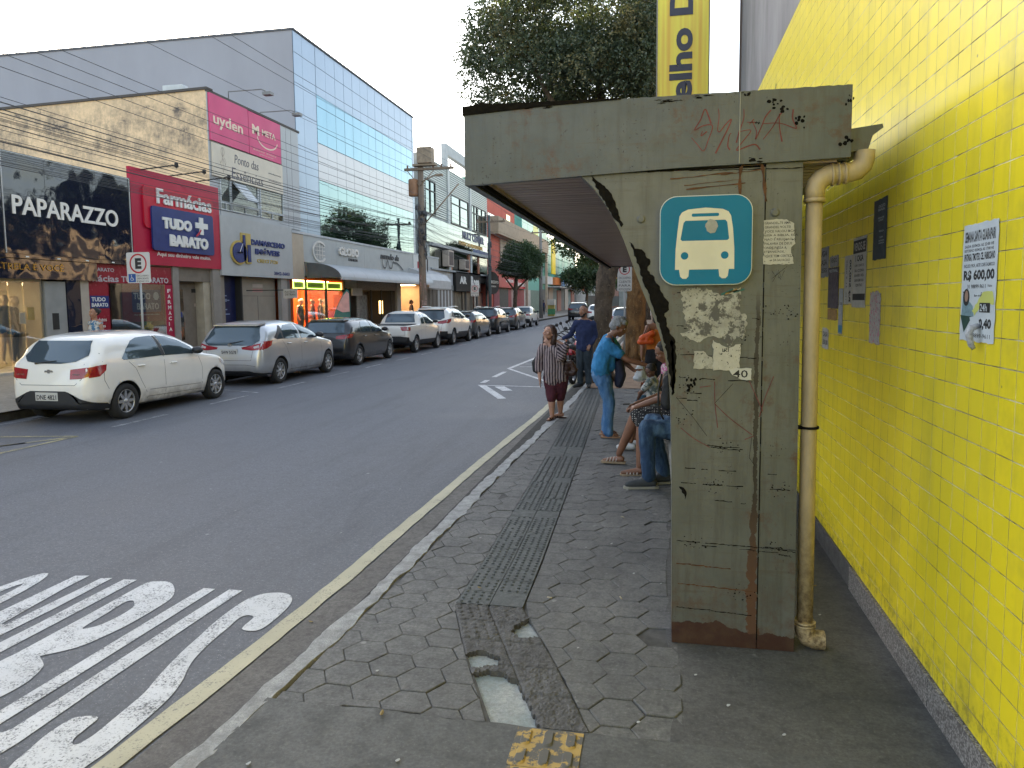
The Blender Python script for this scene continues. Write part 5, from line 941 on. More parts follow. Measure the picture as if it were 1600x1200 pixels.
w = MB(); plate(w, 33.2, 38.9, 2.45, 2.92, 0.0, 0.05, 0); plate(w, 33.2, 33.5, 0.3, 2.45, 0, 0.06, 0); plate(w, 38.6, 39.2, 0.3, 2.92, 0, 0.12, 1); plate(w, 31.9, 33.2, 2.5, 2.92, 0, 0.05, 2); plate(w, 32.0, 33.2, 2.15, 2.5, 0.3, 0.05, 2); w.build('shop_front', [M_mesh, K('front_pillar', (0.28, 0.27, 0.25), 0.6), K('front_board', (0.34, 0.33, 0.31), 0.6)], D)
shop_box(33.5, 38.6, None, 0.30, 1.6, 2.45).build('room', K('dim_room', (0.11, 0.10, 0.09), 0.7), D)
w = MB(); plate(w, 33.7, 34.9, 0.6, 2.2, -0.25, 0.1, 0); plate(w, 35.0, 35.1, 0.3, 2.45, 0, 0.04, 1); plate(w, 36.4, 36.5, 0.3, 2.45, 0, 0.04, 1); plate(w, 36.9, 37.4, 1.2, 1.9, -0.3, 0.02, 2); plate(w, 37.9, 38.0, 0.3, 2.45, 0, 0.04, 1); w.build('shop_display', [K('display_dull', (0.2, 0.2, 0.19), 0.5, var=0.6, scale=6), M_dk, lamp_mat('display_glow', (1.0, 0.6, 0.2), 1.6)], D)
shop_box(39.2, 43.4, None, 0.30, 2.0, 2.85).build('warm_room', K('warm_room', (0.42, 0.30, 0.19), 0.7), D)
w = MB(); w.box(XF-1.7, XF-0.3, 39.8, 43.0, 2.82, 2.84); w.build('ceiling_lamp', lamp_mat('warm_lamp2', (1.0, 0.7, 0.4), 4.0), D)
w = MB(); plate(w, 40.2, 41.6, 1.7, 2.15, -1.9, 0.03, 0); plate(w, 40.3, 41.5, 1.85, 2.0, -1.86, 0.02, 1); w.build('wall_sign', [K('orange_sign', (0.65, 0.25, 0.03), 0.5), M_rd], D)
w = MB(); plate(w, 43.4, 43.6, 0.3, 2.9, 0, 0.08, 0); [plate(w, 43.6+0.38*k, 43.6+0.38*k+0.36, 0.3, 2.6, -0.05+0.02*(k % 2), 0.04, 1) for k in range(18)]; plate(w, 43.6, 50.3, 2.6, 2.95, 0, 0.05, 0); w.build('shutter_front', [K('front_pillar', (0.28, 0.27, 0.25), 0.6), K('shutter_brown', (0.15, 0.13, 0.11), 0.6)], D)
w = MB(); w.prism([(XF, 3.86), (XF+1.0, 3.5), (XF+1.35, 3.1), (XF+1.35, 2.62), (XF+1.2, 2.62), (XF+1.2, 2.95), (XF, 2.95)], lambda u, v, w_: (u, 40.6+w_, v), 4.6); w.box(XF-3, XF, 46.5, 50.3, 0, 3.9); w.build('porch_canopy', K('canopy_white', (0.46, 0.46, 0.46), 0.5), D)
# ---- E: tall glass building
E_ = thing('glass_building', 'tall building with a blank grey side wall and a bluish glass curtain front', 'building', (XF, 35, 0))
w = MB(); w.box(-60, XF-0.06, 27.8, 42.35, 4.4, 12.78); w.build('side_wall', K('grey_render', (0.36, 0.355, 0.385), 0.85, var=0.12, scale=0.4, sc=(1, 1, 0.4)), E_)
w = MB(); w.box(-60, XF+0.02, 27.76, 42.4, 12.78, 12.86); w.build('parapet_cap', K('cap_dark', (0.13, 0.13, 0.14), 0.6), E_)
P_b = mirror('blue_panel', (0.27, 0.34, 0.43), 0.3, 0.35, 0.7, 0.4); P_g = mirror('teal_glass', (0.17, 0.285, 0.34), 0.03, 0.5, 0.35, 1.0, 0.05); P_a = mirror('alu_panel', (0.47, 0.47, 0.49), 0.35, 0.2, 0.8, 0.3); P_l = mirror('low_glass', (0.19, 0.28, 0.29), 0.02, 0.4, 0.3, 1.0, 0.04)
ys = [27.8, 28.53, 29.7]+[29.7+ (42.05-29.7)*k/13 for k in range(1, 14)]+[42.35]
G = {k: MB() for k in 'bgal'}
for i in range(len(ys)-1):
    a, b = ys[i]+0.012, ys[i+1]-0.012; side = i < 2 or i == len(ys)-2; j = random.Random(i).uniform(-.004, .004)
    for z0, z1, k in ((11.95, 12.77, 'b'), (10.76, 11.94, 'b')) + (((9.6, 10.75, 'b'), (8.3, 9.59, 'b'), (6.6, 8.29, 'b'), (4.6, 6.59, 'b')) if side else ((10.30, 10.75, 'g'), (9.33, 10.29, 'g'), (8.74, 9.32, 'g'), (7.95, 8.72, 'a'), (7.16, 7.94, 'a'), (6.1, 7.14, 'l'), (4.6, 6.09, 'l'))):
        G[k].box(XF-0.05, XF-0.03+j, a, b, z0+0.006, z1-0.006)
for k, m_, nm in (('b', P_b, 'blue_cladding'), ('g', P_g, 'window_band'), ('a', P_a, 'grey_cladding'), ('l', P_l, 'lower_window_band')): G[k].build(nm, m_, E_)
w = MB(); w.box(XF-0.065, XF-0.052, 27.8, 42.36, 4.5, 12.78); w.build('mullion_grid', K('mullion', (0.10, 0.12, 0.14), 0.5), E_)
# ---- F: silver building
F = thing('corrugated_building', 'silver building with horizontal corrugated cladding, dark framed windows and an open roof frame', 'building', (XF, 52, 0))
w = MB(); w.box(-34, XF, 43.4, 61.0, 3.9, 11.0); w.build('wall', K('silver_wall', (0.36, 0.40, 0.40), 0.5, var=0.12), F)
cg = MB(); z = 7.4
holes = [(44.2, 46.2, 7.5, 9.5), (50.0, 54.6, 7.4, 9.3), (55.7, 57.3, 7.4, 9.3), (57.7, 60.3, 7.4, 9.3)]
while z < 10.95:
    segs = [(43.5, 48.9), (49.5, 54.9), (55.4, 60.9)]
    for a, b in segs:
        cut = [(a, b)]
        for h in holes:
            if h[2] < z+0.05 < h[3]: cut = [s for c0, c1 in cut for s in (((c0, min(c1, h[0])),) if c0 < h[0] else ()) + (((max(c0, h[1]), c1),) if c1 > h[1] else ()) if s[1]-s[0] > 0.05]
        for c0, c1 in cut: cg.add([(XF+0.002, c0, z), (XF+0.07, c0, z+0.03), (XF+0.07, c0, z+0.10), (XF+0.002, c0, z+0.13), (XF+0.002, c1, z), (XF+0.07, c1, z+0.03), (XF+0.07, c1, z+0.10), (XF+0.002, c1, z+0.13)], [(0, 1, 5, 4), (1, 2, 6, 5), (2, 3, 7, 6), (0, 3, 2, 1), (4, 5, 6, 7)])
    z += 0.15
cg.build('corrugated_cladding', K('corrugated_silver', (0.42, 0.47, 0.46), 0.4, var=0.1, metal=0.3), F)
w = MB(); [plate(w, a, b, 3.9, 11.0, 0.0, 0.14) for a, b in ((48.95, 49.45), (54.95, 55.35))]; w.build('pilaster', K('pilaster', (0.44, 0.48, 0.48), 0.5), F)
for a, b, z0, z1 in holes:
    g = MB(); plate(g, a, b, z0, z1, 0.01, 0.02); wn_ = g.build('window', mirror('green_glass', (0.125, 0.19, 0.19), 0.04, 0.4, 0.4), F)
    q = MB(); [plate(q, *s, 0.03, 0.06) for s in ((a-.08, a, z0-.08, z1+.08), (b, b+.08, z0-.08, z1+.08), (a, b, z1, z1+.08), (a, b, z0-.08, z0), ((a+b)/2-.03, (a+b)/2+.03, z0, z1), (a, b, z0+(z1-z0)*.7, z0+(z1-z0)*.7+.05))]; q.build('window_frame', K('frame_dark', (0.06, 0.07, 0.07), 0.5), wn_)
w = MB(); w.box(XF+0.0, XF+0.35, 47.9, 48.4, 10.9, 12.45); w.box(XF, XF+0.35, 60.4, 61.0, 10.9, 12.45); w.box(XF, XF+0.35, 48.4, 60.4, 11.75, 12.45, 0); w.build('roof_frame', K('frame_concrete', (0.44, 0.47, 0.48), 0.6), F)
w = MB(); [plate(w, 44.0+1.55*k, 44.0+1.55*k+1.53, 5.62, 7.2, 0.10, 0.05) for k in range(11)]; gs = w.build('glass_sign_band', mirror('sign_glass', (0.13, 0.18, 0.19), 0.03, 0.6, 0.4), F)
l = MB(); lbl(l, 'MULT CENTER', 52.5, 59.2, 6.45, 7.05, 0.155, 0.02, 0, 0.06); lbl(l, 'FORMACAO PROFISSIONAL', 51.5, 58.8, 5.95, 6.25, 0.155, 0.02, 1, 0.03); plate(l, 55.5, 60.8, 5.66, 5.92, 0.155, 0.01, 2); l.build('lettering', [K('letter_navy', (0.03, 0.05, 0.12)), K('letter_amber', (0.55, 0.32, 0.08)), K('strip_blue', (0.04, 0.08, 0.2))], gs)
w = MB(); [plate(w, a, b, 4.0, 5.6, -0.2, 0.28) for a, b in ((49.5, 49.95), (54.5, 54.9), (57.6, 57.9))]; w.build('orange_column', K('column_orange', (0.42, 0.18, 0.11), 0.7), F)
w = MB(); plate(w, 44.7, 61.0, 5.42, 5.62, 0.0, 0.3); plate(w, 44.7, 61.0, 3.88, 4.0, 0.0, 0.25); w.build('ledge', K('ledge_grey', (0.34, 0.35, 0.35), 0.6), F)
for a, b in ((45.0, 49.5), (49.95, 54.5), (54.9, 57.6), (57.9, 60.9)): g = MB(); plate(g, a, b, 4.0, 5.42, -0.02, 0.03); g.build('window', mirror('dull_glass', (0.20, 0.24, 0.24), 0.08, 0.4, 0.5), F)
for y0, z0, s_, lb in ((47.6, 4.2, 1.1, 'tall cream air conditioning cabinet on the ledge left of the brown window unit'), (51.8, 4.15, 0.75, 'brown window air conditioning unit with white frame on the ledge')):
    q = MB(); q.bbox(XF+0.05, XF+0.5, y0, y0+1.3, z0, z0+s_, 0.02); q.box(XF+0.501, XF+0.51, y0+0.15, y0+1.15, z0+0.1, z0+s_-0.1, 1); q.build('air_conditioner', [K('ac_cream', (0.45, 0.38, 0.32), 0.6), K('ac_grille', (0.12, 0.09, 0.08), 0.7)], None, lb, 'air conditioner')
w = MB(); w.box(-30, XF-2.0, 50.3, 61, 0, 3.9); w.box(XF-2, XF-0.02, 50.3, 61, 3.3, 3.9); [plate(w, a, a+.35, .3, 3.9, -.1, .1) for a in (50.3, 53.7, 57.2, 60.65)]; w.build('ground_floor', K('gf_dark', (0.08, 0.075, 0.07), 0.7), F)
for (y0, y1, z0, z1, nm, txts, mm, tm) in ((50.25, 53.75, 2.55, 3.97, 'black_sign', [('AR', 51.2, 53.1, 3.1, 3.65)], M_dk, M_wh), (53.8, 57.5, 2.55, 4.0, 'black_sign', [('Rosa', 54.4, 57.0, 2.85, 3.75)], M_dk, M_wh)):
    w = MB(); plate(w, y0, y1, z0, z1, 0.1, 0.15); o_ = w.build(nm, mm, F); l = MB(); [lbl(l, *t_, 0.255, 0.02, 0, 0.04) for t_ in txts]; l.build('lettering', tm, o_)
w = MB(); w.prism(ell(60.8, 3.35, 2.3, 0.95, 24), lambda u, v, w_: (XF+0.45+w_, u, v), 0.12); o_ = w.build('round_sign', K('sign_charcoal', (0.02, 0.017, 0.02), 0.8), F); l = MB(); lbl(l, 'UNICEXPO', 58.9, 62.7, 3.3, 3.55, 0.575, 0.02, 0, 0.02); lbl(l, 'CURSOS', 59.9, 61.7, 3.0, 3.12, 0.575, 0.02); l.build('lettering', M_wh, o_)
for a, b, m_ in ((50.65, 53.7, 'display_a'), (54.05, 57.2, 'display_b'), (57.55, 60.65, 'display_c')): g = MB(); plate(g, a, b, 0.3, 2.5, -0.4, 0.05); g.build('shop_display', K(m_, {'display_a': (0.17, 0.16, 0.13), 'display_b': (0.10, 0.09, 0.08), 'display_c': (0.20, 0.10, 0.09)}[m_], 0.4, var=0.6, scale=2.5), F)
# ---- G: red building, H: green building and the far ones
Gb = thing('red_building', 'brick red building with a projecting concrete balcony over a red shop sign', 'building', (XF, 70, 0))
w = MB(); w.box(-34, XF-0.01, 61.0, 73.2, 0, 10.9).box(-34, XF-0.5, 73.2, 90, 0, 7.6).box(-34, XF-2.5, 73.2, 82, 7.6, 9.8); w.build('wall', K('brick_red', (0.52, 0.13, 0.095), 0.85, var=0.2, scale=0.6), Gb)
w = MB(); w.box(XF-2, XF+0.9, 61.5, 90.2, 7.6, 7.8).box(XF+0.8, XF+0.92, 61.5, 90.2, 7.8, 9.1).box(XF, XF+0.9, 61.45, 61.55, 7.8, 9.1); w.build('balcony', K('balcony_concrete', (0.38, 0.30, 0.22), 0.85, var=0.2), Gb)
w = MB(); [w.box(XF+0.55, XF+0.8, y_, y_+0.35, 0.3, 7.6) for y_ in (76, 89.8)]; w.build('balcony_column', K('column_tan', (0.42, 0.33, 0.25), 0.8), Gb)
w = MB(); plate(w, 66, 90, 4.6, 7.5, 0.02, 0.06); w.build('beige_storey', K('storey_beige', (0.40, 0.32, 0.25), 0.8, var=0.3, scale=0.5), Gb)
for a, b, z0, z1, m_ in ((61.3, 64.0, 8.6, 9.4, 'green_glass2'), (69.0, 70.8, 9.2, 10.1, 'g2')): g = MB(); plate(g, a, b, z0, z1, 0.0, 0.03); g.build('window', mirror(m_, (0.4, 0.5, 0.48) if m_ != 'g2' else (0.55, 0.45, 0.15), 0.1), Gb)
w = MB(); plate(w, 63.4, 78.2, 3.05, 4.05, 0.25, 0.2); o_ = w.build('red_sign', K('sign_scarlet', (0.50, 0.015, 0.03), 0.45), Gb)
l = MB(); lbl(l, 'CASAS DO', 66.5, 70.0, 3.55, 3.85, 0.455, 0.02, 0, 0.04); lbl(l, 'aluno', 70.8, 76.5, 3.25, 3.8, 0.455, 0.02, 0, 0.03); l.build('lettering', M_wh, o_)
for k, (a, b, c_) in enumerate(((63.2, 65.5, (0.28, 0.05, 0.08)), (65.5, 69.5, (0.05, 0.05, 0.05)), (69.5, 71, (0.30, 0.04, 0.05)), (71, 73, (0.36, 0.25, 0.24)), (73, 78, (0.30, 0.05, 0.06)), (78, 82, (0.42, 0.40, 0.37)), (82, 90, (0.12, 0.18, 0.15)))): g = MB(); plate(g, a, b, 0.3, 3.0, -0.15, 0.2); g.build('shop_front', K('front%d' % k, c_, 0.6, var=0.3), Gb)
Hb = thing('green_building', 'tall building clad in turquoise green and yellow panels far down the street', 'building', (XF, 100, 0))
w = MB()
for k in range(14):
    for j in range(5): plate(w, 77+3.6*k, 77+3.6*k+3.5, 9.6-0.0+j*1.15-(5.3 if k > 4 else 0), 10.65+j*1.15-(5.3 if k > 4 else 0), -0.05+0.0, 0.1, (0, 0, 1, 0, 2)[(k+j*0) % 5] if k < 5 else (k % 2)*3)
w.build('cladding', [K('turquoise', (0.12, 0.42, 0.34), 0.3), K('clad_yellow', (0.55, 0.55, 0.08), 0.4), K('clad_pale', (0.35, 0.52, 0.40), 0.4), K('teal_dark', (0.08, 0.30, 0.26), 0.3)], Hb)
w = MB(); w.box(-34, XF-0.06, 73.3, 128, 0, 14.5 if False else 9.6).box(-34, XF-0.06, 77, 95, 9.6, 15.2); w.build('wall', K('green_wall', (0.14, 0.34, 0.28), 0.7), Hb)
def far_shop(y0, y1, h, col, label, sgn=None, x=XF, scol=(0.55, 0.55, 0.53), txt_=None, tcol=(0.1, 0.1, 0.12)):
    o = thing('shop_building', label, 'shop', (x, (y0+y1)/2, 0)); w = MB(); w.box(x-12, x, y0, y1, 0, h); w.build('wall', K('fs%d' % int(y0), col, 0.8, var=0.25, scale=0.5), o)
    g = MB(); g.box(x+0.002, x+0.05, y0+0.5, y1-0.5, 0.3, 2.6); g.build('shop_front', K('fsf%d' % int(y0), (0.09, 0.08, 0.07), 0.4, var=0.6, scale=0.8), o)
    if sgn: g = MB(); g.box(x+0.02, x+0.5, y0+0.2, y1-0.2, sgn[0], sgn[1]); s_ = g.build('sign_panel', K('fss%d' % int(y0), scol, 0.5), o)
    if txt_: l = MB(); text(l, txt_, fX(x+0.505), y0+(y1-y0)*.3, y0+(y1-y0)*.8, sgn[0]+.3*(sgn[1]-sgn[0]), sgn[0]+.75*(sgn[1]-sgn[0]), .02, 0, .03); l.build('lettering', K('fst%d' % int(y0), tcol, 0.5), s_)
    g = MB(); [g.box(x+0.002, x+0.06, a, a+1.3, h*0.55, h*0.55+1.2) for a in np.arange(y0+1, y1-2, 3.0)] if h > 5.5 else g.box(x+0.002, x+0.06, y0+1, y0+2, 2.8, 3.0); g.build('window', mirror('fsw%d' % int(y0), (0.3, 0.36, 0.36), 0.1), o)
    return o
w = MB()
for k in range(9): plate(w, 90.5+4.2*k, 90.5+4.2*k+4.0, 0.3, 3.2+.3*(k % 3), 0.0, 0.15+.1*(k % 2), k % 4)
w.build('shop_front', [K('gf_a', (.10, .10, .10)), K('gf_b', (.35, .30, .26)), K('gf_c', (.16, .20, .20)), K('gf_d', (.30, .12, .09))], Hb)
w = MB()
for k in range(6): plate(w, 91+6.2*k, 91+6.2*k+5.6, 3.9, 4.9, 0.0, 0.5+.3*(k % 2), k % 3)
w.build('shop_sign', [K('gs_white', (.55, .55, .55)), K('gs_orange', (.55, .18, .06)), K('gs_blue', (.10, .20, .38))], Hb)
w = MB()
for k in range(3): w.box(XF, XF+1.9, 93+11*k, 100+11*k, 3.5, 3.6)
w.build('awning', K('gs_awn', (.5, .5, .5)), Hb)
far_shop(128.2, 150, 6.2, (0.45, 0.44, 0.42), 'white and orange fronted shop far down the left side of the street', (3.2, 5.6), XF+2.0, (0.60, 0.60, 0.58), 'CARTORIO')
far_shop(150.5, 185, 7.5, (0.30, 0.16, 0.12), 'reddish brick building far down the left side, beyond the white shop', None, XF+4.5)
far_shop(186, 230, 8.5, (0.34, 0.36, 0.34), 'last grey building closing the left side of the street', (3, 5), XF+9, (0.45, 0.4, 0.1))
og = MB(); og.box(-12.45, -12.35, 118, 123, 3.3, 5.0); og.build('projecting_sign', K('sign_orange', (0.65, 0.16, 0.05), 0.5), None, 'small orange projecting sign far down the left pavement', 'sign')
ys_ = MB(); ys_.box(-13.6, -13.45, 92.5, 95.6, 5.2, 9.6); ys_.build('projecting_sign', K('sign_vivid_yellow', (0.75, 0.55, 0.02), 0.5), None, 'tall yellow vertical sign in front of the turquoise building', 'sign')
# right side farther on (mostly behind the trees and the shelter), closing the street
far_r = thing('side_building', 'low plain building on the right behind the street trees', 'building', (4, 40, 0)); MB().box(3.6, 14, 17, 110, 0, 5.9).build('wall', K('far_right_wall', (0.62, 0.46, 0.28), 0.8, var=0.25, scale=0.5), far_r)
for y_ in range(19, 100, 5): MB().box(3.55, 3.6, y_, y_+2.2, 0.4, 2.6).build('shop_front', K('frf', (0.10, 0.11, 0.12), 0.3), far_r)
er = thing('end_building', 'pale tower block closing the view at the far end of the street', 'building', (6, 190, 0)); MB().box(-4, 22, 190, 210, 0, 11).build('wall', K('end_wall', (0.36, 0.42, 0.40), 0.8, var=0.3, scale=0.3), er)
for i in range(8):
    for j in range(3): MB().box(-3+3.1*i, -1.2+3.1*i, 189.9, 190, 1.5+3*j, 3.2+3*j).build('window', K('end_win', (0.08, 0.11, 0.12), 0.3), er)
# ================================================================ VEHICLES
def interp(tab, x): return float(np.interp(x, [t[0] for t in tab], [t[1] for t in tab]))
def smooth_tab(tab, n=6):
    """monotone-ish smoothing of a polyline table"""
    xs = np.array([t[0] for t in tab]); ys = np.array([t[1] for t in tab]); X = np.linspace(xs[0], xs[-1], 400)
    Y = np.interp(X, xs, ys); k = n; ker = np.hanning(2*k+3); ker /= ker.sum(); Yp = np.concatenate([np.full(k+1, Y[0]), Y, np.full(k+1, Y[-1])]); Y2 = np.convolve(Yp, ker, 'valid')
    Y2[0], Y2[-1] = Y[0], Y[-1]; return X, Y2
def car_paint(name, col, metal=0.0, rough=0.28):
    t = NT(name); o = t.obj(); n = t.noise(o, 3, 4, 0.6); z = t.sep(o)[2]
    c = t.mix(t.math('MULTIPLY', t.ramp(n, 0.45, 0.75), 0.12), col, tuple(k*0.6 for k in col)); d = t.math('MULTIPLY', t.ramp(z, 0.25, 0.5, 0.55, 0), t.ramp(t.noise(o, 8, 4), 0.3, 0.6))
    c = t.mix(d, c, (0.16, 0.13, 0.10)); m_ = t.pbr(c, rough, metal, None, 0.5, 1.0); t.t.nodes['Principled BSDF'].inputs['Coat Roughness'].default_value = 0.04; return m_
M_tyre = M('tyre_rubber', (0.022, 0.021, 0.020), 0.85, var=0.3, scale=10, bump=0.2); M_trim = M('black_plastic', (0.022, 0.022, 0.024), 0.5, var=0.2); M_gap = M('panel_gap', (0.03, 0.03, 0.03), 0.7)
M_cg = mirror('car_glass', (0.085, 0.115, 0.135), 0.03, 0.05, 1, 0.45); M_cg.node_tree.nodes['Principled BSDF'].inputs['Specular IOR Level'].default_value = 0.9
M_rim = M('alloy_silver', (0.52, 0.52, 0.52), 0.3, metal=0.7, var=0.1); M_red_l = M('tail_lamp_red', (0.33, 0.008, 0.018), 0.12, var=0.35, scale=14, spec=0.8); M_clear = M('lamp_clear', (0.55, 0.50, 0.48), 0.12, var=0.3, scale=20); M_pl = M('number_plate', (0.50, 0.49, 0.46), 0.5, var=0.1); M_ink = M('plate_ink', (0.04, 0.04, 0.045), 0.6); M_chr = M('chrome', (0.65, 0.65, 0.66), 0.15, metal=1.0, var=0.05)
def wheel(name, parent, x, y, r, w, side, kind, body=None):
    """side -1: right side of the car (outer face towards -y)"""
    s = -1 if y < 0 else 1; mb = MB(); yo = s*w/2
    prof = [(r*0.64, -w*0.42), (r*0.68, -w*0.5), (r*0.92, -w*0.5), (r*0.985, -w*0.40), (r, -w*0.25), (r, w*0.25), (r*0.985, w*0.40), (r*0.93, w*0.5), (r*0.70, w*0.5), (r*0.66, w*0.44), (r*0.64, w*0.2)]
    mb.lathe([(a, b*s) for a, b in prof], (x, y, r), 'Y', 32); ty = mb.build(name, M_tyre, parent)
    rm = MB(); ro = s*w*0.36
    rm.lathe([(r*0.60, s*w*0.1), (r*0.655, s*w*0.44), (r*0.635, s*w*0.46), (r*0.61, s*w*0.38)], (x, y, r), 'Y', 32, 0); rm.lathe([(0.001, s*w*0.05), (r*0.62, s*w*0.05)], (x, y, r), 'Y', 24, 1)
    ns = {'seven': 7, 'five': 5, 'cover': 8}[kind]
    for k in range(ns):
        a0 = 2*math.pi*k/ns; r0, r1 = r*0.10, r*0.62; w0, w1 = (r*0.075, r*0.13) if kind != 'five' else (r*0.07, r*0.10)
        def pt(rr, off, dy): return (x+rr*math.cos(a0)-off*math.sin(a0), y+dy, r+rr*math.sin(a0)+off*math.cos(a0))
        for sg in ((0,) if kind != 'five' else (-0.55, 0.55)):
            c1 = sg*r*0.2
            v = [pt(r0, -w0, ro), pt(r0, w0, ro), pt(r*0.40, w1*0.75+c1*.6, ro+s*0.006), pt(r1, w1*0.45+c1, ro+s*0.008), pt(r1, -w1*0.45+c1, ro+s*0.008), pt(r*0.40, -w1*0.75+c1*.6, ro+s*0.006)]
            v2 = [(a, b-s*0.02, c) for a, b, c in v]; rm.add(v+v2, [(0, 1, 2, 3, 4, 5)]+[(i, (i+1) % 6, (i+1) % 6+6, i+6) for i in range(6)], 0)
    rm.lathe([(r*0.14, ro), (r*0.13, ro+s*0.012), (0.001, ro+s*0.016)], (x, y, r), 'Y', 16, 0); rm.build('rim', [M_rim, M_trim], ty)
    return ty
def decal(bvh, poly, axis, frm, off, mb, m=0, grid=0.05, L=8.0):
    """project a 2D outline onto the body. axis 'y': (x,z) seen from side frm (+-1); 'x': (y,z) from rear (-1) or front (+1); 'z': (x,y) from above"""
    bm = bmesh.new(); vs = [bm.verts.new((p[0], p[1], 0)) for p in poly]; bm.faces.new(vs)
    bmesh.ops.triangulate(bm, faces=bm.faces[:], ngon_method='EAR_CLIP')
    x0, x1 = min(p[0] for p in poly), max(p[0] for p in poly); z0, z1 = min(p[1] for p in poly), max(p[1] for p in poly)
    for lo, hi, n in ((x0, x1, (1, 0, 0)), (z0, z1, (0, 1, 0))):
        k = max(1, int((hi-lo)/grid))
        for i in range(1, k):
            c = lo+(hi-lo)*i/k; co = (c, 0, 0) if n[0] else (0, c, 0); bmesh.ops.bisect_plane(bm, geom=bm.verts[:]+bm.edges[:]+bm.faces[:], plane_co=co, plane_no=n)
    bm.verts.index_update(); out = []; bad = set()
    for v in bm.verts:
        a, b = v.co.x, v.co.y
        if axis == 'y': o, d = Vector((a, frm*L, b)), Vector((0, -frm, 0))
        elif axis == 'x': o, d = Vector((frm*L, a, b)), Vector((-frm, 0, 0))
        else: o, d = Vector((a, b, L)), Vector((0, 0, -1))
        h, n, i_, dist = bvh.ray_cast(o, d)
        if h is None: bad.add(v.index); out.append((0, 0, 0)); continue
        if n.dot(d) > 0: n = -n
        out.append(tuple(h+n*off))
    mb.add(out, [[v.index for v in f.verts] for f in bm.faces if not any(v.index in bad for v in f.verts)], m, True); bm.free(); return mb
def loft_car(P):
    L = P['L']; X, T = smooth_tab(P['top'], P.get('sm', 5)); _, B = smooth_tab(P['bot'], 3); _, Wd = smooth_tab(P['wid'], 6); _, Bl = smooth_tab(P['belt'], 4)
    st = np.unique(np.concatenate([np.array([0, .004, .012, .025, .045, .07, .1, .14]), np.linspace(.18, L-.18, 64), L-np.array([.14, .1, .07, .045, .025, .012, .004, 0])]))
    secs = []; nl, nu = 13, 15
    for x in st:
        zt, zb, w, be = (float(np.interp(x, X, a)) for a in (T, B, Wd, Bl)); be = min(be, zt-0.02); pts = []
        h = be-zb
        for k in range(nl):   # lower side, from sill to belt
            f = k/(nl-1); z = zb+h*f
            s = 0.90+0.10*math.sin(min(1, f/0.35)*math.pi/2) - 0.035*max(0, (f-0.55)/0.45)**1.5 + 0.007*math.exp(-((f-0.80)/0.05)**2)
            pts.append((w*s, z))
        wb = pts[-1][0]; H = zt-be; ex = P.get('ex', 4.5) if H > 0.25 else 2.6
        for k in range(1, nu+1):
            th = (k/nu)*math.pi/2; u = math.sin(th)**(2/ex)*1.0; c = max(0.0, math.cos(th))**(2/ex)
            y = c*wb*(1-P.get('taper', 0.30)*(H*u)) ; pts.append((y, be+H*u))
        full = [(y, z) for y, z in pts]+[(-y, z) for y, z in reversed(pts[:-1])]
        secs.append([(x, y, z) for y, z in full])
    n = len(secs[0]); mb = MB(); vs = [p for s in secs for p in s]; fs = []
    for i in range(len(secs)-1):
        for k in range(n-1): fs.append((i*n+k, i*n+k+1, (i+1)*n+k+1, (i+1)*n+k))
        fs.append((i*n+n-1, i*n, (i+1)*n, (i+1)*n+n-1))
    fs.append(tuple(range(n))); fs.append(tuple(range((len(secs)-1)*n+n-1, (len(secs)-1)*n-1, -1)))
    mb.add(vs, fs, 0, True); return mb
_boolcache = {}
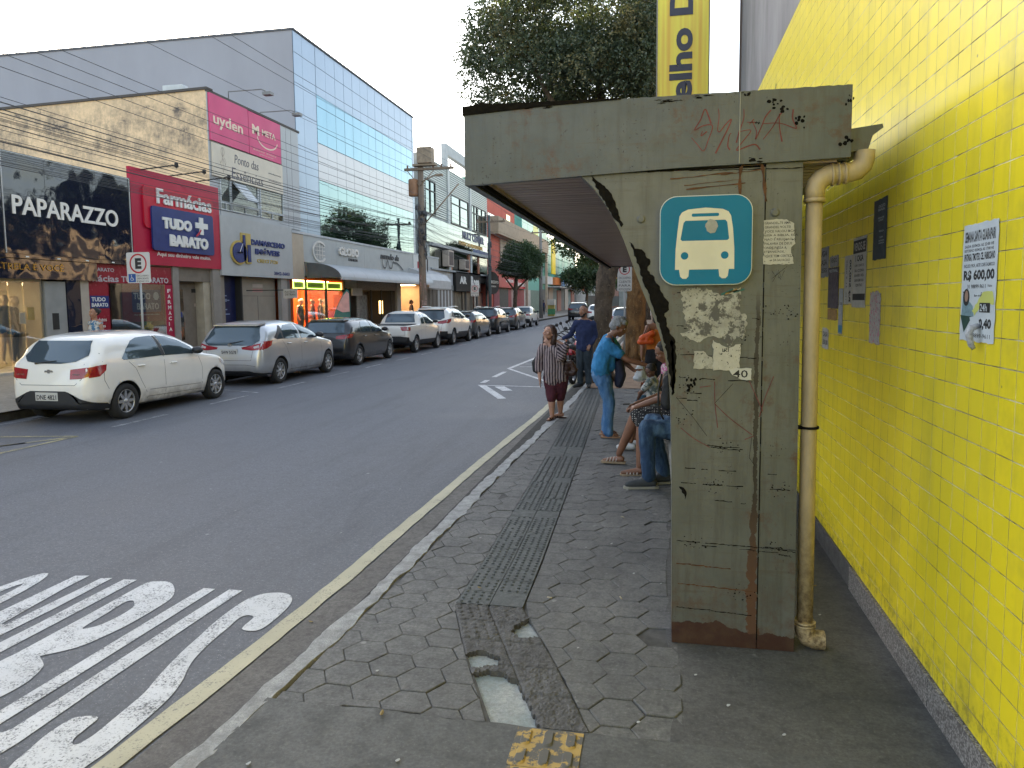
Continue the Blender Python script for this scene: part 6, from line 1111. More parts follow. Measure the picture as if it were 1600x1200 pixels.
def car(P, loc, label, paint, group='cars parked along the kerb', name='parked_car', yaw=90.0, detail=True, plate=None, scale=1.0):
    L, W, r = P['L'], P['W'], P['r']; body = loft_car(P); me = body.mesh('t', [paint, M_trim])
    bm = bmesh.new(); bm.from_mesh(me); bvh = BVHTree.FromBMesh(bm); bm.free()
    ob = bpy.data.objects.new('t', me); COL.objects.link(ob); cut = MB()
    for x in P['ax']:
        for s in (-1, 1): cut.lathe([(0.001, s*(W/2-0.30)), (r*P.get('arch', 1.13), s*(W/2-0.30)), (r*P.get('arch', 1.13), s*(W/2+0.3)), (0.001, s*(W/2+0.3))], (x, 0, r+0.01), 'Y', 36, smooth=False)
    cm = cut.mesh('c', [paint]); co = bpy.data.objects.new('c', cm); COL.objects.link(co)
    md = ob.modifiers.new('b', 'BOOLEAN'); md.operation = 'DIFFERENCE'; md.object = co; md.solver = 'EXACT'; md.use_self = True
    dg = bpy.context.evaluated_depsgraph_get(); dg.update(); m2 = bpy.data.meshes.new_from_object(ob.evaluated_get(dg)); bpy.data.objects.remove(ob); bpy.data.objects.remove(co)
    m2.materials.clear(); m2.materials.append(paint); m2.materials.append(M_trim)
    for p in m2.polygons:
        c = p.center; p.use_smooth = True; p.material_index = 0
        for x in P['ax']:
            d = math.hypot(c.x-x, c.z-r-0.01)
            if d < r*P.get('arch', 1.13)+0.004 and abs(c.y) < W/2-0.01 and abs(p.normal.y) < 0.5 and abs(d-r*P.get('arch', 1.13)) < 0.02 or (abs(abs(c.y)-(W/2-0.30)) < 0.01 and d < r*1.2): p.material_index = 1; p.use_smooth = False
        if p.normal.z < -0.85 and c.z < 0.5: p.material_index = 1
        if P.get('clad') and P['clad'](c.x, abs(c.y), c.z): p.material_index = 1
    m2.name = 'body'; root = bpy.data.objects.new(name, None); COL.objects.link(root); ORG[root.name] = Vector((0, 0, 0)); tag(root, label, 'car', group)
    bo = bpy.data.objects.new('body', m2); COL.objects.link(bo); bo.parent = root; ORG[bo.name] = Vector((0, 0, 0))
    for x in P['ax']:
        for s in (-1, 1): wheel('wheel', root, x, s*(W/2-0.115), r, 0.20, s, P.get('rim', 'cover'))
    for s in ((-1, 1) if detail else (-1,)):
        for w in P['win']:
            mb = MB(); decal(bvh, w, 'y', s, 0.007, mb, 0, 0.035); mb.build('side_window', M_cg, root)
        if P.get('winframe'):
            mb = MB(); decal(bvh, P['winframe'], 'y', s, 0.005, mb, 0, 0.035); mb.build('window_surround', M_trim, root)
        gp_ = MB()
        for ln in P.get('gaps', []):
            for a, b in zip(ln[:-1], ln[1:]):
                d = (Vector(b)-Vector(a)).normalized()*0.5; n = Vector((-d.y, d.x)).normalized()*0.0035; a_, b_ = Vector(a), Vector(b)
                decal(bvh, [tuple(a_+n), tuple(b_+n), tuple(b_-n), tuple(a_-n)], 'y', s, 0.002, gp_, 0, 0.09)
        if gp_.f: gp_.build('panel_gap', M_gap, root)
        for (hx_, hz) in P.get('hand', []):
            h, n, _, _ = bvh.ray_cast(Vector((hx_, s*5, hz)), Vector((0, -s, 0)))
            q = MB(); q.tube([(hx_-0.085, h.y+s*0.002, hz), (hx_-0.06, h.y+s*0.028, hz+0.003), (hx_+0.05, h.y+s*0.028, hz+0.003), (hx_+0.08, h.y+s*0.002, hz)], 0.014, 6); q.build('door_handle', P.get('handm', paint), root)
        if P.get('mirror'):
            mx_, mz = P['mirror']; h, n, _, _ = bvh.ray_cast(Vector((mx_, s*5, mz)), Vector((0, -s, 0)))
            q = MB(); q.lathe([(0.001, -0.08), (0.05, -0.075), (0.085, -0.02), (0.09, 0.05), (0.08, 0.075), (0.001, 0.08)], (0, 0, 0), 'X', 14)
            q.xf(Matrix.Translation((mx_+0.02, h.y+s*0.13, mz+0.06)) @ Matrix.Diagonal((0.9, 1.15, 0.8, 1))); q.tube([(mx_+0.05, h.y-s*0.02, mz), (mx_+0.04, h.y+s*0.08, mz+0.03)], 0.02, 6); q.build('door_mirror', P.get('mirm', M_trim), root)
        if P.get('tail'):
            q = MB(); tl_ = P['tail']
            decal(bvh, [(s*-1*-a if False else a*s, b) for a, b in tl_['rear']], 'x', -1, 0.006, q, 0, 0.05)
            decal(bvh, tl_['side'], 'y', s, 0.006, q, 0, 0.05)
            if tl_.get('clear'): decal(bvh, [(a*s, b) for a, b in tl_['clear']], 'x', -1, 0.009, q, 1, 0.05)
            q.build('tail_lamp', [tl_.get('m', M_red_l), M_clear], root)
        if P.get('sill'): q = MB(); decal(bvh, P['sill'], 'y', s, 0.008, q, 0, 0.1); q.build('sill_trim', M_trim, root)
        if P.get('head'):
            q = MB(); decal(bvh, P['head'], 'y', s, 0.005, q, 0, 0.06); q.build('headlamp', M_clear, root)
    for key, nm, m_ in (('rwin', 'rear_window', M_cg), ('rblack', 'rear_trim', M_trim), ('bump', 'rear_bumper', M_trim)):
        if P.get(key): q = MB(); decal(bvh, P[key], 'x', -1, 0.007 if key != 'bump' else 0.012, q, 0, 0.03); q.build(nm, m_, root)
    for ln in P.get('rgaps', []):
        q = MB()
        for a, b in zip(ln[:-1], ln[1:]):
            d = (Vector(b)-Vector(a)).normalized(); n = Vector((-d.y, d.x))*0.0035; a_, b_ = Vector(a), Vector(b); decal(bvh, [tuple(a_+n), tuple(b_+n), tuple(b_-n), tuple(a_-n)], 'x', -1, 0.002, q, 0, 0.08)
        if q.f: q.build('tailgate_gap', M_gap, root)
    if P.get('fwin'): q = MB(); decal(bvh, P['fwin'], 'x', 1, 0.004, q, 0, 0.08); q.build('windscreen', M_cg, root)
    if P.get('plate'):
        y0, z0 = P['plate']; h, n, _, _ = bvh.ray_cast(Vector((-5, y0, z0)), Vector((1, 0, 0)))
        q = MB(); q.bbox(h.x-0.018, h.x-0.006, y0-0.21, y0+0.21, z0-0.068, z0+0.068, 0.003); pl_ = q.build('number_plate', M_pl, root)
        q = MB(); text(q, plate or 'ABC 1234', lambda u, v, w: (h.x-0.0185-w, y0-u, v), -0.185, 0.185, z0-0.05, z0+0.028, 0.0015, 0, 0.02); q.build('plate_lettering', M_ink, pl_)
    if P.get('badge'):
        y0, z0, kd = P['badge']; h, n, _, _ = bvh.ray_cast(Vector((-5, y0, z0)), Vector((1, 0, 0))); q = MB(); f = lambda u, v, w: (h.x-0.004-w, y0-u, z0+v)
        if kd == 'bow': q.prism([(-0.085, -.014), (-.022, -.014), (-.022, -.03), (.022, -.03), (.022, -.014), (.085, -.014), (.07, .016), (.022, .016), (.022, .03), (-.022, .03), (-.022, .016), (-.07, .016)], f, 0.008)
        else: ring(q, 0, 0, .055, .04, .009, f, .008); ring(q, 0, .008, .035, .02, .008, f, .009); ring(q, 0, 0, .016, .038, .007, f, .0085)
        q.build('badge', M_chr, root)
    if P.get('wiper'):
        y0, y1, z0, z1 = P['wiper']; q = MB(); pts = []
        for k in range(8):
            yy, zz = y0+(y1-y0)*k/7, z0+(z1-z0)*k/7; h, n, _, _ = bvh.ray_cast(Vector((-5, yy, zz)), Vector((1, 0, 0))); pts.append((h.x-0.02, yy, zz))
        q.tube(pts, [0.016, .012, .010, .008, .007, .007, .006, .005], 6); q.build('rear_wiper', M_trim, root)
    if P.get('spoil'): q = MB(); x0, x1, yw, z = P['spoil']; q.prism([(x0, -yw*.92), (x0-.0, yw*.92), (x1, yw), (x1, -yw)], lambda u, v, w: (u, v, z-0.02*(v/yw)**2*1.5+w+(u-x0)*0.12), 0.028); q.build('spoiler', paint, root)
    if P.get('rack'):
        for s in (-1, 1): q = MB(); zz = P['rack']; q.tube([(zz[0], s*W*0.34, zz[2]-0.02), (zz[0]+.1, s*W*0.345, zz[2]+.025), (zz[1]-.1, s*W*0.345, zz[2]+.03), (zz[1], s*W*0.34, zz[2]-0.03)], 0.014, 6); q.build('roof_rail', M_chr, root)
    root.location = loc; root.rotation_euler = (0, 0, rad(yaw)); root.scale = (scale,)*3
    return root
HATCH = dict(L=3.97, W=1.72, r=0.30, ax=(0.74, 3.27), ex=4.2, taper=0.34, rim='cover',
  top=[(0, .62), (.03, .80), (.07, .98), (.12, 1.03), (.26, 1.19), (.44, 1.385), (.56, 1.425), (.9, 1.46), (1.5, 1.475), (1.95, 1.455), (2.35, 1.36), (2.75, 1.16), (3.02, 1.00), (3.3, .945), (3.6, .87), (3.83, .74), (3.93, .62), (3.97, .5)],
  bot=[(0, .30), (.08, .24), (.4, .20), (3.5, .18), (3.9, .22), (3.97, .3)], wid=[(0, .60), (.04, .69), (.14, .775), (.35, .835), (.8, .858), (2.2, .86), (3.1, .85), (3.5, .82), (3.78, .72), (3.92, .58), (3.97, .45)],
  belt=[(0, .60), (.05, .86), (.12, .955), (.3, .985), (.8, .98), (1.6, .955), (2.6, .925), (3.0, .90), (3.4, .86), (3.75, .74), (3.97, .45)],
  win=[[(.70, 1.02), (.86, 1.18), (1.04, 1.30), (1.22, 1.345), (1.62, 1.36), (1.70, 1.00), (.74, .995)], [(1.79, .995), (1.72, 1.36), (2.0, 1.33), (2.28, 1.245), (2.56, 1.11), (2.68, 1.00), (2.66, .975)]],
  winframe=[(1.64, 1.355), (1.70, 1.355), (1.79, .995), (1.70, .995)],
  gaps=[[(1.74, 1.0), (1.72, .7), (1.72, .27)], [(.80, 1.0), (.98, .84), (1.10, .60), (1.22, .40), (1.27, .28)], [(2.72, .97), (2.82, .7), (2.80, .27)], [(1.26, .31), (2.8, .27)], [(1.3, .43), (2.75, .38)], [(.30, 1.0), (.32, 1.14)], [(.3, .94), (.29, .70), (.36, .55)]],
  hand=[(1.12, .87), (1.98, .85)], mirror=(2.52, .98), head=[(3.42, .82), (3.72, .72), (3.84, .66), (3.7, .64), (3.45, .73)],
  tail=dict(rear=[(.40, .89), (.62, .915), (.76, .93), (.76, .80), (.62, .745), (.41, .735)], side=[(.02, .90), (.20, .945), (.36, .955), (.33, .86), (.22, .77), (.02, .75)]),
  rwin=[(-.60, 1.10), (-.52, 1.335), (.52, 1.335), (.60, 1.10), (.46, 1.01), (.2, .98), (-.2, .98), (-.46, 1.01)],
  bump=[(-.78, .205), (.78, .205), (.80, .33), (.55, .36), (.40, .52), (.33, .545), (-.33, .545), (-.40, .52), (-.55, .36), (-.80, .33)],
  rgaps=[[(-.62, .98), (-.62, .74), (-.50, .64), (.50, .64), (.62, .74), (.62, .98)]], plate=(0.02, .455), badge=(0, .86, 'bow'), wiper=(.28, -.10, .985, 1.03))
def derive(**k): d = dict(HATCH); d.update(k); return d
def scl(tab, fx=1.0, fz=1.0): return [(a*fx, b*fz) for a, b in tab]
SILVER = derive(L=4.14, ax=(.80, 3.35), r=.305, W=1.73, top=[(0, .66), (.03, .86), (.08, 1.02), (.14, 1.06), (.26, 1.22), (.38, 1.40), (.55, 1.455), (1.0, 1.49), (1.5, 1.495), (2.0, 1.46), (2.45, 1.33), (2.9, 1.12), (3.15, 1.0), (3.5, .93), (3.85, .82), (4.05, .68), (4.14, .5)],
  bot=[(0, .34), (.1, .26), (.4, .2), (3.6, .18), (4.05, .22), (4.14, .3)], wid=[(0, .68), (.04, .77), (.15, .82), (.4, .855), (.9, .865), (2.4, .865), (3.3, .85), (3.7, .81), (3.95, .70), (4.09, .56), (4.14, .45)],
  belt=[(0, .62), (.05, .88), (.12, .98), (.3, 1.03), (.8, 1.03), (1.6, 1.0), (2.8, .95), (3.2, .92), (3.6, .86), (3.95, .72), (4.14, .45)],
  win=[[(1.02, 1.05), (1.02, 1.27), (1.22, 1.37), (1.74, 1.395), (1.80, 1.03)], [(1.89, 1.025), (1.83, 1.395), (2.1, 1.36), (2.45, 1.245), (2.78, 1.04), (2.80, 1.0)], [(.72, 1.08), (.93, 1.22), (.96, 1.06)]], winframe=[(.60, 1.10), (.98, 1.37), (1.05, 1.37), (1.02, 1.05), (.7, 1.05)],
  gaps=[[(1.84, 1.03), (1.82, .7), (1.82, .27)], [(.92, 1.03), (1.12, .80), (1.25, .5), (1.32, .28)], [(2.85, 1.0), (2.95, .7), (2.9, .27)], [(1.3, .30), (2.9, .27)]], hand=[(1.22, .93), (2.06, .91)], mirror=(2.62, 1.02), head=[(3.5, .86), (3.9, .74), (4.02, .66), (3.8, .68), (3.55, .77)],
  tail=dict(rear=[(.30, .90), (.55, .935), (.80, 1.0), (.80, .84), (.55, .83), (.32, .855)], side=[(.03, 1.0), (.22, 1.03), (.5, 1.04), (.42, .93), (.22, .86), (.03, .85)], clear=[(.60, .91), (.72, .95), (.74, .90), (.62, .87)]),
  rwin=[(-.70, 1.04), (-.58, 1.37), (.58, 1.37), (.70, 1.04), (.55, .94), (-.55, .94)], bump=[(-.8, .23), (.8, .23), (.8, .30), (.5, .36), (-.5, .36), (-.8, .30)], rgaps=[[(-.6, .85), (-.55, .60), (.55, .60), (.6, .85)], [(-.82, .45), (-.4, .50), (.4, .50), (.82, .45)]], plate=(0.0, .80), badge=(0, .95, 'oval'), wiper=(0, -.32, .99, 1.05), spoil=(.32, .58, .62, 1.405))
DARK = derive(L=4.1, ax=(.78, 3.38), r=.31, W=1.76, top=[(0, .64), (.03, .84), (.07, 1.0), (.12, 1.05), (.24, 1.2), (.40, 1.385), (.55, 1.425), (1.0, 1.455), (1.6, 1.46), (2.1, 1.42), (2.5, 1.28), (2.9, 1.08), (3.15, .97), (3.5, .91), (3.85, .80), (4.02, .66), (4.1, .5)],
  bot=SILVER['bot'][:-1]+[(4.1, .3)], wid=[(0, .68), (.04, .77), (.15, .83), (.4, .87), (.9, .88), (2.4, .88), (3.3, .865), (3.7, .82), (3.93, .70), (4.06, .56), (4.1, .45)], belt=[(0, .62), (.05, .88), (.12, .96), (.3, 1.0), (.8, .99), (1.6, .965), (2.8, .93), (3.2, .90), (3.6, .84), (3.95, .70), (4.1, .45)],
  win=[[(.98, 1.02), (1.02, 1.2), (1.2, 1.34), (1.76, 1.36), (1.80, 1.0)], [(1.88, 1.0), (1.84, 1.36), (2.15, 1.325), (2.5, 1.2), (2.78, 1.01), (2.80, .97)], [(.70, 1.04), (.92, 1.2), (.93, 1.03)]], winframe=None, gaps=SILVER['gaps'], hand=[(1.2, .88), (2.05, .87)], mirror=(2.62, .99),
  tail=dict(rear=[(.42, .92), (.60, .96), (.82, .97), (.82, .86), (.60, .83), (.43, .84)], side=[(.02, .97), (.24, .99), (.38, .975), (.3, .89), (.02, .85)]), rwin=[(-.66, 1.02), (-.56, 1.35), (.56, 1.35), (.66, 1.02)], bump=[(-.8, .22), (.8, .22), (.8, .40), (-.8, .40)], rgaps=[[(-.6, .84), (-.6, .62), (.6, .62), (.6, .84)]], plate=(0, .52), badge=(0, .92, 'oval'), rim='five', spoil=(.34, .58, .60, 1.385))
SUV = derive(L=4.3, ax=(.82, 3.44), r=.335, W=1.77, rim='five', top=[(0, .74), (.03, .96), (.08, 1.10), (.14, 1.14), (.28, 1.32), (.42, 1.50), (.6, 1.565), (1.1, 1.60), (1.7, 1.60), (2.2, 1.55), (2.6, 1.40), (2.98, 1.20), (3.2, 1.10), (3.6, 1.05), (4.0, .93), (4.2, .78), (4.3, .6)],
  bot=[(0, .40), (.1, .32), (.4, .27), (3.8, .25), (4.2, .3), (4.3, .4)], wid=[(0, .70), (.04, .79), (.15, .84), (.4, .875), (.9, .885), (2.5, .885), (3.4, .87), (3.9, .82), (4.13, .72), (4.25, .6), (4.3, .5)], belt=[(0, .70), (.05, .96), (.12, 1.06), (.3, 1.11), (.8, 1.10), (1.7, 1.06), (2.9, 1.02), (3.3, 1.0), (3.7, .96), (4.1, .82), (4.3, .55)],
  win=[[(1.0, 1.14), (1.06, 1.35), (1.25, 1.47), (1.84, 1.50), (1.88, 1.10)], [(1.96, 1.10), (1.92, 1.50), (2.2, 1.46), (2.55, 1.34), (2.86, 1.13), (2.9, 1.07)]], winframe=[(.62, 1.2), (.95, 1.42), (1.06, 1.45), (1.0, 1.14)], gaps=[[(1.92, 1.1), (1.9, .8), (1.9, .36)], [(.96, 1.1), (1.2, .8), (1.36, .38)], [(2.95, 1.06), (3.05, .8), (3.0, .36)]],
  hand=[(1.25, .99), (2.12, .97)], mirror=(2.72, 1.12), head=[(3.6, .96), (4.05, .84), (4.15, .78), (3.9, .80), (3.62, .88)], sill=[(1.24, .30), (3.0, .28), (3.0, .44), (1.24, .46)],
  tail=dict(rear=[(.38, 1.0), (.6, 1.03), (.82, 1.08), (.82, .95), (.6, .90), (.40, .92)], side=[(.03, 1.07), (.25, 1.10), (.5, 1.12), (.4, 1.0), (.2, .93), (.03, .92)]), rwin=[(-.66, 1.14), (-.56, 1.47), (.56, 1.47), (.66, 1.14), (.5, 1.06), (-.5, 1.06)], bump=[(-.8, .32), (.8, .32), (.8, .60), (.55, .55), (-.55, .55), (-.8, .60)], rgaps=[[(-.6, .92), (-.55, .66), (.55, .66), (.6, .92)]], plate=(0, .72), badge=(0, 1.0, 'oval'), spoil=(.34, .60, .60, 1.515), rack=(1.0, 2.4, 1.575), wiper=None)
SUV['clad'] = lambda x, y, z: z < 0.50
PICK = derive(L=4.45, ax=(.86, 3.60), r=.325, W=1.73, rim='cover', ex=4.2, top=[(0, .74), (.02, .98), (.05, 1.06), (.6, 1.075), (1.30, 1.085), (1.34, 1.13), (1.42, 1.38), (1.52, 1.52), (1.75, 1.57), (2.2, 1.58), (2.55, 1.54), (2.9, 1.37), (3.25, 1.15), (3.42, 1.06), (3.8, 1.0), (4.15, .9), (4.35, .76), (4.45, .55)], sm=2,
  bot=[(0, .45), (.1, .36), (.5, .30), (3.9, .26), (4.3, .3), (4.45, .4)], wid=[(0, .76), (.03, .81), (.12, .84), (.5, .855), (2.6, .86), (3.5, .85), (4.0, .80), (4.28, .70), (4.4, .58), (4.45, .5)], belt=[(0, .70), (.03, .98), (.1, 1.03), (.6, 1.045), (1.4, 1.045), (2.0, 1.03), (3.1, .99), (3.5, .96), (3.9, .91), (4.25, .78), (4.45, .5)],
  win=[[(2.0, 1.07), (1.98, 1.46), (2.4, 1.44), (2.72, 1.33), (3.08, 1.10), (3.10, 1.04)], [(1.52, 1.08), (1.62, 1.44), (1.88, 1.47), (1.92, 1.07)]], winframe=None, gaps=[[(1.94, 1.06), (1.93, .36)], [(3.15, 1.02), (3.2, .36)], [(1.45, 1.06), (1.43, .4)]], hand=[(2.12, .95)], mirror=(2.92, 1.08), head=[(3.8, .93), (4.15, .84), (4.3, .76), (4.05, .78), (3.8, .84)],
  tail=dict(rear=[(.50, 1.01), (.80, 1.01), (.80, .86), (.58, .86), (.52, .92)], side=[(.02, 1.0), (.24, 1.0), (.20, .9), (.16, .86), (.02, .86)]), rwin=[(-.62, 1.13), (-.55, 1.47), (.55, 1.47), (.62, 1.13)], bump=[(-.82, .36), (.82, .36), (.82, .62), (.5, .66), (-.5, .66), (-.82, .62)], rgaps=[[(-.68, 1.04), (-.68, .68), (.68, .68), (.68, 1.04)]], plate=(0, .52), badge=(0, .90, 'oval'), wiper=None, spoil=None, rack=None, sill=[(1.3, .33), (3.2, .30), (3.2, .44), (1.3, .47)])
PICK['clad'] = lambda x, y, z: z < 0.46
P_white = car_paint('paint_white', (0.80, 0.77, 0.71)); P_silver = car_paint('paint_silver', (0.50, 0.51, 0.52), 0.55, 0.3); P_black = car_paint('paint_black', (0.004, 0.005, 0.007), 0.0, 0.5); P_grey = car_paint('paint_dark_grey', (0.05, 0.055, 0.06), 0.3); P_white2 = car_paint('paint_pearl', (0.74, 0.70, 0.63)); P_grn = car_paint('paint_slate', (0.07, 0.08, 0.085), 0.4)
cx = -9.72
def park(P, rear_wheel_y, label, paint, plate, scale=1.0, x=cx, **k):
    return car(P, (x, rear_wheel_y-P['ax'][0]*scale, -0.1), label, paint, plate=plate, scale=scale, **k)
c1 = park(HATCH, 10.72, 'white hatchback with silver wheel covers, the nearest parked car', P_white, 'DNE 4821', 1.01, x=-9.76)
c2 = park(SILVER, 16.02, 'silver hatchback with black rear window surround, second parked car from the left', P_silver, 'SHW 5G78', 1.02, x=-9.85)
c3 = park(DARK, 21.0, 'glossy black hatchback with red tail lamps, parked behind the silver one', P_black, 'QPX 4H21', 1.0, x=-9.95)
c4 = park(PICK, 26.3, 'white pickup truck with an open bed and black lower bumper', P_white2, 'RFA 2B67', 1.0, x=-9.9)
c5 = park(SUV, 31.2, 'white compact SUV with dark wheel arches between the pickup truck and the dark cars', P_white, 'QNM 8C15', 1.06, x=-9.9)
c6 = park(DARK, 36.1, 'dark grey hatchback right behind the white SUV', P_grn, 'PXT 3390', 1.0, x=-9.95)
c7 = park(SUV, 41.2, 'black SUV with large red tail lamps, seventh parked car from the left', P_black, 'QQU 1F44', 1.0, x=-9.95)
c8 = park(SILVER, 46.9, 'dark grey hatchback, last dark car of the parked row', P_grey, 'RNB 7A02', 1.02, x=-9.95)
c9 = park(PICK, 52.4, 'small white pickup truck at the far end of the parked row', P_white2, 'HKT 6612', 0.96, x=-9.95)
c10 = car(SUV, (-7.6, 68.5, -0.1), 'black SUV driving away in the middle of the far street', P_black, plate='GZB 9931', group=None, name='moving_car', scale=1.08)
c11 = car(derive(spoil=None), (-5.2, 62, -0.1), 'white car driving on the far right of the street, behind the man in navy', P_white, plate='OLM 3312', group=None, name='moving_car', scale=1.05)
c12 = car(SILVER, (-1.9, 42, -0.1), 'silver car parked at the right kerb beyond the tree trunks', P_silver, plate='PUA 5541', group=None, name='parked_car', scale=1.0)
# pickup bed: a dark sheet on top paints the shade inside the open bed
for c_, P in ((c4, PICK), (c9, PICK)):
    q = MB(); q.prism(rrect(0.07, 1.30, -0.70, 0.70, 0.06), lambda u, v, w: (u, v, 1.079+w), 0.012); q.build('bed_shade_sheet', M_trim, c_)
# a second badge line on the white hatchback
q = MB(); text(q, 'LS 1.0', lambda u, v, w: (0.028-w, -u, v), -.60, -.46, .80, .825, .003, 0, .01); text(q, 'ONIX', lambda u, v, w: (0.028-w, -u, v), .44, .58, .80, .825, .003, 0, .01); q.build('tailgate_lettering', M_chr, c1)
# ================================================================ MOTORCYCLES
def motorcycle(col, label, loc, yaw, kind=0):
    root = thing('motorcycle', label, 'motorcycle', (0, 0, 0), 'motorcycles parked in the bay')
    mt = M('moto_%02d%02d%02d' % tuple(int(c*99) for c in col), col, 0.25, var=0.1, coat=0.5)
    for x, nm in ((0.0, 'rear_wheel'), (1.30, 'front_wheel')):
        r = 0.30; q = MB(); q.lathe([(r-0.075, -.03), (r-.02, -.05), (r, -.02), (r, .02), (r-.02, .05), (r-0.075, .03), (r-0.075, -.03)], (x, 0, r), 'Y', 26); w_ = q.build(nm, M_tyre, root)
        q = MB(); q.lathe([(r-.075, -.025), (r-.09, 0), (r-.075, .025)], (x, 0, r), 'Y', 26)
        for k in range(6): a = k*math.pi/3; q.tube([(x+.03*math.cos(a), .0, r+.03*math.sin(a)), (x+(r-.08)*math.cos(a), 0, r+(r-.08)*math.sin(a))], .011, 5)
        q.lathe([(.001, -.06), (.05, -.055), (.05, .055), (.001, .06)], (x, 0, r), 'Y', 12); q.build('rim', M_rim, w_)
    q = MB(); q.tube([(1.30, .075, .30), (1.12, .075, .85)], .024, 8); q.tube([(1.30, -.075, .30), (1.12, -.075, .85)], .024, 8); q.build('fork', M_chr, root)
    q = MB(); q.tube([(1.10, 0, .82), (.85, 0, .45), (.45, 0, .40), (.30, 0, .62), (.9, 0, .74), (1.10, 0, .82)], .026, 6); q.tube([(.45, .06, .40), (0, .085, .30), (.1, .1, .62)], .02, 6); q.tube([(.45, -.06, .40), (0, -.085, .30), (.1, -.1, .62)], .02, 6); q.build('frame', M_trim, root)
    q = MB(); q.bbox(.50, .82, -.12, .12, .30, .56, .04); q.lathe([(.001, 0), (.09, .01), (.1, .1), (.085, .2), (.001, .22)], (.66, 0, .52), 'Z', 12); q.build('engine', M('engine_grey', (0.12, 0.12, 0.12), 0.4, metal=0.6), root)
    q = MB(); q.tube([(.75, -.1, .34), (.5, -.15, .24), (.1, -.16, .30), (-.18, -.17, .38)], [.02, .028, .04, .045], 10); q.build('exhaust', M_chr, root)
    def blob(pts, rs, fl=1.0, m=None, nm='tank'):
        q = MB(); q.tube(pts, rs, 14); q.v = [(a, b*fl, c) for a, b, c in q.v]; return q.build(nm, m, root)
    blob([(.50, 0, .78), (.62, 0, .83), (.80, 0, .87), (.98, 0, .86), (1.08, 0, .80)], [.07, .12, .145, .125, .05], 1.0, mt, 'tank')
    blob([(-.22, 0, .84), (-.12, 0, .86), (.2, 0, .80), (.45, 0, .78), (.58, 0, .80)], [.05, .085, .10, .10, .07], 1.25, M_trim, 'seat'); blob([(-.30, 0, .80), (-.1, 0, .74), (.3, 0, .66)], [.04, .08, .09], 1.2, mt, 'tail_cowl')
    blob([(-.36, 0, .55), (-.28, 0, .66), (-.05, 0, .66), (.1, 0, .62)], [.02, .045, .05, .03], 1.7, M_trim, 'rear_mudguard'); q = MB(); q.bbox(-.36, -.32, -.07, .07, .70, .77, .01); q.build('tail_lamp', M_red_l, root)
    q = MB(); q.tube([(1.30+.34*math.sin(rad(a)), 0, .30+.34*math.cos(rad(a))) for a in range(-50, 61, 15)], [.03]*8, 8); q.v = [(a, b*2.2, c) for a, b, c in q.v]; q.build('front_mudguard', mt, root)
    q = MB(); q.lathe([(.001, .07), (.06, .05), (.085, 0), (.09, -.05), (.03, -.12), (.001, -.12)], (0, 0, 0), 'X', 14); q.xf(Matrix.Translation((1.22, 0, .86))); q.build('headlamp', M_clear if kind else mt, root)
    q = MB(); q.tube([(.98, -.36, 1.0), (1.03, -.26, 1.03), (1.10, -.1, .95), (1.10, .1, .95), (1.03, .26, 1.03), (.98, .36, 1.0)], .014, 8); q.tube([(.97, -.40, 1.0), (1.0, -.29, 1.02)], .02, 8); q.tube([(.97, .40, 1.0), (1.0, .29, 1.02)], .02, 8); q.build('handlebar', M_trim, root)
    for s in (-1, 1): q = MB(); q.tube([(1.02, s*.28, 1.03), (1.03, s*.34, 1.16), (1.02, s*.38, 1.22)], .008, 6); q.lathe([(.001, -.012), (.045, -.012), (.05, 0), (.045, .012), (.001, .012)], (1.01, s*.40, 1.25), 'X', 12); q.build('mirror', M_trim, root)
    q = MB(); q.tube([(.5, .1, .32), (.42, .26, .02)], .014, 6); q.build('side_stand', M_trim, root)
    root.location = loc; root.rotation_euler = (0, rad(0), rad(yaw)); return root
motorcycle((0.45, 0.02, 0.03), 'red motorcycle parked beside the man in the navy shirt', (-1.95, 16.6, -0.1), 84)
motorcycle((0.03, 0.03, 0.035), 'black motorcycle with yellow tank stripe, second in the parked bay', (-1.86, 18.0, -0.1), 118, 1)
motorcycle((0.03, 0.08, 0.30), 'blue motorcycle standing behind the black one in the bay', (-1.95, 19.4, -0.1), 120)
motorcycle((0.42, 0.33, 0.05), 'yellow motorcycle farther back in the parked bay', (-2.0, 20.8, -0.1), 122, 1)
motorcycle((0.10, 0.10, 0.11), 'dark grey motorcycle at the far end of the bay', (-2.05, 22.2, -0.1), 118)
motorcycle((0.02, 0.02, 0.02), 'black motorcycle last in the bay, near the tree trunk', (-2.1, 23.8, -0.1), 124)
# ================================================================ PEOPLE
def caps(mb, pts, n=12):
    """pts: list of (Vector, radius): tapered segments with rounded ends"""
    P = [(Vector(p), r) for p, r in pts]
    for p, r in P:
        vs = [(0, 0, r)]; fs = []
        k = 5
        for i in range(1, k):
            a = math.pi*i/k
            for j in range(n): b = 2*math.pi*j/n; vs.append((r*math.sin(a)*math.cos(b), r*math.sin(a)*math.sin(b), r*math.cos(a)))
        vs.append((0, 0, -r)); L = len(vs)-1
        for j in range(n): fs.append((0, 1+j, 1+(j+1) % n)); fs.append((L, L-n+(j+1) % n, L-n+j))
        for i in range(k-2):
            for j in range(n): fs.append((1+i*n+j, 1+(i+1)*n+j, 1+(i+1)*n+(j+1) % n, 1+i*n+(j+1) % n))
        mb.add([(p.x+a, p.y+b, p.z+c) for a, b, c in vs], fs)
    for (p, r), (q, s) in zip(P[:-1], P[1:]):
        if (q-p).length > 1e-4: mb.tube([p, q], [r, s], n)
    return mb
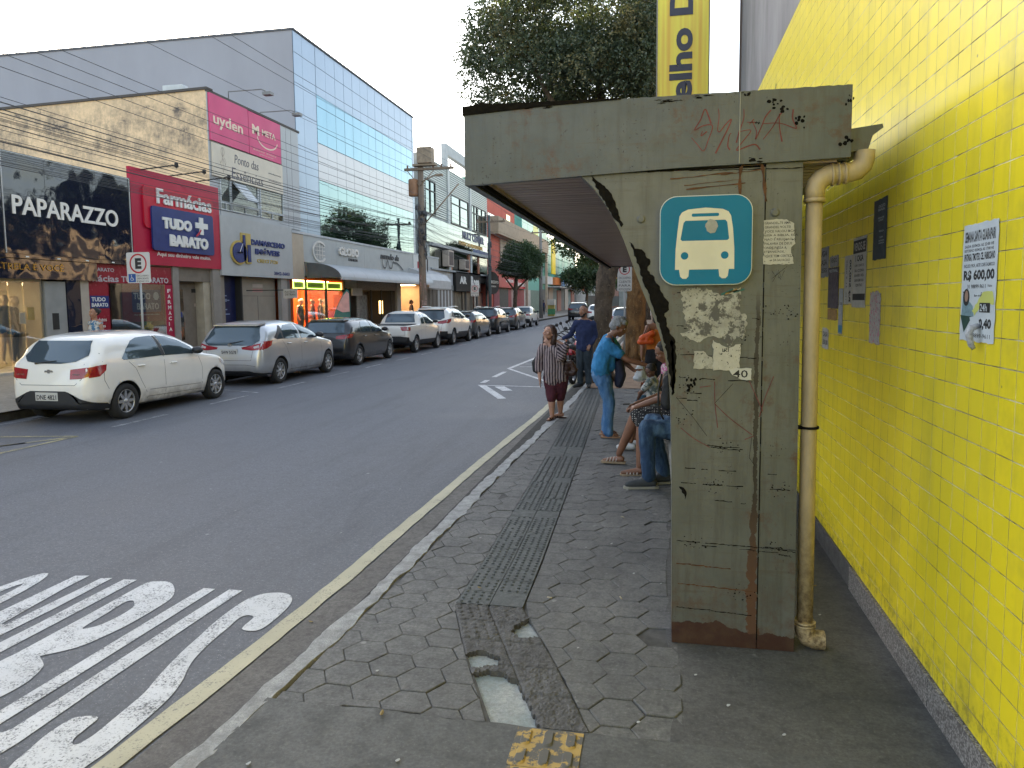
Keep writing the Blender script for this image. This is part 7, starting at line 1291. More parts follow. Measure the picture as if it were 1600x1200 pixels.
def solid(chains, name, mats, parent, voxel=0.011, smooth=3, disp=0.0, dscale=0.08, boxes=None, fmat=None):
    mb = MB(); [caps(mb, c) for c in chains]
    if boxes: boxes(mb)
    me = mb.mesh('t', mats, fix=True); ob = bpy.data.objects.new('t', me); COL.objects.link(ob)
    md = ob.modifiers.new('r', 'REMESH'); md.mode = 'VOXEL'; md.voxel_size = voxel; md.use_smooth_shade = True
    if smooth: ms = ob.modifiers.new('s', 'SMOOTH'); ms.factor = 0.5; ms.iterations = smooth
    dg = bpy.context.evaluated_depsgraph_get(); dg.update(); m2 = bpy.data.meshes.new_from_object(ob.evaluated_get(dg)); bpy.data.objects.remove(ob)
    if disp:
        from mathutils import noise as nz
        ns = [v.normal.copy() for v in m2.vertices]
        for v, nn_ in zip(m2.vertices, ns):
            f = nz.fractal(Vector((v.co.x/dscale, v.co.y/dscale, v.co.z/(dscale*1.6))), 1.0, 2.0, 3); v.co += nn_*disp*f
    m2.materials.clear(); [m2.materials.append(m) for m in (mats if isinstance(mats, (list, tuple)) else [mats])]
    for p in m2.polygons: p.use_smooth = True; p.material_index = fmat(p.center) if fmat else 0
    o = org(parent)
    if o.length: [setattr(v, 'co', v.co-o) for v in m2.vertices]
    m2.name = name; q = bpy.data.objects.new(name, m2); COL.objects.link(q)
    if parent is not None: q.parent = parent; ORG[q.name] = o
    return q
def V(*a): return Vector(a)
def frame3(f, up=V(0, 0, 1)):
    f = Vector(f).normalized(); r = f.cross(up).normalized(); return f, r, r.cross(f)
def hand(w, d, n, s=1.0, curl=0.35, spread=1.0, thumb=1):
    """w wrist, d direction of the fingers, n palm normal; returns chains: palm, five fingers"""
    d = Vector(d).normalized(); n = Vector(n); n = (n-d*n.dot(d)).normalized(); side = d.cross(n); ch = []
    for k, (off, ln) in enumerate(((-.030, .068), (-.010, .076), (.010, .072), (.029, .056))):
        b = w+d*.078*s+side*off*s; ch.append([(w+side*off*.6*s, .013*s), (b, .0105*s)])
        dd = (d+side*off*6*spread).normalized(); p = b; a = 0
        for j, fr in enumerate((.45, .32, .23)):
            a += curl*(0.6+0.5*j); q = p+(dd*math.cos(a)+n*math.sin(a))*ln*fr*s*1.15; ch.append([(p, (.0092-.001*j)*s), (q, (.0085-.0012*j)*s)]); p = q
    t0 = w+d*.02*s-side*.022*s*thumb; t1 = t0+(d*.6-side*.9*thumb+n*.3).normalized()*.036*s; t2 = t1+(d*.9-side*.35*thumb+n*.45).normalized()*.030*s
    ch += [[(t0, .014*s), (t1, .0105*s)], [(t1, .0105*s), (t2, .0085*s)]]
    return ch
def head(c, f, s=1.0, up=V(0, 0, 1), beard=False):
    """c head centre, f facing direction; returns skin chains and a local frame"""
    f, r, u = frame3(f, up); P = lambda a, b, c_: c+(f*a+r*b+u*c_)*s
    ch = [[(P(-.02, 0, .035), .092*s)], [(P(.005, 0, .04), .088*s)], [(P(.02, 0, -.02), .072*s), (P(.045, 0, -.085), .040*s)], [(P(.01, -.03, -.055), .045*s), (P(.05, 0, -.09), .03*s), (P(.01, .03, -.055), .045*s)],
          [(P(.088, 0, .02), .011*s), (P(.108, 0, -.022), .0145*s)], [(P(.095, -.012, -.026), .010*s), (P(.095, .012, -.026), .010*s)], [(P(.085, -.022, -.052), .008*s), (P(.093, 0, -.050), .0085*s), (P(.085, .022, -.052), .008*s)], [(P(.083, -.018, -.063), .009*s), (P(.09, 0, -.065), .0095*s), (P(.083, .018, -.063), .009*s)],
          [(P(.078, -.045, .035), .012*s), (P(.088, 0, .032), .010*s), (P(.078, .045, .035), .012*s)], [(P(.06, -.045, -.02), .028*s)], [(P(.06, .045, -.02), .028*s)]]
    for q in (-1, 1): ch.append([(P(-.012, q*.084, .012), .012*s), (P(-.018, q*.092, -.008), .013*s), (P(-.006, q*.085, -.028), .009*s)])
    return ch, P
M_eye = M('eye_dark', (0.03, 0.02, 0.018), 0.2); M_eyew = M('eye_white', (0.5, 0.47, 0.44), 0.3); M_lip = M('lips', (0.26, 0.08, 0.07), 0.5)
def face(root, P, s=1.0, closed=False, lip=M_lip, brow=None):
    q = MB()
    for k in (-1, 1):
        if not closed: caps(q, [(P(.079, k*.031, .014), .0095*s)], 8)
    if q.f: q.build('eyes', M_eyew, root, fix=False)
    q = MB()
    for k in (-1, 1):
        if closed: caps(q, [(P(.0835, k*.020, .010), .0035*s), (P(.084, k*.032, .007), .004*s), (P(.080, k*.044, .010), .0035*s)], 6)
        else: caps(q, [(P(.0865, k*.031, .014), .0048*s)], 6)
    q.build('pupils', M_eye, root, fix=False)
    q = MB(); [caps(q, [(P(.088, k*.018, .040), .0045*s), (P(.088, k*.034, .045), .005*s), (P(.078, k*.050, .040), .004*s)], 6) for k in (-1, 1)]; q.build('eyebrows', brow or M_eye, root, fix=False)
    q = MB(); caps(q, [(P(.089, -.021, -.056), .004*s), (P(.0985, 0, -.055), .006*s), (P(.089, .021, -.056), .004*s)], 6); q.build('lips', lip, root, fix=False)
def skin(name, col): 
    if name in _M: return _M[name]
    t = NT(name); o = t.obj(); n = t.noise(o, 9, 4, 0.6); c = t.mix(t.ramp(n, 0.35, 0.7), col, tuple(k*0.72 for k in col)); p = t.pbr(c, 0.5, 0, t.bump(t.noise(o, 60, 2), 0.08, 0.003)); _M[name] = p; return p
def cloth(name, col, var=0.25, sc=12.0, rough=0.9): return M(name, col, rough, var=var, scale=sc, bump=0.25, bscale=45)
def denim(name, col, worn):
    if name in _M: return _M[name]
    t = NT(name); o = t.obj(); n = t.noise(o, 6, 5, 0.65, (1.5, 1.5, .5)); f = t.noise(o, 130, 2); c = t.mix(t.ramp(n, 0.42, 0.66), col, worn); c = t.mix(t.math('MULTIPLY', t.ramp(f, .3, .7), .25), c, tuple(k*.6 for k in col)); p = t.pbr(c, .9, 0, t.bump(n, .3, .01)); _M[name] = p; return p
def person(label, loc, group=None, cat='person', nm='person'): return thing(nm, label, cat, loc, group)
S_fair = skin('skin_fair', (0.48, 0.25, 0.17)); S_brown = skin('skin_brown', (0.25, 0.115, 0.065)); S_dark = skin('skin_dark', (0.12, 0.055, 0.035)); S_mid = skin('skin_mid', (0.32, 0.155, 0.095))
def lerp(a, b, t): return Vector(a)*(1-t)+Vector(b)*t
# ---- woman in the striped blouse, head tipped back
Y = 11.05; B0 = V(-1.55, Y, 0); w1 = person('woman with head tipped back in a striped blouse and maroon knee pants, at the kerb', (-1.56, Y, 0))
hc = V(-1.665, Y-.02, 1.335); ff = V(-.45, -.75, .42)
hch, PH = head(hc, ff, 0.92)
nk = V(-1.60, Y+.03, 1.20); shL, shR = V(-1.76, Y, 1.11), V(-1.42, Y+.02, 1.12); hip = V(-1.56, Y+.02, .68)
eR, hR_ = V(-1.45, Y-.22, .98), V(-1.635, Y-.15, 1.165)       # bent arm to the throat
eL, hL_ = V(-1.83, Y+.0, .86), V(-1.80, Y-.06, .62)
kF, kB = V(-1.62, Y-.05, .36), V(-1.50, Y+.06, .37); aF, aB = V(-1.615, Y-.06, .07), V(-1.51, Y+.14, .08)
body = hch+[[(nk+V(0, 0, -.06), .06), (lerp(nk, hc, .5), .048), (hc+V(.02, .02, -.03), .05)], [(shL, .06), (nk, .06), (shR, .06)], [(nk, .072), (V(-1.57, Y+.02, .95), .13), (hip, .14)], [(shR, .05), (eR, .038), (hR_, .026)], [(shL, .05), (eL, .038), (hL_, .024)],
  [(hip+V(-.07, 0, -.1), .10), (kF, .062), (lerp(kF, aF, .35), .058), (aF, .033)], [(hip+V(.07, 0, -.1), .10), (kB, .062), (lerp(kB, aB, .35), .058), (aB, .033)]]
for a, d in ((aF, V(-.25, -1, 0)), (aB, V(-.9, -.3, 0))): d = d.normalized(); body += [[(a+V(0, 0, -.03)-d*.03, .03), (a+d*.09+V(0, 0, -.04), .026), (a+d*.15+V(0, 0, -.048), .017)]]
body += hand(hR_, V(-.6, -.1, .75), V(-.3, .9, 0), .85, .5)+hand(hL_, V(.02, -.12, -1), V(1, 0, 0), .85, .25)
solid(body, 'body', S_fair, w1, .0085, 2); face(w1, PH, .92, True)
def stripes():
    t = NT('striped_cloth'); o = t.obj(); x, y, z = t.sep(o); wob = t.math('MULTIPLY', t.math('SUBTRACT', t.noise(o, 5, 3), .5), .03)
    arm = t.math('MULTIPLY', t.math('GREATER_THAN', z, 0.90), t.math('GREATER_THAN', t.math('ADD', x, t.math('MULTIPLY', z, 0.25)), 0.32)); c_ = t.mix(arm, t.comb(x, x, x), t.comb(t.math('ADD', z, t.math('MULTIPLY', x, .6)), 0, 0))
    u = t.math('FRACT', t.math('DIVIDE', t.math('ADD', t.sep(c_)[0], wob), .042)); m = t.ramp(u, .46, .54); m2 = t.math('MULTIPLY', t.ramp(u, .66, .69), t.ramp(u, .80, .77)); c = t.mix(m, (0.028, 0.012, 0.018), (0.40, 0.33, 0.32)); c = t.mix(m2, c, (0.16, 0.05, 0.07))
    return t.pbr(c, .85, 0, t.bump(t.noise(o, 9, 4), .4, .02))
solid([[(shL+V(.02, 0, -.02), .075), (nk+V(0, 0, -.045), .085), (shR+V(-.02, 0, -.02), .075)], [(V(-1.61, Y-.02, 1.03), .125), (V(-1.61, Y-.03, .78), .135), (V(-1.60, Y-.02, .64), .138)], [(V(-1.53, Y, 1.03), .125), (V(-1.52, Y-.01, .78), .135), (V(-1.50, Y, .66), .138)],
       [(shR, .075), (eR, .068), (lerp(eR, hR_, .75), .055)], [(shL, .072), (lerp(shL, eL, .9), .072), (lerp(eL, hL_, .35), .06)]], 'blouse', stripes(), w1, .012, 2, .012, .07)
M_maroon = cloth('maroon_cloth', (0.075, 0.012, 0.022))
solid([[(hip+V(-.07, 0, -.02), .135), (hip+V(-.065, -.01, -.15), .118), (kF+V(0, 0, .0), .082), (kF+V(0, 0, -.03), .080)], [(hip+V(.07, 0, -.02), .135), (hip+V(.07, .01, -.15), .118), (kB+V(0, 0, .0), .082), (kB+V(0, 0, -.02), .080)], [(hip, .155), (hip+V(0, 0, -.1), .14)]], 'knee_pants', M_maroon, w1, .011, 2, .008, .06)
M_hb = M('hair_brown', (0.06, 0.025, 0.015), .6, var=.5, scale=40, bump=.6, bscale=80)
solid([[(PH(-.045, 0, .05), .10)], [(PH(-.02, 0, .075), .088)]]+[[(PH(-.04, q*.07, .05), .045), (PH(-.06, q*.095, -.05), .045), (PH(-.075, q*.085, -.15), .038)] for q in (-1, 1)]+[[(PH(-.09, 0, 0), .06), (PH(-.12, 0, -.14), .045)], [(PH(.03, -.06, .085), .03), (PH(-.01, -.085, .02), .03)], [(PH(.03, .06, .085), .03), (PH(-.01, .085, .02), .03)]], 'hair', M_hb, w1, .009, 1, .006, .02)
M_lea = M('brown_leather', (0.06, 0.025, 0.018), .4, var=.4, scale=9, bump=.3)
for a, d in ((aF, V(-.25, -1, 0)), (aB, V(-.9, -.3, 0))):
    d = d.normalized(); q = MB(); s_ = V(0, 0, 1).cross(d)
    q.prism([(-.09, -.035), (.08, -.045), (.16, -.035), (.175, 0), (.16, .035), (.08, .045), (-.09, .035)], lambda u, v, w: tuple(V(a.x, a.y, 0)+d*u+s_*v+V(0, 0, .0025+w)), .018)
    for u in (.05, .11): q.tube([tuple(V(a.x, a.y, .02)+d*u-s_*.042), tuple(V(a.x, a.y, .055)+d*u), tuple(V(a.x, a.y, .02)+d*u+s_*.042)], .009, 6)
    q.build('sandal', M_lea, w1)
bagc = V(-1.38, Y-.05, .85)
solid([[(bagc+V(-.07, 0, -.10), .055), (bagc+V(.09, .02, -.12), .055)], [(bagc+V(-.06, 0, .03), .04), (bagc+V(.07, .01, .03), .04)], [(bagc+V(-.09, 0, -.06), .05), (bagc+V(-.05, 0, .05), .035)], [(bagc+V(.12, .02, -.08), .05), (bagc+V(.06, .01, .05), .035)], [(bagc+V(0, 0, -.05), .06)]], 'handbag', M_lea, None, .011, 2, .008, .05)
hb = bpy.context.scene.objects['handbag']; tag(hb, 'brown leather shoulder bag hanging from the striped blouse woman', 'handbag')
q = MB(); q.tube([bagc+V(-.06, 0, .05), V(-1.43, Y-.04, 1.0), shR+V(.01, -.05, .06), shR+V(.0, .03, .09), V(-1.36, Y+.06, 1.0), bagc+V(.06, .02, .05)], .009, 6); sp__ = q.build('strap', M_lea, hb)
q = MB(); q.tube([V(-1.83, Y+.02, 1.0), V(-1.90, Y+.03, .88), V(-1.885, Y+.03, .76), V(-1.80, Y+.02, .70)], [.025, .045, .045, .025], 8); q.build('black_bag', M('bag_black', (.015, .015, .017), .6, bump=.3), None, 'small black bag on the far hip of the striped blouse woman', 'bag')
# ---- man in navy
Y = 15.2; m1 = person('bearded man in a navy shirt and dark jeans standing by the motorcycles', (-1.53, Y, 0))
hc = V(-1.555, Y-.02, 1.60); hch, PH = head(hc, V(-.45, -.9, -.02), 1.0)
nk = V(-1.54, Y+.03, 1.42); shL, shR, hip = V(-1.71, Y, 1.35), V(-1.36, Y+.02, 1.34), V(-1.54, Y+.02, .88)
eL, wL, eR, wR = V(-1.83, Y+.10, 1.12), V(-2.02, Y+.18, 1.02), V(-1.31, Y+.06, 1.08), V(-1.41, Y-.12, .90)
kL, kR, aL, aR = V(-1.62, Y-.02, .47), V(-1.46, Y-.02, .46), V(-1.62, Y-.02, .08), V(-1.44, Y-.05, .08)
body = hch+[[(nk, .06), (lerp(nk, hc, .6), .055)], [(shL, .065), (nk, .065), (shR, .065)], [(nk, .072), (V(-1.53, Y+.02, 1.15), .13), (hip, .12)], [(shL, .06), (eL, .04), (wL, .028)], [(shR, .06), (eR, .04), (wR, .028)], [(hip+V(-.07, 0, 0), .09), (kL, .06), (aL, .04)], [(hip+V(.07, 0, 0), .09), (kR, .06), (aR, .04)]]+hand(wL, V(-.9, .3, -.2), V(0, 0, -1), .95, .4)+hand(wR, V(-.35, -.3, -.8), V(.2, .9, 0), .95, .7)
solid(body, 'body', S_mid, m1, .010, 2); face(m1, PH, 1.0, False)
M_navy = cloth('navy_cloth', (0.018, 0.028, 0.085))
solid([[(shL+V(.01, 0, -.01), .082), (nk+V(0, 0, -.035), .085), (shR+V(-.01, 0, -.01), .082)], [(V(-1.60, Y+.01, 1.25), .125), (V(-1.60, Y, .98), .115), (V(-1.60, Y, .84), .115)], [(V(-1.47, Y+.01, 1.25), .125), (V(-1.47, Y, .98), .115), (V(-1.47, Y, .84), .115)], [(nk+V(0, 0, -.06), .112), (V(-1.535, Y+.01, 1.15), .15), (V(-1.535, Y+.01, .84), .14)], [(shL, .078), (eL, .058), (lerp(eL, wL, .9), .042)], [(shR, .078), (eR, .06), (lerp(eR, wR, .9), .045)]], 'shirt', M_navy, m1, .013, 2, .012, .08)
M_dj = denim('dark_jeans', (0.020, 0.030, 0.040), (0.045, 0.06, 0.075))
solid([[(hip+V(-.06, 0, -.02), .115), (lerp(hip, kL, .3)+V(-.05, -.01, 0), .108), (kL, .08), (aL+V(0, 0, .02), .064)], [(hip+V(.06, 0, -.02), .115), (lerp(hip, kR, .3)+V(.05, -.01, 0), .108), (kR, .08), (aR+V(0, 0, .02), .064)], [(hip, .138), (hip+V(0, 0, -.06), .125)]], 'jeans', M_dj, m1, .012, 2, .008, .06)
M_bk = M('boot_black', (0.018, 0.018, 0.018), .5, var=.3)
for a, d in ((aL, V(-.6, -.8, 0)), (aR, V(.1, -1, 0))): d = d.normalized(); solid([[(V(a.x, a.y, .06)-d*.04, .05), (V(a.x, a.y, .05)+d*.12, .042), (V(a.x, a.y, .04)+d*.19, .034)], [(V(a.x, a.y, .11), .05)]], 'shoe', M_bk, m1, .012, 1)
M_hd = M('hair_black', (0.018, 0.014, 0.012), .7, var=.4, scale=40, bump=.6, bscale=90)
solid([[(PH(-.04, 0, .055), .086)], [(PH(-.02, 0, .07), .078)]], 'hair', M('hair_cropped', (0.045, 0.03, 0.024), .85, var=.4, scale=60), m1, .01, 1)
solid([[(PH(.045, -.045, -.06), .024), (PH(.062, -.02, -.095), .022), (PH(.068, 0, -.10), .022), (PH(.062, .02, -.095), .022), (PH(.045, .045, -.06), .024)], [(PH(.01, -.068, -.03), .016), (PH(.04, -.055, -.06), .02)], [(PH(.01, .068, -.03), .016), (PH(.04, .055, -.06), .02)], [(PH(.092, -.025, -.040), .006), (PH(.1, 0, -.038), .007), (PH(.092, .025, -.040), .006)]], 'beard', M_hd, m1, .008, 1, .003, .015)
bb2 = V(-1.80, Y-.55, .50)
solid([[(bb2+V(0, 0, .16), .02), (bb2+V(-.01, 0, .05), .07), (bb2+V(0, 0, -.08), .10)], [(bb2+V(-.09, 0, -.13), .05), (bb2+V(.10, .02, -.13), .05)]], 'rubbish_bag', M('bag_plastic_black', (.014, .014, .016), .25, bump=.5, bscale=25), None, .011, 1, .02, .05)
tag(bpy.context.scene.objects['rubbish_bag'], 'black plastic bag hanging beside the legs of the man in navy', 'plastic bag')
# ---- grey haired person in blue leaning forward
Y = 9.75; p3 = person('grey haired person in a bright blue T-shirt and light jeans, leaning towards the seated women', (-.66, Y, 0))
hc = V(-.515, Y-.02, 1.475); hch, PH = head(hc, V(.92, -.15, -.42), .95)
nk = V(-.64, Y, 1.34); shN, shF = V(-.67, Y-.17, 1.25), V(-.62, Y+.17, 1.25); hip = V(-.76, Y, .87)
eN, wN = V(-.40, Y-.20, 1.06), V(-.15, Y-.16, .985); eF, wF = V(-.44, Y+.20, .98), V(-.33, Y+.05, .90)
kN, kF, aN, aF = V(-.64, Y-.09, .47), V(-.66, Y+.10, .47), V(-.665, Y-.10, .08), V(-.70, Y+.10, .09)
body = hch+[[(nk, .06), (lerp(nk, hc, .6), .05)], [(shN, .062), (nk, .065), (shF, .062)], [(nk, .072), (V(-.72, Y, 1.1), .12), (hip, .12)], [(shN, .055), (eN, .038), (lerp(eN, wN, .5), .034), (wN, .024)], [(shF, .055), (eF, .038), (wF, .024)], [(hip+V(0, -.08, 0), .09), (kN, .06), (aN, .04)], [(hip+V(0, .08, 0), .09), (kF, .06), (aF, .04)]]
body += hand(wN, V(.95, .05, -.28), V(0, -.3, -1), .9, .22)+hand(wF, V(.85, -.35, .1), V(0, .2, -1), .9, .15, 2.2)
solid(body, 'body', S_brown, p3, .0085, 2); face(p3, PH, .95)
M_tee = cloth('sky_blue_cloth', (0.04, 0.24, 0.50), .3, 8)
solid([[(shN+V(0, .01, 0), .075), (nk+V(-.02, 0, -.035), .085), (shF+V(0, -.01, 0), .075)]]+[[(V(-.68, Y+q, 1.22), .10), (V(-.73, Y+q, 1.06), .115), (V(-.755, Y+q, .94), .115), (V(-.75, Y+q, .90), .112)] for q in (-.09, .09)]+[[(V(-.66, Y, 1.12), .13), (V(-.66, Y, .98), .11)], [(nk+V(-.015, 0, -.05), .108), (V(-.72, Y, 1.1), .142), (V(-.765, Y, .92), .142)]]+[[(shN, .078), (lerp(shN, eN, .62), .073)], [(shF, .078), (lerp(shF, eF, .62), .073)]], 'shirt', M_tee, p3, .012, 2, .014, .07)
M_lj = denim('light_jeans', (0.045, 0.13, 0.28), (0.13, 0.25, 0.42))
solid([[(hip+V(0, q*.06, .0), .112), (lerp(hip, k, .3)+V(.012, q*.055, 0), .108), (lerp(hip, k, .6)+V(.005, q*.03, 0), .095), (k, .078), (a+V(0, 0, .05), .07), (a+V(.01, 0, .0), .078)] for q, k, a in ((-1, kN, aN), (1, kF, aF))]+[[(hip, .14), (hip+V(.02, 0, -.08), .13)]], 'jeans', M_lj, p3, .011, 2, .010, .06)
M_gh = M('hair_grey', (0.36, 0.36, 0.37), .8, var=.4, scale=50, bump=.8, bscale=110)
solid([[(PH(-.045, 0, .05), .098)], [(PH(-.01, 0, .08), .085)], [(PH(-.075, 0, .0), .075)], [(PH(.04, -.04, .095), .04), (PH(.04, .04, .095), .04)], [(PH(-.01, -.07, .05), .04)], [(PH(-.01, .07, .05), .04)]], 'hair', M_gh, p3, .009, 1, .008, .02)
for a in (aN, aF):
    q = MB(); q.prism([(-.09, -.04), (.1, -.048), (.165, -.03), (.165, .03), (.1, .048), (-.09, .04)], lambda u, v, w: (a.x+u, a.y+v, .003+w), .02); q.tube([(a.x+.08, a.y-.048, .02), (a.x+.07, a.y, .062), (a.x+.08, a.y+.048, .02)], .013, 6); q.build('sandal', M('sandal_tan', (0.34, 0.19, 0.11), .6), p3)
    solid([[(V(a.x-.04, a.y, .05), .036), (V(a.x+.07, a.y, .045), .032), (V(a.x+.13, a.y, .035), .02)]], 'foot', S_brown, p3, .012, 1)
solid([[(V(-.52, Y-.02, 1.0), .06), (V(-.50, Y-.02, .84), .075), (V(-.52, Y-.02, .72), .06)], [(V(-.50, Y+.08, .95), .05), (V(-.50, Y+.08, .78), .06)]], 'shoulder_bag', M('bag_navy', (.012, .016, .045), .7, bump=.3), None, .012, 1, .006, .05)
sb_ = bpy.context.scene.objects['shoulder_bag']; tag(sb_, 'dark navy bag slung in front of the grey haired person', 'bag'); q = MB(); q.tube([V(-.55, Y-.07, 1.03), V(-.57, Y-.11, 1.2), V(-.60, Y-.095, 1.34), V(-.70, Y-.02, 1.36), V(-.80, Y+.06, 1.22), V(-.79, Y+.12, 1.05)], .013, 6); q.build('strap', M_trim, sb_)
# ---- seated woman in the dotted skirt
p4 = person('seated woman in a black skirt with white dots, hands clasped on her lap', (.1, 7.85, 0))
hip = V(.30, 7.85, .55); nk = V(.34, 7.85, 1.12); kA, kB = V(-.24, 8.02, .57), V(-.16, 7.66, .56); aA, aB = V(-.43, 8.10, .12), V(-.19, 7.62, .10)
hc = V(.33, 7.85, 1.30); hch, PH = head(hc, V(-1, -.1, -.15), .95)
wa, wb_ = V(-.24, 7.80, .73), V(-.23, 7.66, .72)
body = hch+[[(nk, .06), (hc, .05)], [(V(.33, 7.68, 1.05), .06), (nk, .07), (V(.33, 8.02, 1.05), .06)], [(nk, .1), (V(.32, 7.85, .8), .15), (hip, .17)], [(V(.33, 8.02, 1.05), .055), (V(.14, 8.06, .84), .042), (wa, .026)], [(V(.33, 7.68, 1.05), .055), (V(.12, 7.60, .86), .044), (wb_, .027)],
   [(hip+V(0, .1, 0), .11), (lerp(hip, kA, .6), .095), (kA, .068), (lerp(kA, aA, .35), .062), (aA, .036)], [(hip+V(0, -.1, 0), .11), (lerp(hip, kB, .6), .095), (kB, .068), (lerp(kB, aB, .35), .062), (aB, .036)],
   [(aA+V(.03, 0, -.06), .035), (aA+V(-.08, .02, -.075), .03), (aA+V(-.17, .03, -.085), .02)], [(aB+V(.03, 0, -.05), .035), (aB+V(-.09, -.01, -.065), .03), (aB+V(-.18, -.02, -.075), .019)]]
body += hand(wa, V(-.75, -.45, -.25), V(-.1, -.6, -.9), .95, .62)+hand(wb_, V(-.72, .55, -.2), V(-.1, .6, -.9), .95, .62, 1.0, -1)
solid(body, 'body', skin('skin_brown2', (0.24, 0.11, 0.065)), p4, .0078, 2); face(p4, PH, .95)
def dots():
    t = NT('dotted_cloth'); o = t.obj(); v = t.n('ShaderNodeTexVoronoi', i={'Vector': o, 'Scale': 42.0, 'Randomness': 0.25}); m = t.ramp(v.outputs['Distance'], .22, .28, 1, 0); return t.pbr(t.mix(m, (0.012, 0.012, 0.014), (0.5, 0.48, 0.45)), .85, 0, t.bump(t.noise(o, 8, 4), .3, .02))
solid([[(hip+V(-.02, .1, .02), .135), (lerp(hip, kA, .7), .12), (lerp(hip, kA, .93), .108)], [(hip+V(-.02, -.1, .02), .135), (lerp(hip, kB, .7), .12), (lerp(hip, kB, .95), .108)], [(hip+V(-.15, 0, -.01), .13), (V(-.10, 7.83, .53), .09)], [(V(-.14, 7.78, .56), .07), (V(-.13, 7.75, .47), .035)]], 'skirt', dots(), p4, .011, 2, .008, .06)
solid([[(V(.33, 7.70, 1.03), .08), (nk+V(0, 0, -.03), .09), (V(.33, 8.0, 1.03), .08)], [(nk, .12), (V(.31, 7.85, .8), .17), (hip+V(0, 0, .08), .17)]], 'blouse', cloth('ochre_cloth', (.35, .28, .18)), p4, .015, 2)
solid([[(PH(-.045, 0, .05), .1)], [(PH(-.10, 0, 0), .07)]], 'hair', M_hd, p4, .012, 1)
for a, d in ((aA, V(-1, .12, 0)), (aB, V(-1, -.1, 0))):
    d = d.normalized(); s_ = V(0, 0, 1).cross(d); z0 = a.z-.098; q = MB(); q.prism([(-.07, -.035), (.06, -.043), (.16, -.045), (.205, -.025), (.205, .025), (.16, .045), (.06, .043), (-.07, .035)], lambda u, v, w: tuple(V(a.x, a.y, z0-.012+w)+d*u+s_*v), .022, 0)
    for u in (.03, .065, .10, .135): q.tube([tuple(V(a.x, a.y, z0+.01)+d*u-s_*.043), tuple(V(a.x, a.y, z0+.065-.2*(u-.03))+d*(u-.01)), tuple(V(a.x, a.y, z0+.01)+d*u+s_*.043)], .0065, 6, 1)
    q.build('sandal', [M('sandal_sole', (0.30, 0.22, 0.14), .7), M('sandal_strap', (0.50, 0.42, 0.37), .6)], p4)
q = MB(); q.bbox(-.37, -.30, 7.70, 7.78, .70, .712, .003); q.xf(Matrix.Translation((0, 0, .03))); q.build('phone', M_trim, None, 'dark mobile phone held in the clasped hands of the dotted skirt woman', 'phone')
# ---- person in blue jeans with a black backpack on the lap
p5 = person('seated person in faded blue jeans and grey sneakers, mostly hidden behind the shelter post', (.2, 7.2, 0))
hip = V(.34, 7.2, .55); kA, kB = V(-.11, 7.10, .60), V(-.07, 7.36, .62); aA, aB = V(-.09, 7.08, .10), V(.06, 7.30, .10); nk = V(.36, 7.2, 1.15); hc = V(.37, 7.2, 1.34); hch, PH = head(hc, V(-1, 0, -.1), 1.0)
body = hch+[[(nk, .065), (hc, .055)], [(V(.36, 7.02, 1.08), .065), (nk, .075), (V(.36, 7.38, 1.08), .065)], [(nk, .1), (hip, .15)], [(V(.36, 7.02, 1.08), .05), (V(.30, 6.98, .84), .04), (V(.14, 7.12, .86), .028)], [(V(.36, 7.38, 1.08), .05), (V(.30, 7.42, .84), .04), (V(.14, 7.28, .86), .028)], [(hip, .1), (kA, .06), (aA, .04)], [(hip, .1), (kB, .06), (aB, .04)]]+hand(V(.14, 7.12, .86), V(-.9, .2, 0), V(0, 1, 0), .9, .6)+hand(V(.14, 7.28, .86), V(-.9, -.2, 0), V(0, -1, 0), .9, .6, 1, -1)
solid(body, 'body', S_brown, p5, .011, 2); face(p5, PH, 1.0)
M_mj = denim('faded_jeans', (0.022, 0.05, 0.105), (0.10, 0.18, 0.28))
solid([[(hip+V(0, -.1, 0), .12), (lerp(hip, kA, .5), .10), (kA, .082), (lerp(kA, aA, .4), .078), (aA+V(0, 0, .02), .068)], [(hip+V(0, .1, 0), .12), (lerp(hip, kB, .5), .10), (kB, .082), (lerp(kB, aB, .4), .078), (aB+V(0, 0, .02), .068)]], 'jeans', M_mj, p5, .011, 2, .009, .06)
solid([[(V(.36, 7.04, 1.06), .08), (nk, .1), (V(.36, 7.36, 1.06), .08)], [(nk, .14), (hip+V(0, 0, .1), .16)]], 'shirt', M_navy, p5, .015, 2); solid([[(PH(-.045, 0, .05), .1)]], 'hair', M_hd, p5, .012, 1)
for a, d in ((aA, V(-.92, -.2, 0)), (aB, V(-.9, -.35, 0))):
    d = d.normalized(); solid([[(V(a.x, a.y, .055)-d*.04, .048), (V(a.x, a.y, .055)+d*.07, .047), (V(a.x, a.y, .045)+d*.17, .040), (V(a.x, a.y, .042)+d*.20, .034)], [(V(a.x, a.y, .10), .046), (V(a.x, a.y, .085)+d*.05, .04)]], 'sneaker', M('sneaker_grey', (.05, .055, .06), .7, var=.3, scale=25), p5, .010, 1)
    q = MB(); s_ = V(0, 0, 1).cross(d); q.prism([(-.095, -.03), (-.05, -.045), (.08, -.046), (.2, -.048), (.245, -.02), (.245, .02), (.2, .048), (.08, .046), (-.05, .045), (-.095, .03)], lambda u, v, w: tuple(V(a.x, a.y, .003+w)+d*u+s_*v), .024); q.build('sneaker_sole', M('sole_pale', (.32, .30, .25), .7), p5)
solid([[(V(.09, 7.02, 1.08), .05), (V(.08, 7.02, .84), .06)], [(V(.09, 7.16, 1.08), .05), (V(.08, 7.16, .82), .06)], [(V(.10, 7.09, 1.12), .05)]], 'backpack', M('backpack_black', (.014, .014, .017), .6, var=.4, bump=.4), None, .012, 1, .006, .04)
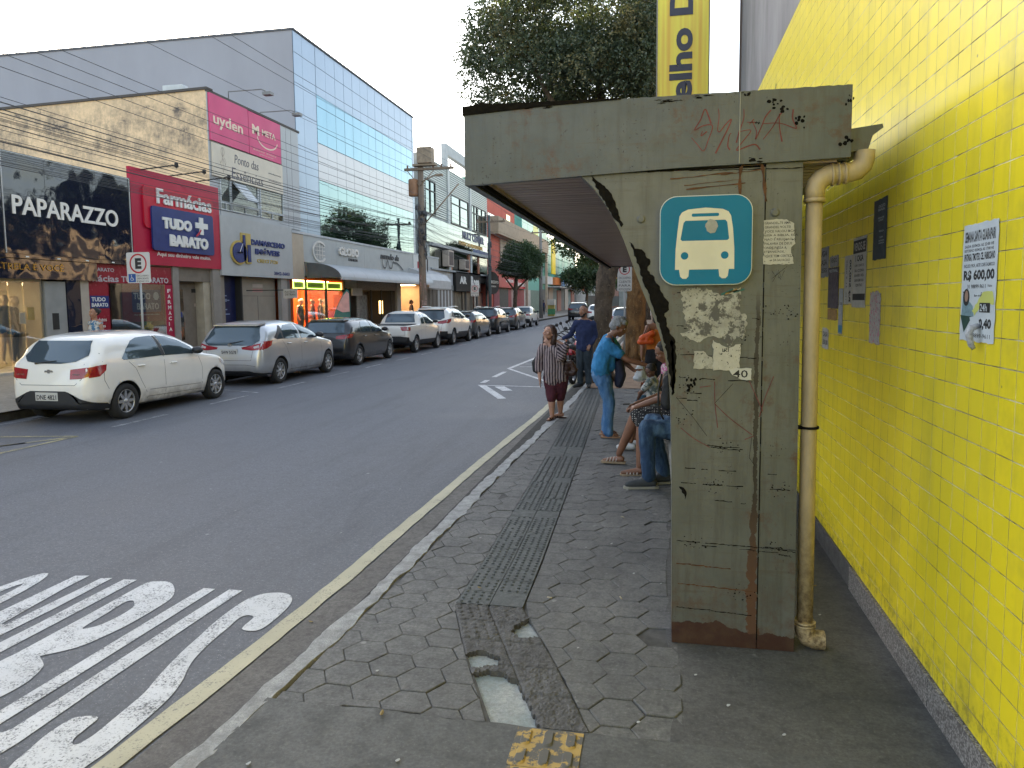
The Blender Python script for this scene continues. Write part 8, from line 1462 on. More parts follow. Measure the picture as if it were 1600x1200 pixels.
bp5 = bpy.context.scene.objects['backpack']; tag(bp5, 'black backpack held on the lap of the person in jeans', 'backpack'); q = MB(); q.tube([V(.03, 7.0, 1.14), V(-.0, 6.99, 1.0), V(.0, 6.99, .80), V(.05, 7.0, .70)], .010, 6); q.build('strap', M_trim, bp5)
# ---- woman with a child on her lap
p6 = person('seated woman in a pink flowered top with cream shorts, a child leaning on her lap', (.15, 8.95, 0))
hip = V(.25, 8.95, .55); nk = V(.12, 8.95, 1.05); hc = V(.055, 8.93, 1.20); kA, kB = V(-.23, 8.85, .58), V(-.20, 9.05, .58); aA, aB = V(-.33, 8.87, .12), V(-.28, 9.08, .12); hch, PH = head(hc, V(-.9, -.1, -.5), .95)
body = hch+[[(nk, .055), (hc, .05)], [(V(.14, 8.79, 1.0), .055), (nk, .065), (V(.14, 9.11, 1.0), .055)], [(nk, .072), (hip, .14)], [(V(.14, 8.79, 1.0), .05), (V(.0, 8.76, .83), .038), (V(-.16, 8.80, .76), .025)], [(V(.14, 9.11, 1.0), .05), (V(.0, 9.14, .83), .038), (V(-.14, 9.02, .80), .025)], [(hip+V(0, -.08, 0), .1), (kA, .062), (lerp(kA, aA, .4), .055), (aA, .035)], [(hip+V(0, .08, 0), .1), (kB, .062), (lerp(kB, aB, .4), .055), (aB, .035)]]+hand(V(-.16, 8.80, .76), V(-.6, .2, -.5), V(0, .8, -.4), .85, .4)+hand(V(-.14, 9.02, .80), V(-.7, -.5, 0), V(0, -1, 0), .85, .4, 1, -1)
solid(body, 'body', S_brown, p6, .010, 2); face(p6, PH, .95)
solid([[(V(.14, 8.80, .98), .075), (nk+V(.01, 0, -.03), .08), (V(.14, 9.10, .98), .075)], [(nk+V(.02, 0, -.05), .12), (lerp(nk, hip, .6), .14)]], 'top', M('pink_flowered', (.50, .12, .28), .85, var=.5, scale=30, col2=(.55, .50, .48), edge=(.5, .56)), p6, .012, 2)
solid([[(hip+V(0, -.08, 0), .12), (lerp(hip, kA, .75), .092)], [(hip+V(0, .08, 0), .12), (lerp(hip, kB, .75), .092)]], 'shorts', cloth('cream_cloth', (.50, .38, .22)), p6, .012, 2, .006, .05)
solid([[(PH(-.04, 0, .05), .1)], [(PH(-.11, 0, .02), .06)]], 'hair', M_hd, p6, .012, 1, .004, .03)
solid([[(kA+V(.02, 0, .02), .07), (lerp(kA, aA, .5), .062)], [(kB+V(.02, 0, .02), .07), (lerp(kB, aB, .5), .062)]], 'leggings', denim('teal_denim', (.015, .06, .09), (.04, .12, .16)), p6, .012, 2)
for a in (aA, aB): solid([[(V(a.x+.03, a.y, .05), .042), (V(a.x-.10, a.y, .045), .038), (V(a.x-.15, a.y, .04), .03)]], 'sneaker', M('sneaker_white', (.55, .55, .55), .6), p6, .011, 1)
ck = person('small dark haired child in a patterned shirt beside the woman in pink', (-.1, 8.72, 0)); hc = V(-.09, 8.70, .99); hch, PH = head(hc, V(-.75, -.45, -.45), .62)
solid(hch+[[(V(-.07, 8.72, .92), .04), (V(-.05, 8.75, .70), .09)], [(V(-.10, 8.66, .88), .035), (V(-.2, 8.66, .75), .025), (V(-.24, 8.72, .66), .018)], [(V(-.05, 8.78, .62), .06), (V(-.20, 8.74, .55), .04), (V(-.24, 8.74, .34), .03)]]+hand(V(-.24, 8.72, .66), V(0, .2, -1), V(1, 0, 0), .55, .4), 'body', S_dark, ck, .009, 2)
solid([[(V(-.07, 8.72, .90), .06), (V(-.05, 8.75, .66), .10)], [(V(-.10, 8.66, .88), .045), (V(-.17, 8.66, .79), .04)]], 'shirt', M('patterned_shirt', (.10, .13, .13), .85, var=.3, scale=22, col2=(.42, .42, .40), edge=(.47, .53)), ck, .010, 1); solid([[(PH(-.035, 0, .055), .066)]], 'hair', M_hd, ck, .010, 1); face(ck, PH, .62)
# ---- standing woman with an orange bag
p7 = person('standing woman seen from behind in an orange top and black trousers, carrying an orange bag', (-.05, 12, 0)); Y = 12.0
hc = V(.03, Y, 1.60); hch, PH = head(hc, V(.6, .8, -.1), .95); nk = V(0, Y, 1.43); sA, sB, hip = V(-.17, Y-.02, 1.38), V(.17, Y, 1.37), V(-.02, Y, .92)
eA, wA = V(-.26, Y-.02, 1.12), V(-.27, Y-.06, .93)
solid(hch+[[(nk, .055), (hc, .05)], [(sA, .06), (nk, .065), (sB, .06)], [(nk, .072), (V(0, Y, 1.15), .125), (hip, .13)], [(sA, .052), (eA, .04), (wA, .026)], [(sB, .052), (V(.26, Y, 1.1), .04), (V(.27, Y-.05, .88), .026)], [(hip+V(-.08, 0, 0), .1), (V(-.1, Y, .48), .06), (V(-.1, Y, .08), .04)], [(hip+V(.08, 0, 0), .1), (V(.07, Y, .48), .06), (V(.08, Y, .08), .04)]]+hand(wA, V(0, -.1, -1), V(1, 0, 0), .9, .9)+hand(V(.27, Y-.05, .88), V(0, 0, -1), V(-1, 0, 0), .9, .4), 'body', S_mid, p7, .011, 2); face(p7, PH, .95)
solid([[(V(-.01, Y, 1.28), .12), (V(-.01, Y, 1.05), .14)], [(V(-.1, Y, 1.25), .115), (V(-.09, Y, 1.05), .115)], [(V(.08, Y, 1.25), .115), (V(.06, Y, 1.05), .115)]], 'top', cloth('orange_cloth', (.55, .16, .02)), p7, .013, 2, .006, .05)
solid([[(hip+V(-.06, 0, .08), .125), (hip+V(-.09, 0, -.1), .12), (V(-.11, Y, .48), .085), (V(-.1, Y, .12), .07)], [(hip+V(.06, 0, .08), .125), (hip+V(.08, 0, -.1), .12), (V(.08, Y, .48), .085), (V(.08, Y, .12), .07)], [(hip+V(0, 0, .06), .145), (hip, .145)]], 'trousers', cloth('black_cloth', (.012, .012, .016)), p7, .013, 2, .006, .05)
solid([[(PH(-.05, 0, .05), .10), (PH(-.10, 0, -.1), .07)]], 'hair', M_hd, p7, .012, 1)
for x in (-.1, .08): solid([[(V(x, Y-.02, .045), .042), (V(x+.06, Y+.13, .04), .03)]], 'shoe', M_bk, p7, .012, 1)
solid([[(V(-.27, Y-.17, 1.22), .05), (V(-.10, Y-.17, 1.30), .05)], [(V(-.30, Y-.17, 1.16), .045), (V(-.12, Y-.17, 1.17), .05)], [(V(-.18, Y-.17, 1.22), .06)]], 'orange_bag', M('bag_orange', (.72, .10, .012), .5, var=.15, bump=.2), None, .012, 1, .006, .05); tag(bpy.context.scene.objects['orange_bag'], 'bright orange shoulder bag on the back of the standing woman', 'bag')
q = MB(); q.tube([V(-.24, Y-.14, 1.27), V(-.17, Y-.09, 1.45), V(-.12, Y-.13, 1.30)], .008, 6); q.build('strap', M_lea, bpy.context.scene.objects['orange_bag'])
solid([[(wA+V(0, 0, -.10), .02), (wA+V(-.02, 0, -.22), .08), (wA+V(-.02, 0, -.33), .10)], [(wA+V(-.10, 0, -.36), .05), (wA+V(.08, 0, -.36), .05)]], 'shopping_bag', M('bag_white_plastic', (.55, .57, .58), .35, var=.25, scale=9, col2=(.40, .44, .26), edge=(.6, .66), bump=.5, bscale=25), None, .012, 1, .015, .05); tag(bpy.context.scene.objects['shopping_bag'], 'white plastic shopping bag in the hand of the woman in orange', 'shopping bag')
# ---- far pavement passers-by, shop silhouettes, mannequins
def simple_person(label, x, y, z0, yaw, sk, top, bot, hair, nm='person', cat='person', group=None, s=1.0, bun=False):
    root = person(label, (0, 0, 0), group, cat, nm); V_ = lambda a, b, c: V(a, b, c)
    hch, PH = head(V(0, .02, 1.53), V(0, 1, 0), .95)
    solid(hch+[[(V(0, 0, 1.36), .055), (V(0, .01, 1.5), .05)], [(V(-.17, 0, 1.33), .055), (V(0, 0, 1.36), .06), (V(.17, 0, 1.33), .055)], [(V(0, 0, 1.3), .1), (V(0, 0, 1.1), .12), (V(0, 0, .9), .13)]]+[[(V(q*.17, 0, 1.33), .05), (V(q*.24, -.02, 1.07), .04), (V(q*.23, .08, .86), .026)] for q in (-1, 1)]+[[(V(q*.08, 0, .9), .1), (V(q*.09, .03*q, .48), .06), (V(q*.09, -.03*q, .08), .04), (V(q*.09, .10-.03*q, .04), .03)] for q in (-1, 1)]+hand(V(-.23, .08, .86), V(0, .3, -1), V(1, 0, 0), .9, .4)+hand(V(.23, .08, .86), V(0, .3, -1), V(-1, 0, 0), .9, .4), 'body', sk, root, .014, 2)
    if top: solid([[(V(-.16, 0, 1.31), .07), (V(0, 0, 1.33), .08), (V(.16, 0, 1.31), .07)], [(V(-.05, 0, 1.2), .12), (V(-.05, 0, .95), .125)], [(V(.05, 0, 1.2), .12), (V(.05, 0, .95), .125)], [(V(0, 0, 1.28), .115), (V(0, 0, 1.1), .135), (V(0, 0, .93), .14)]], 'top', top, root, .016, 2, .006, .05)
    if bot: solid([[(V(q*.06, 0, .95), .12), (V(q*.09, 0, .8), .11), (V(q*.09, .02*q, .48), .078), (V(q*.09, -.03*q, .14), .062)] for q in (-1, 1)]+[[(V(0, 0, .93), .142), (V(0, 0, .86), .14)]], 'trousers', bot, root, .016, 2)
    if hair: solid([[(PH(-.045, 0, .05), .10)]]+([[(PH(-.13, 0, .06), .055)]] if bun else [[(PH(-.1, 0, -.05), .07)]]), 'hair', hair, root, .014, 1)
    if nm == 'person': face(root, PH, .95)
    root.location = (x, y, z0); root.rotation_euler = (0, 0, rad(yaw)); root.scale = (s, s, s); return root
simple_person('woman with a dark hair bun and patterned sleeveless top, walking behind the white hatchback', -12.3, 13.95, .15, 165, S_mid, M('patterned_top', (.45, .45, .44), .85, scale=14, col2=(.05, .14, .26), edge=(.48, .54)), denim('dark_jeans', (0, 0, 0), (0, 0, 0)), M_hd, s=.98, bun=True)
simple_person('dark clothed person in the shop doorway left of the wooden utility pole', -14.3, 40.7, .28, -70, S_brown, cloth('black_cloth', (0, 0, 0)), cloth('black_cloth', (0, 0, 0)), M_hd)
simple_person('dark clothed person in the shop doorway just behind the wooden utility pole', -14.2, 42.6, .28, -100, S_mid, cloth('black_cloth', (0, 0, 0)), M_dj, M_hd)
simple_person('small figure in dark clothes far down the street, in front of the yellow machine', -12.2, 77, .2, 0, S_brown, M_navy, M_dj, M_hd)
M_man = M('mannequin_beige', (.42, .32, .24), .4)
simple_person('mannequin in a grey jacket and denim shorts in the shop window at the left edge', XF-.55, 14.3, .45, -100, M_man, cloth('grey_jacket', (.11, .11, .12)), None, None, 'mannequin', 'mannequin', None, 1.0)
sh_ = bpy.context.scene.objects['mannequin']; solid([[(V(q*.07, 0, .93), .115), (V(q*.09, 0, .78), .10)] for q in (-1, 1)], 'shorts', M_lj, None, .016, 2); so_ = bpy.context.scene.objects['shorts.001'] if 'shorts.001' in bpy.context.scene.objects else None
if so_: so_.parent = sh_
simple_person('mannequin in a dark coat beside the denim shorts mannequin', XF-.75, 15.05-.65, .40, -80, M_man, cloth('black_cloth', (0, 0, 0)), M_dj, None, 'mannequin', 'mannequin', None, 1.02).location.y = 14.75
for i, (y, x, col, lb) in enumerate(((28.5, .5, (.05, .10, .10), 'mannequin in dark green behind the orange shop window, leftmost'), (29.0, .7, (.60, .42, .03), 'mannequin in a yellow dress, left in the orange shop window'), (29.6, .5, (.50, .09, .02), 'mannequin in a red orange dress in the orange shop window'), (30.5, .55, (.02, .02, .03), 'mannequin in a black suit in the orange shop window'), (31.2, .7, (.30, .24, .06), 'mannequin in olive clothes, rightmost in the orange shop window'))):
    c_ = cloth('mannequin_cloth_%d' % i, col); simple_person(lb, XF-x, y, .34, -90+10*i, M_man, c_, c_, None, 'mannequin', 'mannequin', None, 1.0+.02*(i % 2))
# ================================================================ TREES
def leaf_mat(name, c1, c2, c3):
    t = NT(name); o = t.obj(); g = t.n('ShaderNodeNewGeometry'); r = t.n('ShaderNodeTexWhiteNoise', i={'Vector': t.n('ShaderNodeVectorMath', operation='SNAP', i={0: o, 1: (.05, .05, .05)}).outputs[0]}).outputs[0]; n = t.noise(o, 1.1, 4, .6)
    c = t.mix(r, c1, c2); c = t.mix(t.ramp(t.math('ADD', t.math('MULTIPLY', n, .8), t.math('MULTIPLY', r, .2)), .54, .66), c, c3)
    d = t.n('ShaderNodeBsdfDiffuse', i={'Color': c}); tr = t.n('ShaderNodeBsdfTranslucent', i={'Color': t.mix(.5, c, (.16, .22, .03))}); gl = t.n('ShaderNodeBsdfGlossy', i={'Color': (.5, .5, .5, 1), 'Roughness': .38})
    m1 = t.n('ShaderNodeMixShader', i={0: .28}); t.l(d.outputs[0], m1.inputs[1]); t.l(tr.outputs[0], m1.inputs[2]); m2 = t.n('ShaderNodeMixShader', i={0: .07}); t.l(m1.outputs[0], m2.inputs[1]); t.l(gl.outputs[0], m2.inputs[2]); t.l(m2.outputs[0], t.out.inputs[0]); return t.m
def bark_mat(name, c1, c2, c3):
    t = NT(name); o = t.obj(); n = t.noise(o, 5, 6, .7, (1, 1, .45)); v = t.n('ShaderNodeTexVoronoi', i={'Vector': t.n('ShaderNodeMapping', i={'Vector': o, 'Scale': (1, 1, .5)}).outputs[0], 'Scale': 16.0}).outputs['Distance']; n2 = t.noise(o, 22, 4, .7)
    c = t.mix(t.ramp(n, .38, .62), c1, c2); c = t.mix(t.math('MULTIPLY', t.ramp(n2, .62, .68), .8), c, c3); h = t.math('ADD', n, t.math('MULTIPLY', v, .6)); return t.pbr(c, .95, 0, t.bump(h, .9, .04), .2)
def leaf_cloud(clumps, n, size, rs, flat=.7):
    """clumps: (centre, radius); leaves are small bent quads in little sprays spread through the clump shells"""
    C = np.array([c for c, r in clumps]); Rr = np.array([r for c, r in clumps]); w = Rr**2.2; w /= w.sum()
    nt = n//6; idx = rs.choice(len(clumps), nt, p=w); d = rs.normal(size=(nt, 3)); d /= np.linalg.norm(d, axis=1)[:, None]; rad_ = Rr[idx]*(rs.rand(nt)**.33)*(0.75+.35*rs.rand(nt))
    tw = C[idx]+d*rad_[:, None]*np.array([1, 1, flat]); ax = d+rs.normal(0, .6, (nt, 3))+np.array([0, 0, -.25]); ax /= np.linalg.norm(ax, axis=1)[:, None]
    k = 6; P = np.repeat(tw, k, 0)+np.repeat(ax, k, 0)*np.tile(np.linspace(0, 1, k), nt)[:, None]*size*2.6; N = len(P)
    u = np.repeat(ax, k, 0)*.7+rs.normal(0, .75, (N, 3)); u /= np.linalg.norm(u, axis=1)[:, None]; v = np.cross(u, rs.normal(size=(N, 3))); v /= np.linalg.norm(v, axis=1)[:, None]; s = size*(.6+.8*rs.rand(N))[:, None]
    a = P; b = P+u*s*.5+v*s*.27; c = P+u*s; dd = P+u*s*.5-v*s*.27+np.cross(u, v)*s*.12
    return np.stack([a, b, c, dd], 1).reshape(-1, 3), np.arange(N*4).reshape(-1, 4)
def tree(name, label, base, trunk, limbs, clumps, n, size, lm, bm_, seed=1, group=None, flare=True, kn=.02):
    root = thing(name, label, 'tree', base, group); rs = np.random.RandomState(seed); rr = random.Random(seed)
    q = MB(); pts = spline([p for p, r in trunk], 8); m = len(pts); rads = np.interp(np.linspace(0, len(trunk)-1, m), range(len(trunk)), [r for p, r in trunk]); rads = [r*(1+rr.uniform(-.05, .05)) for r in rads]; nn = 18
    q.tube(pts, list(rads), nn)
    q.v = [(v[0]+.5*kn*math.sin(v[2]*9+v[0]*30), v[1]+kn*math.sin(v[2]*7+v[1]*25), v[2]) for v in q.v]
    if flare:
        p0, r0 = Vector(trunk[0][0]), trunk[0][1]
        for k in range(7): a = 2*math.pi*k/7+rr.uniform(-.3, .3); e = V(math.cos(a), math.sin(a), 0); q.tube([p0+e*r0*.5+V(0, 0, r0*2.2), p0+e*r0*1.0+V(0, 0, r0*.6), p0+e*r0*1.6+V(0, 0, -.02)], [r0*.4, r0*.34, r0*.14], 7)
    t_ = q.build('trunk', bm_, root)
    for L in limbs: q = MB(); sp = spline([p for p, r in L], 5); q.tube(sp, list(np.interp(np.linspace(0, len(L)-1, len(sp)), range(len(L)), [r for p, r in L])), 8); q.build('limb', bm_, t_)
    v, f = leaf_cloud(clumps, n, size, rs); bigmesh('crown', v, f, lm, root)
    return root
def clumpy(cx, cy, cz, rx, ry, rz, n, r0, r1, seed, lower=-1.0):
    r = random.Random(seed); out = []
    while len(out) < n:
        x, y, z = r.uniform(-1, 1), r.uniform(-1, 1), r.uniform(lower, 1)
        if x*x+y*y+z*z > 1: continue
        out.append(((cx+x*rx, cy+y*ry, cz+z*rz), r.uniform(r0, r1)))
    return out
L_big = leaf_mat('leaf_dark', (.055, .082, .058), (.095, .12, .070), (.27, .23, .11)); L_mid = leaf_mat('leaf_mid', (.035, .07, .022), (.065, .11, .035), (.10, .15, .05)); L_deep = leaf_mat('leaf_deep', (.03, .06, .03), (.055, .09, .045), (.09, .12, .06))
Bk = bark_mat('bark_brown', (.13, .095, .065), (.06, .045, .034), (.34, .26, .18)); Bk2 = bark_mat('bark_sunlight_tint', (.26, .14, .055), (.11, .062, .03), (.46, .34, .19))  # second bark carries warm sunlight on the trunk in its colour
cl = clumpy(-1.9, 18.6, 8.6, 2.4, 3.4, 2.6, 70, .55, 1.0, 3)+clumpy(-.25, 18.6, 8.4, .75, 2.4, 2.4, 20, .45, .7, 4)+[((-3.95, 16.9, 7.3), .42), ((-3.9, 17.2, 6.6), .5), ((-3.6, 17, 6.5), .6), ((-3.7, 17.4, 8.6), .6), ((-3.3, 17, 9.4), .7), ((-4.3, 16.8, 7.2), .38), ((-4.35, 17, 6.75), .3), ((-4.0, 16.8, 8.3), .5), ((-4.1, 16.9, 7.7), .45), ((-3.95, 17, 9.2), .45)]
tree('street_tree', 'large dark leafed tree whose crown rises above the bus shelter roof', (-1.13, 16.3, 0), [(V(-1.30, 16.3, 0), .25), (V(-1.27, 16.25, .8), .205), (V(-1.22, 16.3, 1.7), .20), (V(-1.15, 16.4, 2.4), .225), (V(-.95, 16.6, 3.4), .25), (V(-1.0, 17, 4.6), .22), (V(-1.1, 17.6, 6.2), .17)],
     [[(V(-.98, 16.5, 2.6), .13), (V(-.6, 16.9, 3.6), .11), (V(-.2, 17.8, 5.6), .07), (V(.2, 18.6, 8), .03)], [(V(-1.0, 17, 4.2), .13), (V(-2.1, 17.2, 5.8), .09), (V(-3.1, 17.4, 7.6), .03)], [(V(-1.1, 17.4, 5.6), .12), (V(-1.6, 18.6, 7.6), .08), (V(-1.8, 19.4, 9.8), .03)]], cl, 190000, .072, L_big, Bk, 5)
cl = clumpy(-1.2, 25, 4.9, 2.6, 3.0, 1.6, 34, .45, .85, 8)+clumpy(-2.0, 24, 4.1, 1.1, 2.0, 1.0, 20, .3, .5, 9)+[((-2.6, 22.6, 3.5), .3), ((-2.2, 22.4, 3.2), .35), ((-2.7, 23, 4.0), .35), ((-1.8, 22.2, 3.5), .5), ((-1.5, 23, 4.2), .8)]
tree('street_tree', 'second tree with a sunlight tinted trunk, between the no parking sign and the shelter post', (-.75, 21.8, 0), [(V(-.72, 21.8, 0), .33), (V(-.70, 21.8, .9), .27), (V(-.66, 21.8, 1.9), .29), (V(-.6, 21.9, 2.8), .32), (V(-.6, 22.2, 4.2), .2)],
     [[(V(-.6, 21.9, 2.7), .15), (V(-1.5, 22.4, 3.6), .10), (V(-2.8, 23, 4.2), .03)], [(V(-.6, 21.9, 2.8), .15), (V(-.1, 22.4, 3.8), .11), (V(.4, 23.5, 5.5), .04)]], cl, 70000, .085, L_mid, Bk2, 6)
tree('street_tree', 'dense round crowned tree on the left pavement in front of the red building', (-12.0, 60.5, .1), [(V(-12.0, 60.5, .1), .22), (V(-12.0, 60.5, 1.6), .18), (V(-11.9, 60.4, 3.0), .17), (V(-11.8, 60.4, 4.6), .12)],
     [[(V(-11.95, 60.5, 2.6), .1), (V(-12.9, 60.3, 3.9), .05)], [(V(-11.95, 60.5, 2.7), .1), (V(-10.6, 60.5, 3.9), .05)]], clumpy(-11.4, 60.5, 5.15, 2.0, 2.0, 1.3, 44, .38, .66, 12), 50000, .13, L_deep, Bk, 7)
for i, (x, y, h, r, lb) in enumerate(((-1.0, 33, 8.6, 2.2, 'tree crown seen farther along the right pavement, behind the sunlight tinted trunk'), (-1.0, 46, 6.5, 2.6, 'tree far along the right pavement over the parked silver car'), (-1.0, 66, 9.5, 3.8, 'distant tree on the right pavement beyond the others'), (-10.2, 104, 7, 3.0, 'far tree on the left pavement in front of the turquoise building'), (-5, 150, 9, 5, 'pale far tree closing the street'), (4, 160, 10, 6, 'last tree mass closing the street at the right'))):
    tree('street_tree', lb, (x, y, 0), [(V(x, y, 0), .25), (V(x, y, 1.5), .2), (V(x+.1, y, 3), .18), (V(x+.1, y, h*.75), .12)], [[(V(x, y, 2.6), .1), (V(x-1.1, y, h*.7), .05)], [(V(x, y, 2.8), .1), (V(x+1.2, y, h*.72), .05)]],
         clumpy(x, y, h*.8, r, r, r*.75, 30, r*.2, r*.34, 20+i), 16000, .16+.0012*y, L_deep if i != 1 else L_mid, Bk, 30+i)
# trees reflected in the glass fronts (right pavement nearer, behind the shelter line)
# ================================================================ POLES, CABLES, SIGNS, SMALL THINGS
def pole_mat(name, c):
    t = NT(name); o = t.obj(); n = t.noise(o, 4, 5, .7, (3, 3, .25)); cc = t.mix(t.ramp(n, .35, .65), c, tuple(k*.55 for k in c)); cc = t.mix(t.math('MULTIPLY', t.ramp(t.noise(o, 3, 4), .6, .66), t.ramp(t.sep(o)[2], 3, 2.2, 0, .8)), cc, (.30, .24, .20)); return t.pbr(cc, .9, 0, t.bump(n, .5, .02))
PM = pole_mat('pole_wood', (.25, .19, .14)); PM2 = pole_mat('pole_concrete', (.28, .27, .25)); M_cab = M('cable_black', (.07, .07, .075), .7, var=.2); M_bx = M('box_tan', (.34, .26, .18), .7, var=.4, scale=4); M_ins = M('insulator', (.16, .08, .05), .3)
P0 = V(-11.0, 33.0, .1)
up = thing('utility_pole', 'weathered wooden utility pole with a crossarm, tan transformer box and bundles of cable', 'utility pole', P0)
q = MB(); q.tube([P0, P0+V(0, 0, 4), P0+V(0, 0, 8.15)], [.185, .16, .13], 14); q.build('shaft', PM, up)
q = MB(); q.bbox(-11.75, -9.35, 32.83, 32.95, 7.93, 8.05, .01); ca = q.build('crossarm', PM, up)
for x in (-11.6, -10.35, -9.95, -9.5): q = MB(); q.lathe([(.02, 0), (.05, .02), (.03, .06), (.05, .1), (.02, .14), (.001, .15)], (x, 32.89, 8.05), 'Z', 10); q.build('insulator', M_ins, ca)
q = MB(); q.bbox(-11.05, -10.35, 32.6, 33.15, 8.22, 8.95, .02); q.box(-11.3, -10.2, 32.7, 33.1, 8.12, 8.21); q.build('transformer_box', M_bx, up)
q = MB(); q.lathe([(.001, 0), (.22, .02), (.23, .1), (.23, .75), (.2, .8), (.001, .82)], (-11.35, 32.95, 6.75), 'Z', 16)
for k in range(8): q.box(-11.35+.22*math.cos(k*.785)-.01, -11.35+.22*math.cos(k*.785)+.05, 32.95+.22*math.sin(k*.785)-.01, 32.95+.22*math.sin(k*.785)+.03, 6.85, 7.4)
q.build('transformer', M('transformer_rust', (.33, .17, .09), .7, var=.4), up)
q = MB(); q.tube([(-11.05, 32.95, 7.4), (-10.75, 32.85, 7.48), (-10.3, 32.7, 7.62), (-10.0, 32.6, 7.66)], .03, 6); q.bbox(-10.15, -9.8, 32.5, 32.7, 7.58, 7.68, .02); q.build('street_lamp_arm', M_bx, up)
q = MB(); q.tube([(-10.95, 32.95, 5.35), (-9.05, 32.6, 7.2)], .03, 6); q.build('diagonal_brace', M_bx, up); q = MB(); q.tube([(-11, 32.87, 7.2), (-10.3, 32.87, 7.93)], .02, 5); q.tube([(-11, 32.87, 7.2), (-11.6, 32.87, 7.93)], .02, 5); q.build('crossarm_strut', M_bx, up)
q = MB(); rr = random.Random(8)
for k in range(34):
    a = rr.uniform(0, 6.28); z = rr.uniform(4.0, 6.6); r0 = rr.uniform(.14, .24); q.tube([(-11+r0*math.cos(a), 33+r0*math.sin(a), z), (-11+(r0+.05)*math.cos(a+.5), 33+(r0+.05)*math.sin(a+.5), z-.3), (-11+r0*math.cos(a+1.2), 33+r0*math.sin(a+1.2), z-rr.uniform(.3, 1.0))], rr.uniform(.012, .03), 5)
for k in range(7): q.lathe([(.001, -.11), (.07, -.1), (.08, 0), (.07, .1), (.001, .11)], (-11+rr.uniform(-.28, .3), 32.85+rr.uniform(-.05, .05), rr.uniform(4.2, 6.3)), 'Z', 8)
q.build('cable_bundle', M_cab, up)
q = MB()
for k in range(9): a = rr.uniform(3.4, 6.0); z = rr.uniform(1.2, 2.9); q.add([(-11+.178*math.cos(a+d), 33+.178*math.sin(a+d), z+h) for d, h in ((0, 0), (.5, 0), (.5, .22), (0, .22))], [(0, 1, 2, 3)])
q.build('pasted_bill', M('bill_faded', (.38, .26, .22), .8, var=.5, scale=12), up)
def simple_pole(x, y, h, r, label, mat_):
    o = thing('utility_pole', label, 'utility pole', (x, y, .08)); q = MB(); q.tube([(x, y, .08), (x, y, h*.5), (x, y, h)], [r*1.2, r, r*.8], 12); q.build('shaft', mat_, o)
    q = MB(); q.bbox(x-.9, x+1.1, y-.06, y+.06, h-.5, h-.38, .01); ca = q.build('crossarm', PM, o)
    for k in (-.8, 0.2, 1.0): q = MB(); q.lathe([(.02, 0), (.05, .02), (.03, .06), (.05, .1), (.001, .14)], (x+k, y, h-.38), 'Z', 8); q.build('insulator', M_ins, ca)
    q = MB()
    for k in range(14): a = rr.uniform(0, 6.28); z = rr.uniform(4, 6); q.tube([(x+r*1.2*math.cos(a), y+r*1.2*math.sin(a), z), (x+r*1.5*math.cos(a+.6), y+r*1.5*math.sin(a+.6), z-.4)], .03, 5)
    q.build('cable_bundle', M_cab, o); return o
simple_pole(-11.3, 48.2, 7.6, .10, 'thin dark utility pole left of the round crowned street tree', M('pole_dark', (.10, .12, .12), .8, var=.4)); simple_pole(-11.3, 70, 8.8, .16, 'pale concrete utility pole right of the round crowned street tree', PM2)
simple_pole(-11.0, -4.5, 8.6, .16, 'utility pole out of the frame at the left, holding the near end of the cables', PM)
def cable(p, q, sag, r, grp='overhead cables along the left pavement', label='thin black overhead cable running along the left side of the street'):
    p, q = Vector(p), Vector(q); n = 18; mb = MB(); r *= .6; mb.tube([p.lerp(q, k/n)-V(0, 0, sag*4*(k/n)*(1-k/n)) for k in range(n+1)], r, 4, caps=False); return mb.build('overhead_cable', M_cab, None, label, 'cable', grp)
for x, z in ((-11.6, 8.2), (-9.95, 8.2), (-9.5, 8.22)):
    cable((x, -4.5, z), (x, 33, z), .35, .010); cable((x, 33, z), (x-.2, 70, z), .5, .014)
for k, z in enumerate((6.75, 6.52, 6.28, 6.05)):
    cable((-10.85, -4.5, z), (-10.85, 33, z), .22, .011); cable((-10.85, 33, z), (-11.1, 70, z-.1), .4, .014)
rr = random.Random(21)
for k in range(24):
    z = 4.35+1.25*k/24+rr.uniform(-.05, .05); x = -10.8+rr.uniform(-.12, .12); thick = rr.random() < .3
    cable((x, -4.5, z+rr.uniform(-.1, .1)), (x, 33, z), rr.uniform(.05, .5), .017 if thick else .009)
    if k % 2: cable((x, 33, z), (-11.2, 70, z+rr.uniform(-.2, .2)), rr.uniform(.3, 1.0), .014)
for k in range(5): z = 4.6+.18*k; cable((-10.9, 33, z), (-14.4, 26.0-2*k, z+.3), .2, .009, 'service drops to the shop fronts', 'thin service cable slanting from the wooden pole to a shop front')
for k in range(4): z = 4.9+.3*k; cable((-10.9, 33, z), (-14.4, 44+3*k, z+.4), .25, .012, 'service drops to the shop fronts', 'thin service cable slanting from the wooden pole to a shop front')
cable((-11.3, 48, 6.6), (-11.2, 70, 6.7), .5, .02); cable((-3.6, 14.5, 8.9), (.9, 15.2, 7.3), .05, .008, None, 'single thin cable crossing in front of the big tree crown'); cable((-11.1, 70, 6.9), (-1.5, 62, 6.0), .6, .02, None, 'cable crossing the far street from the concrete pole')
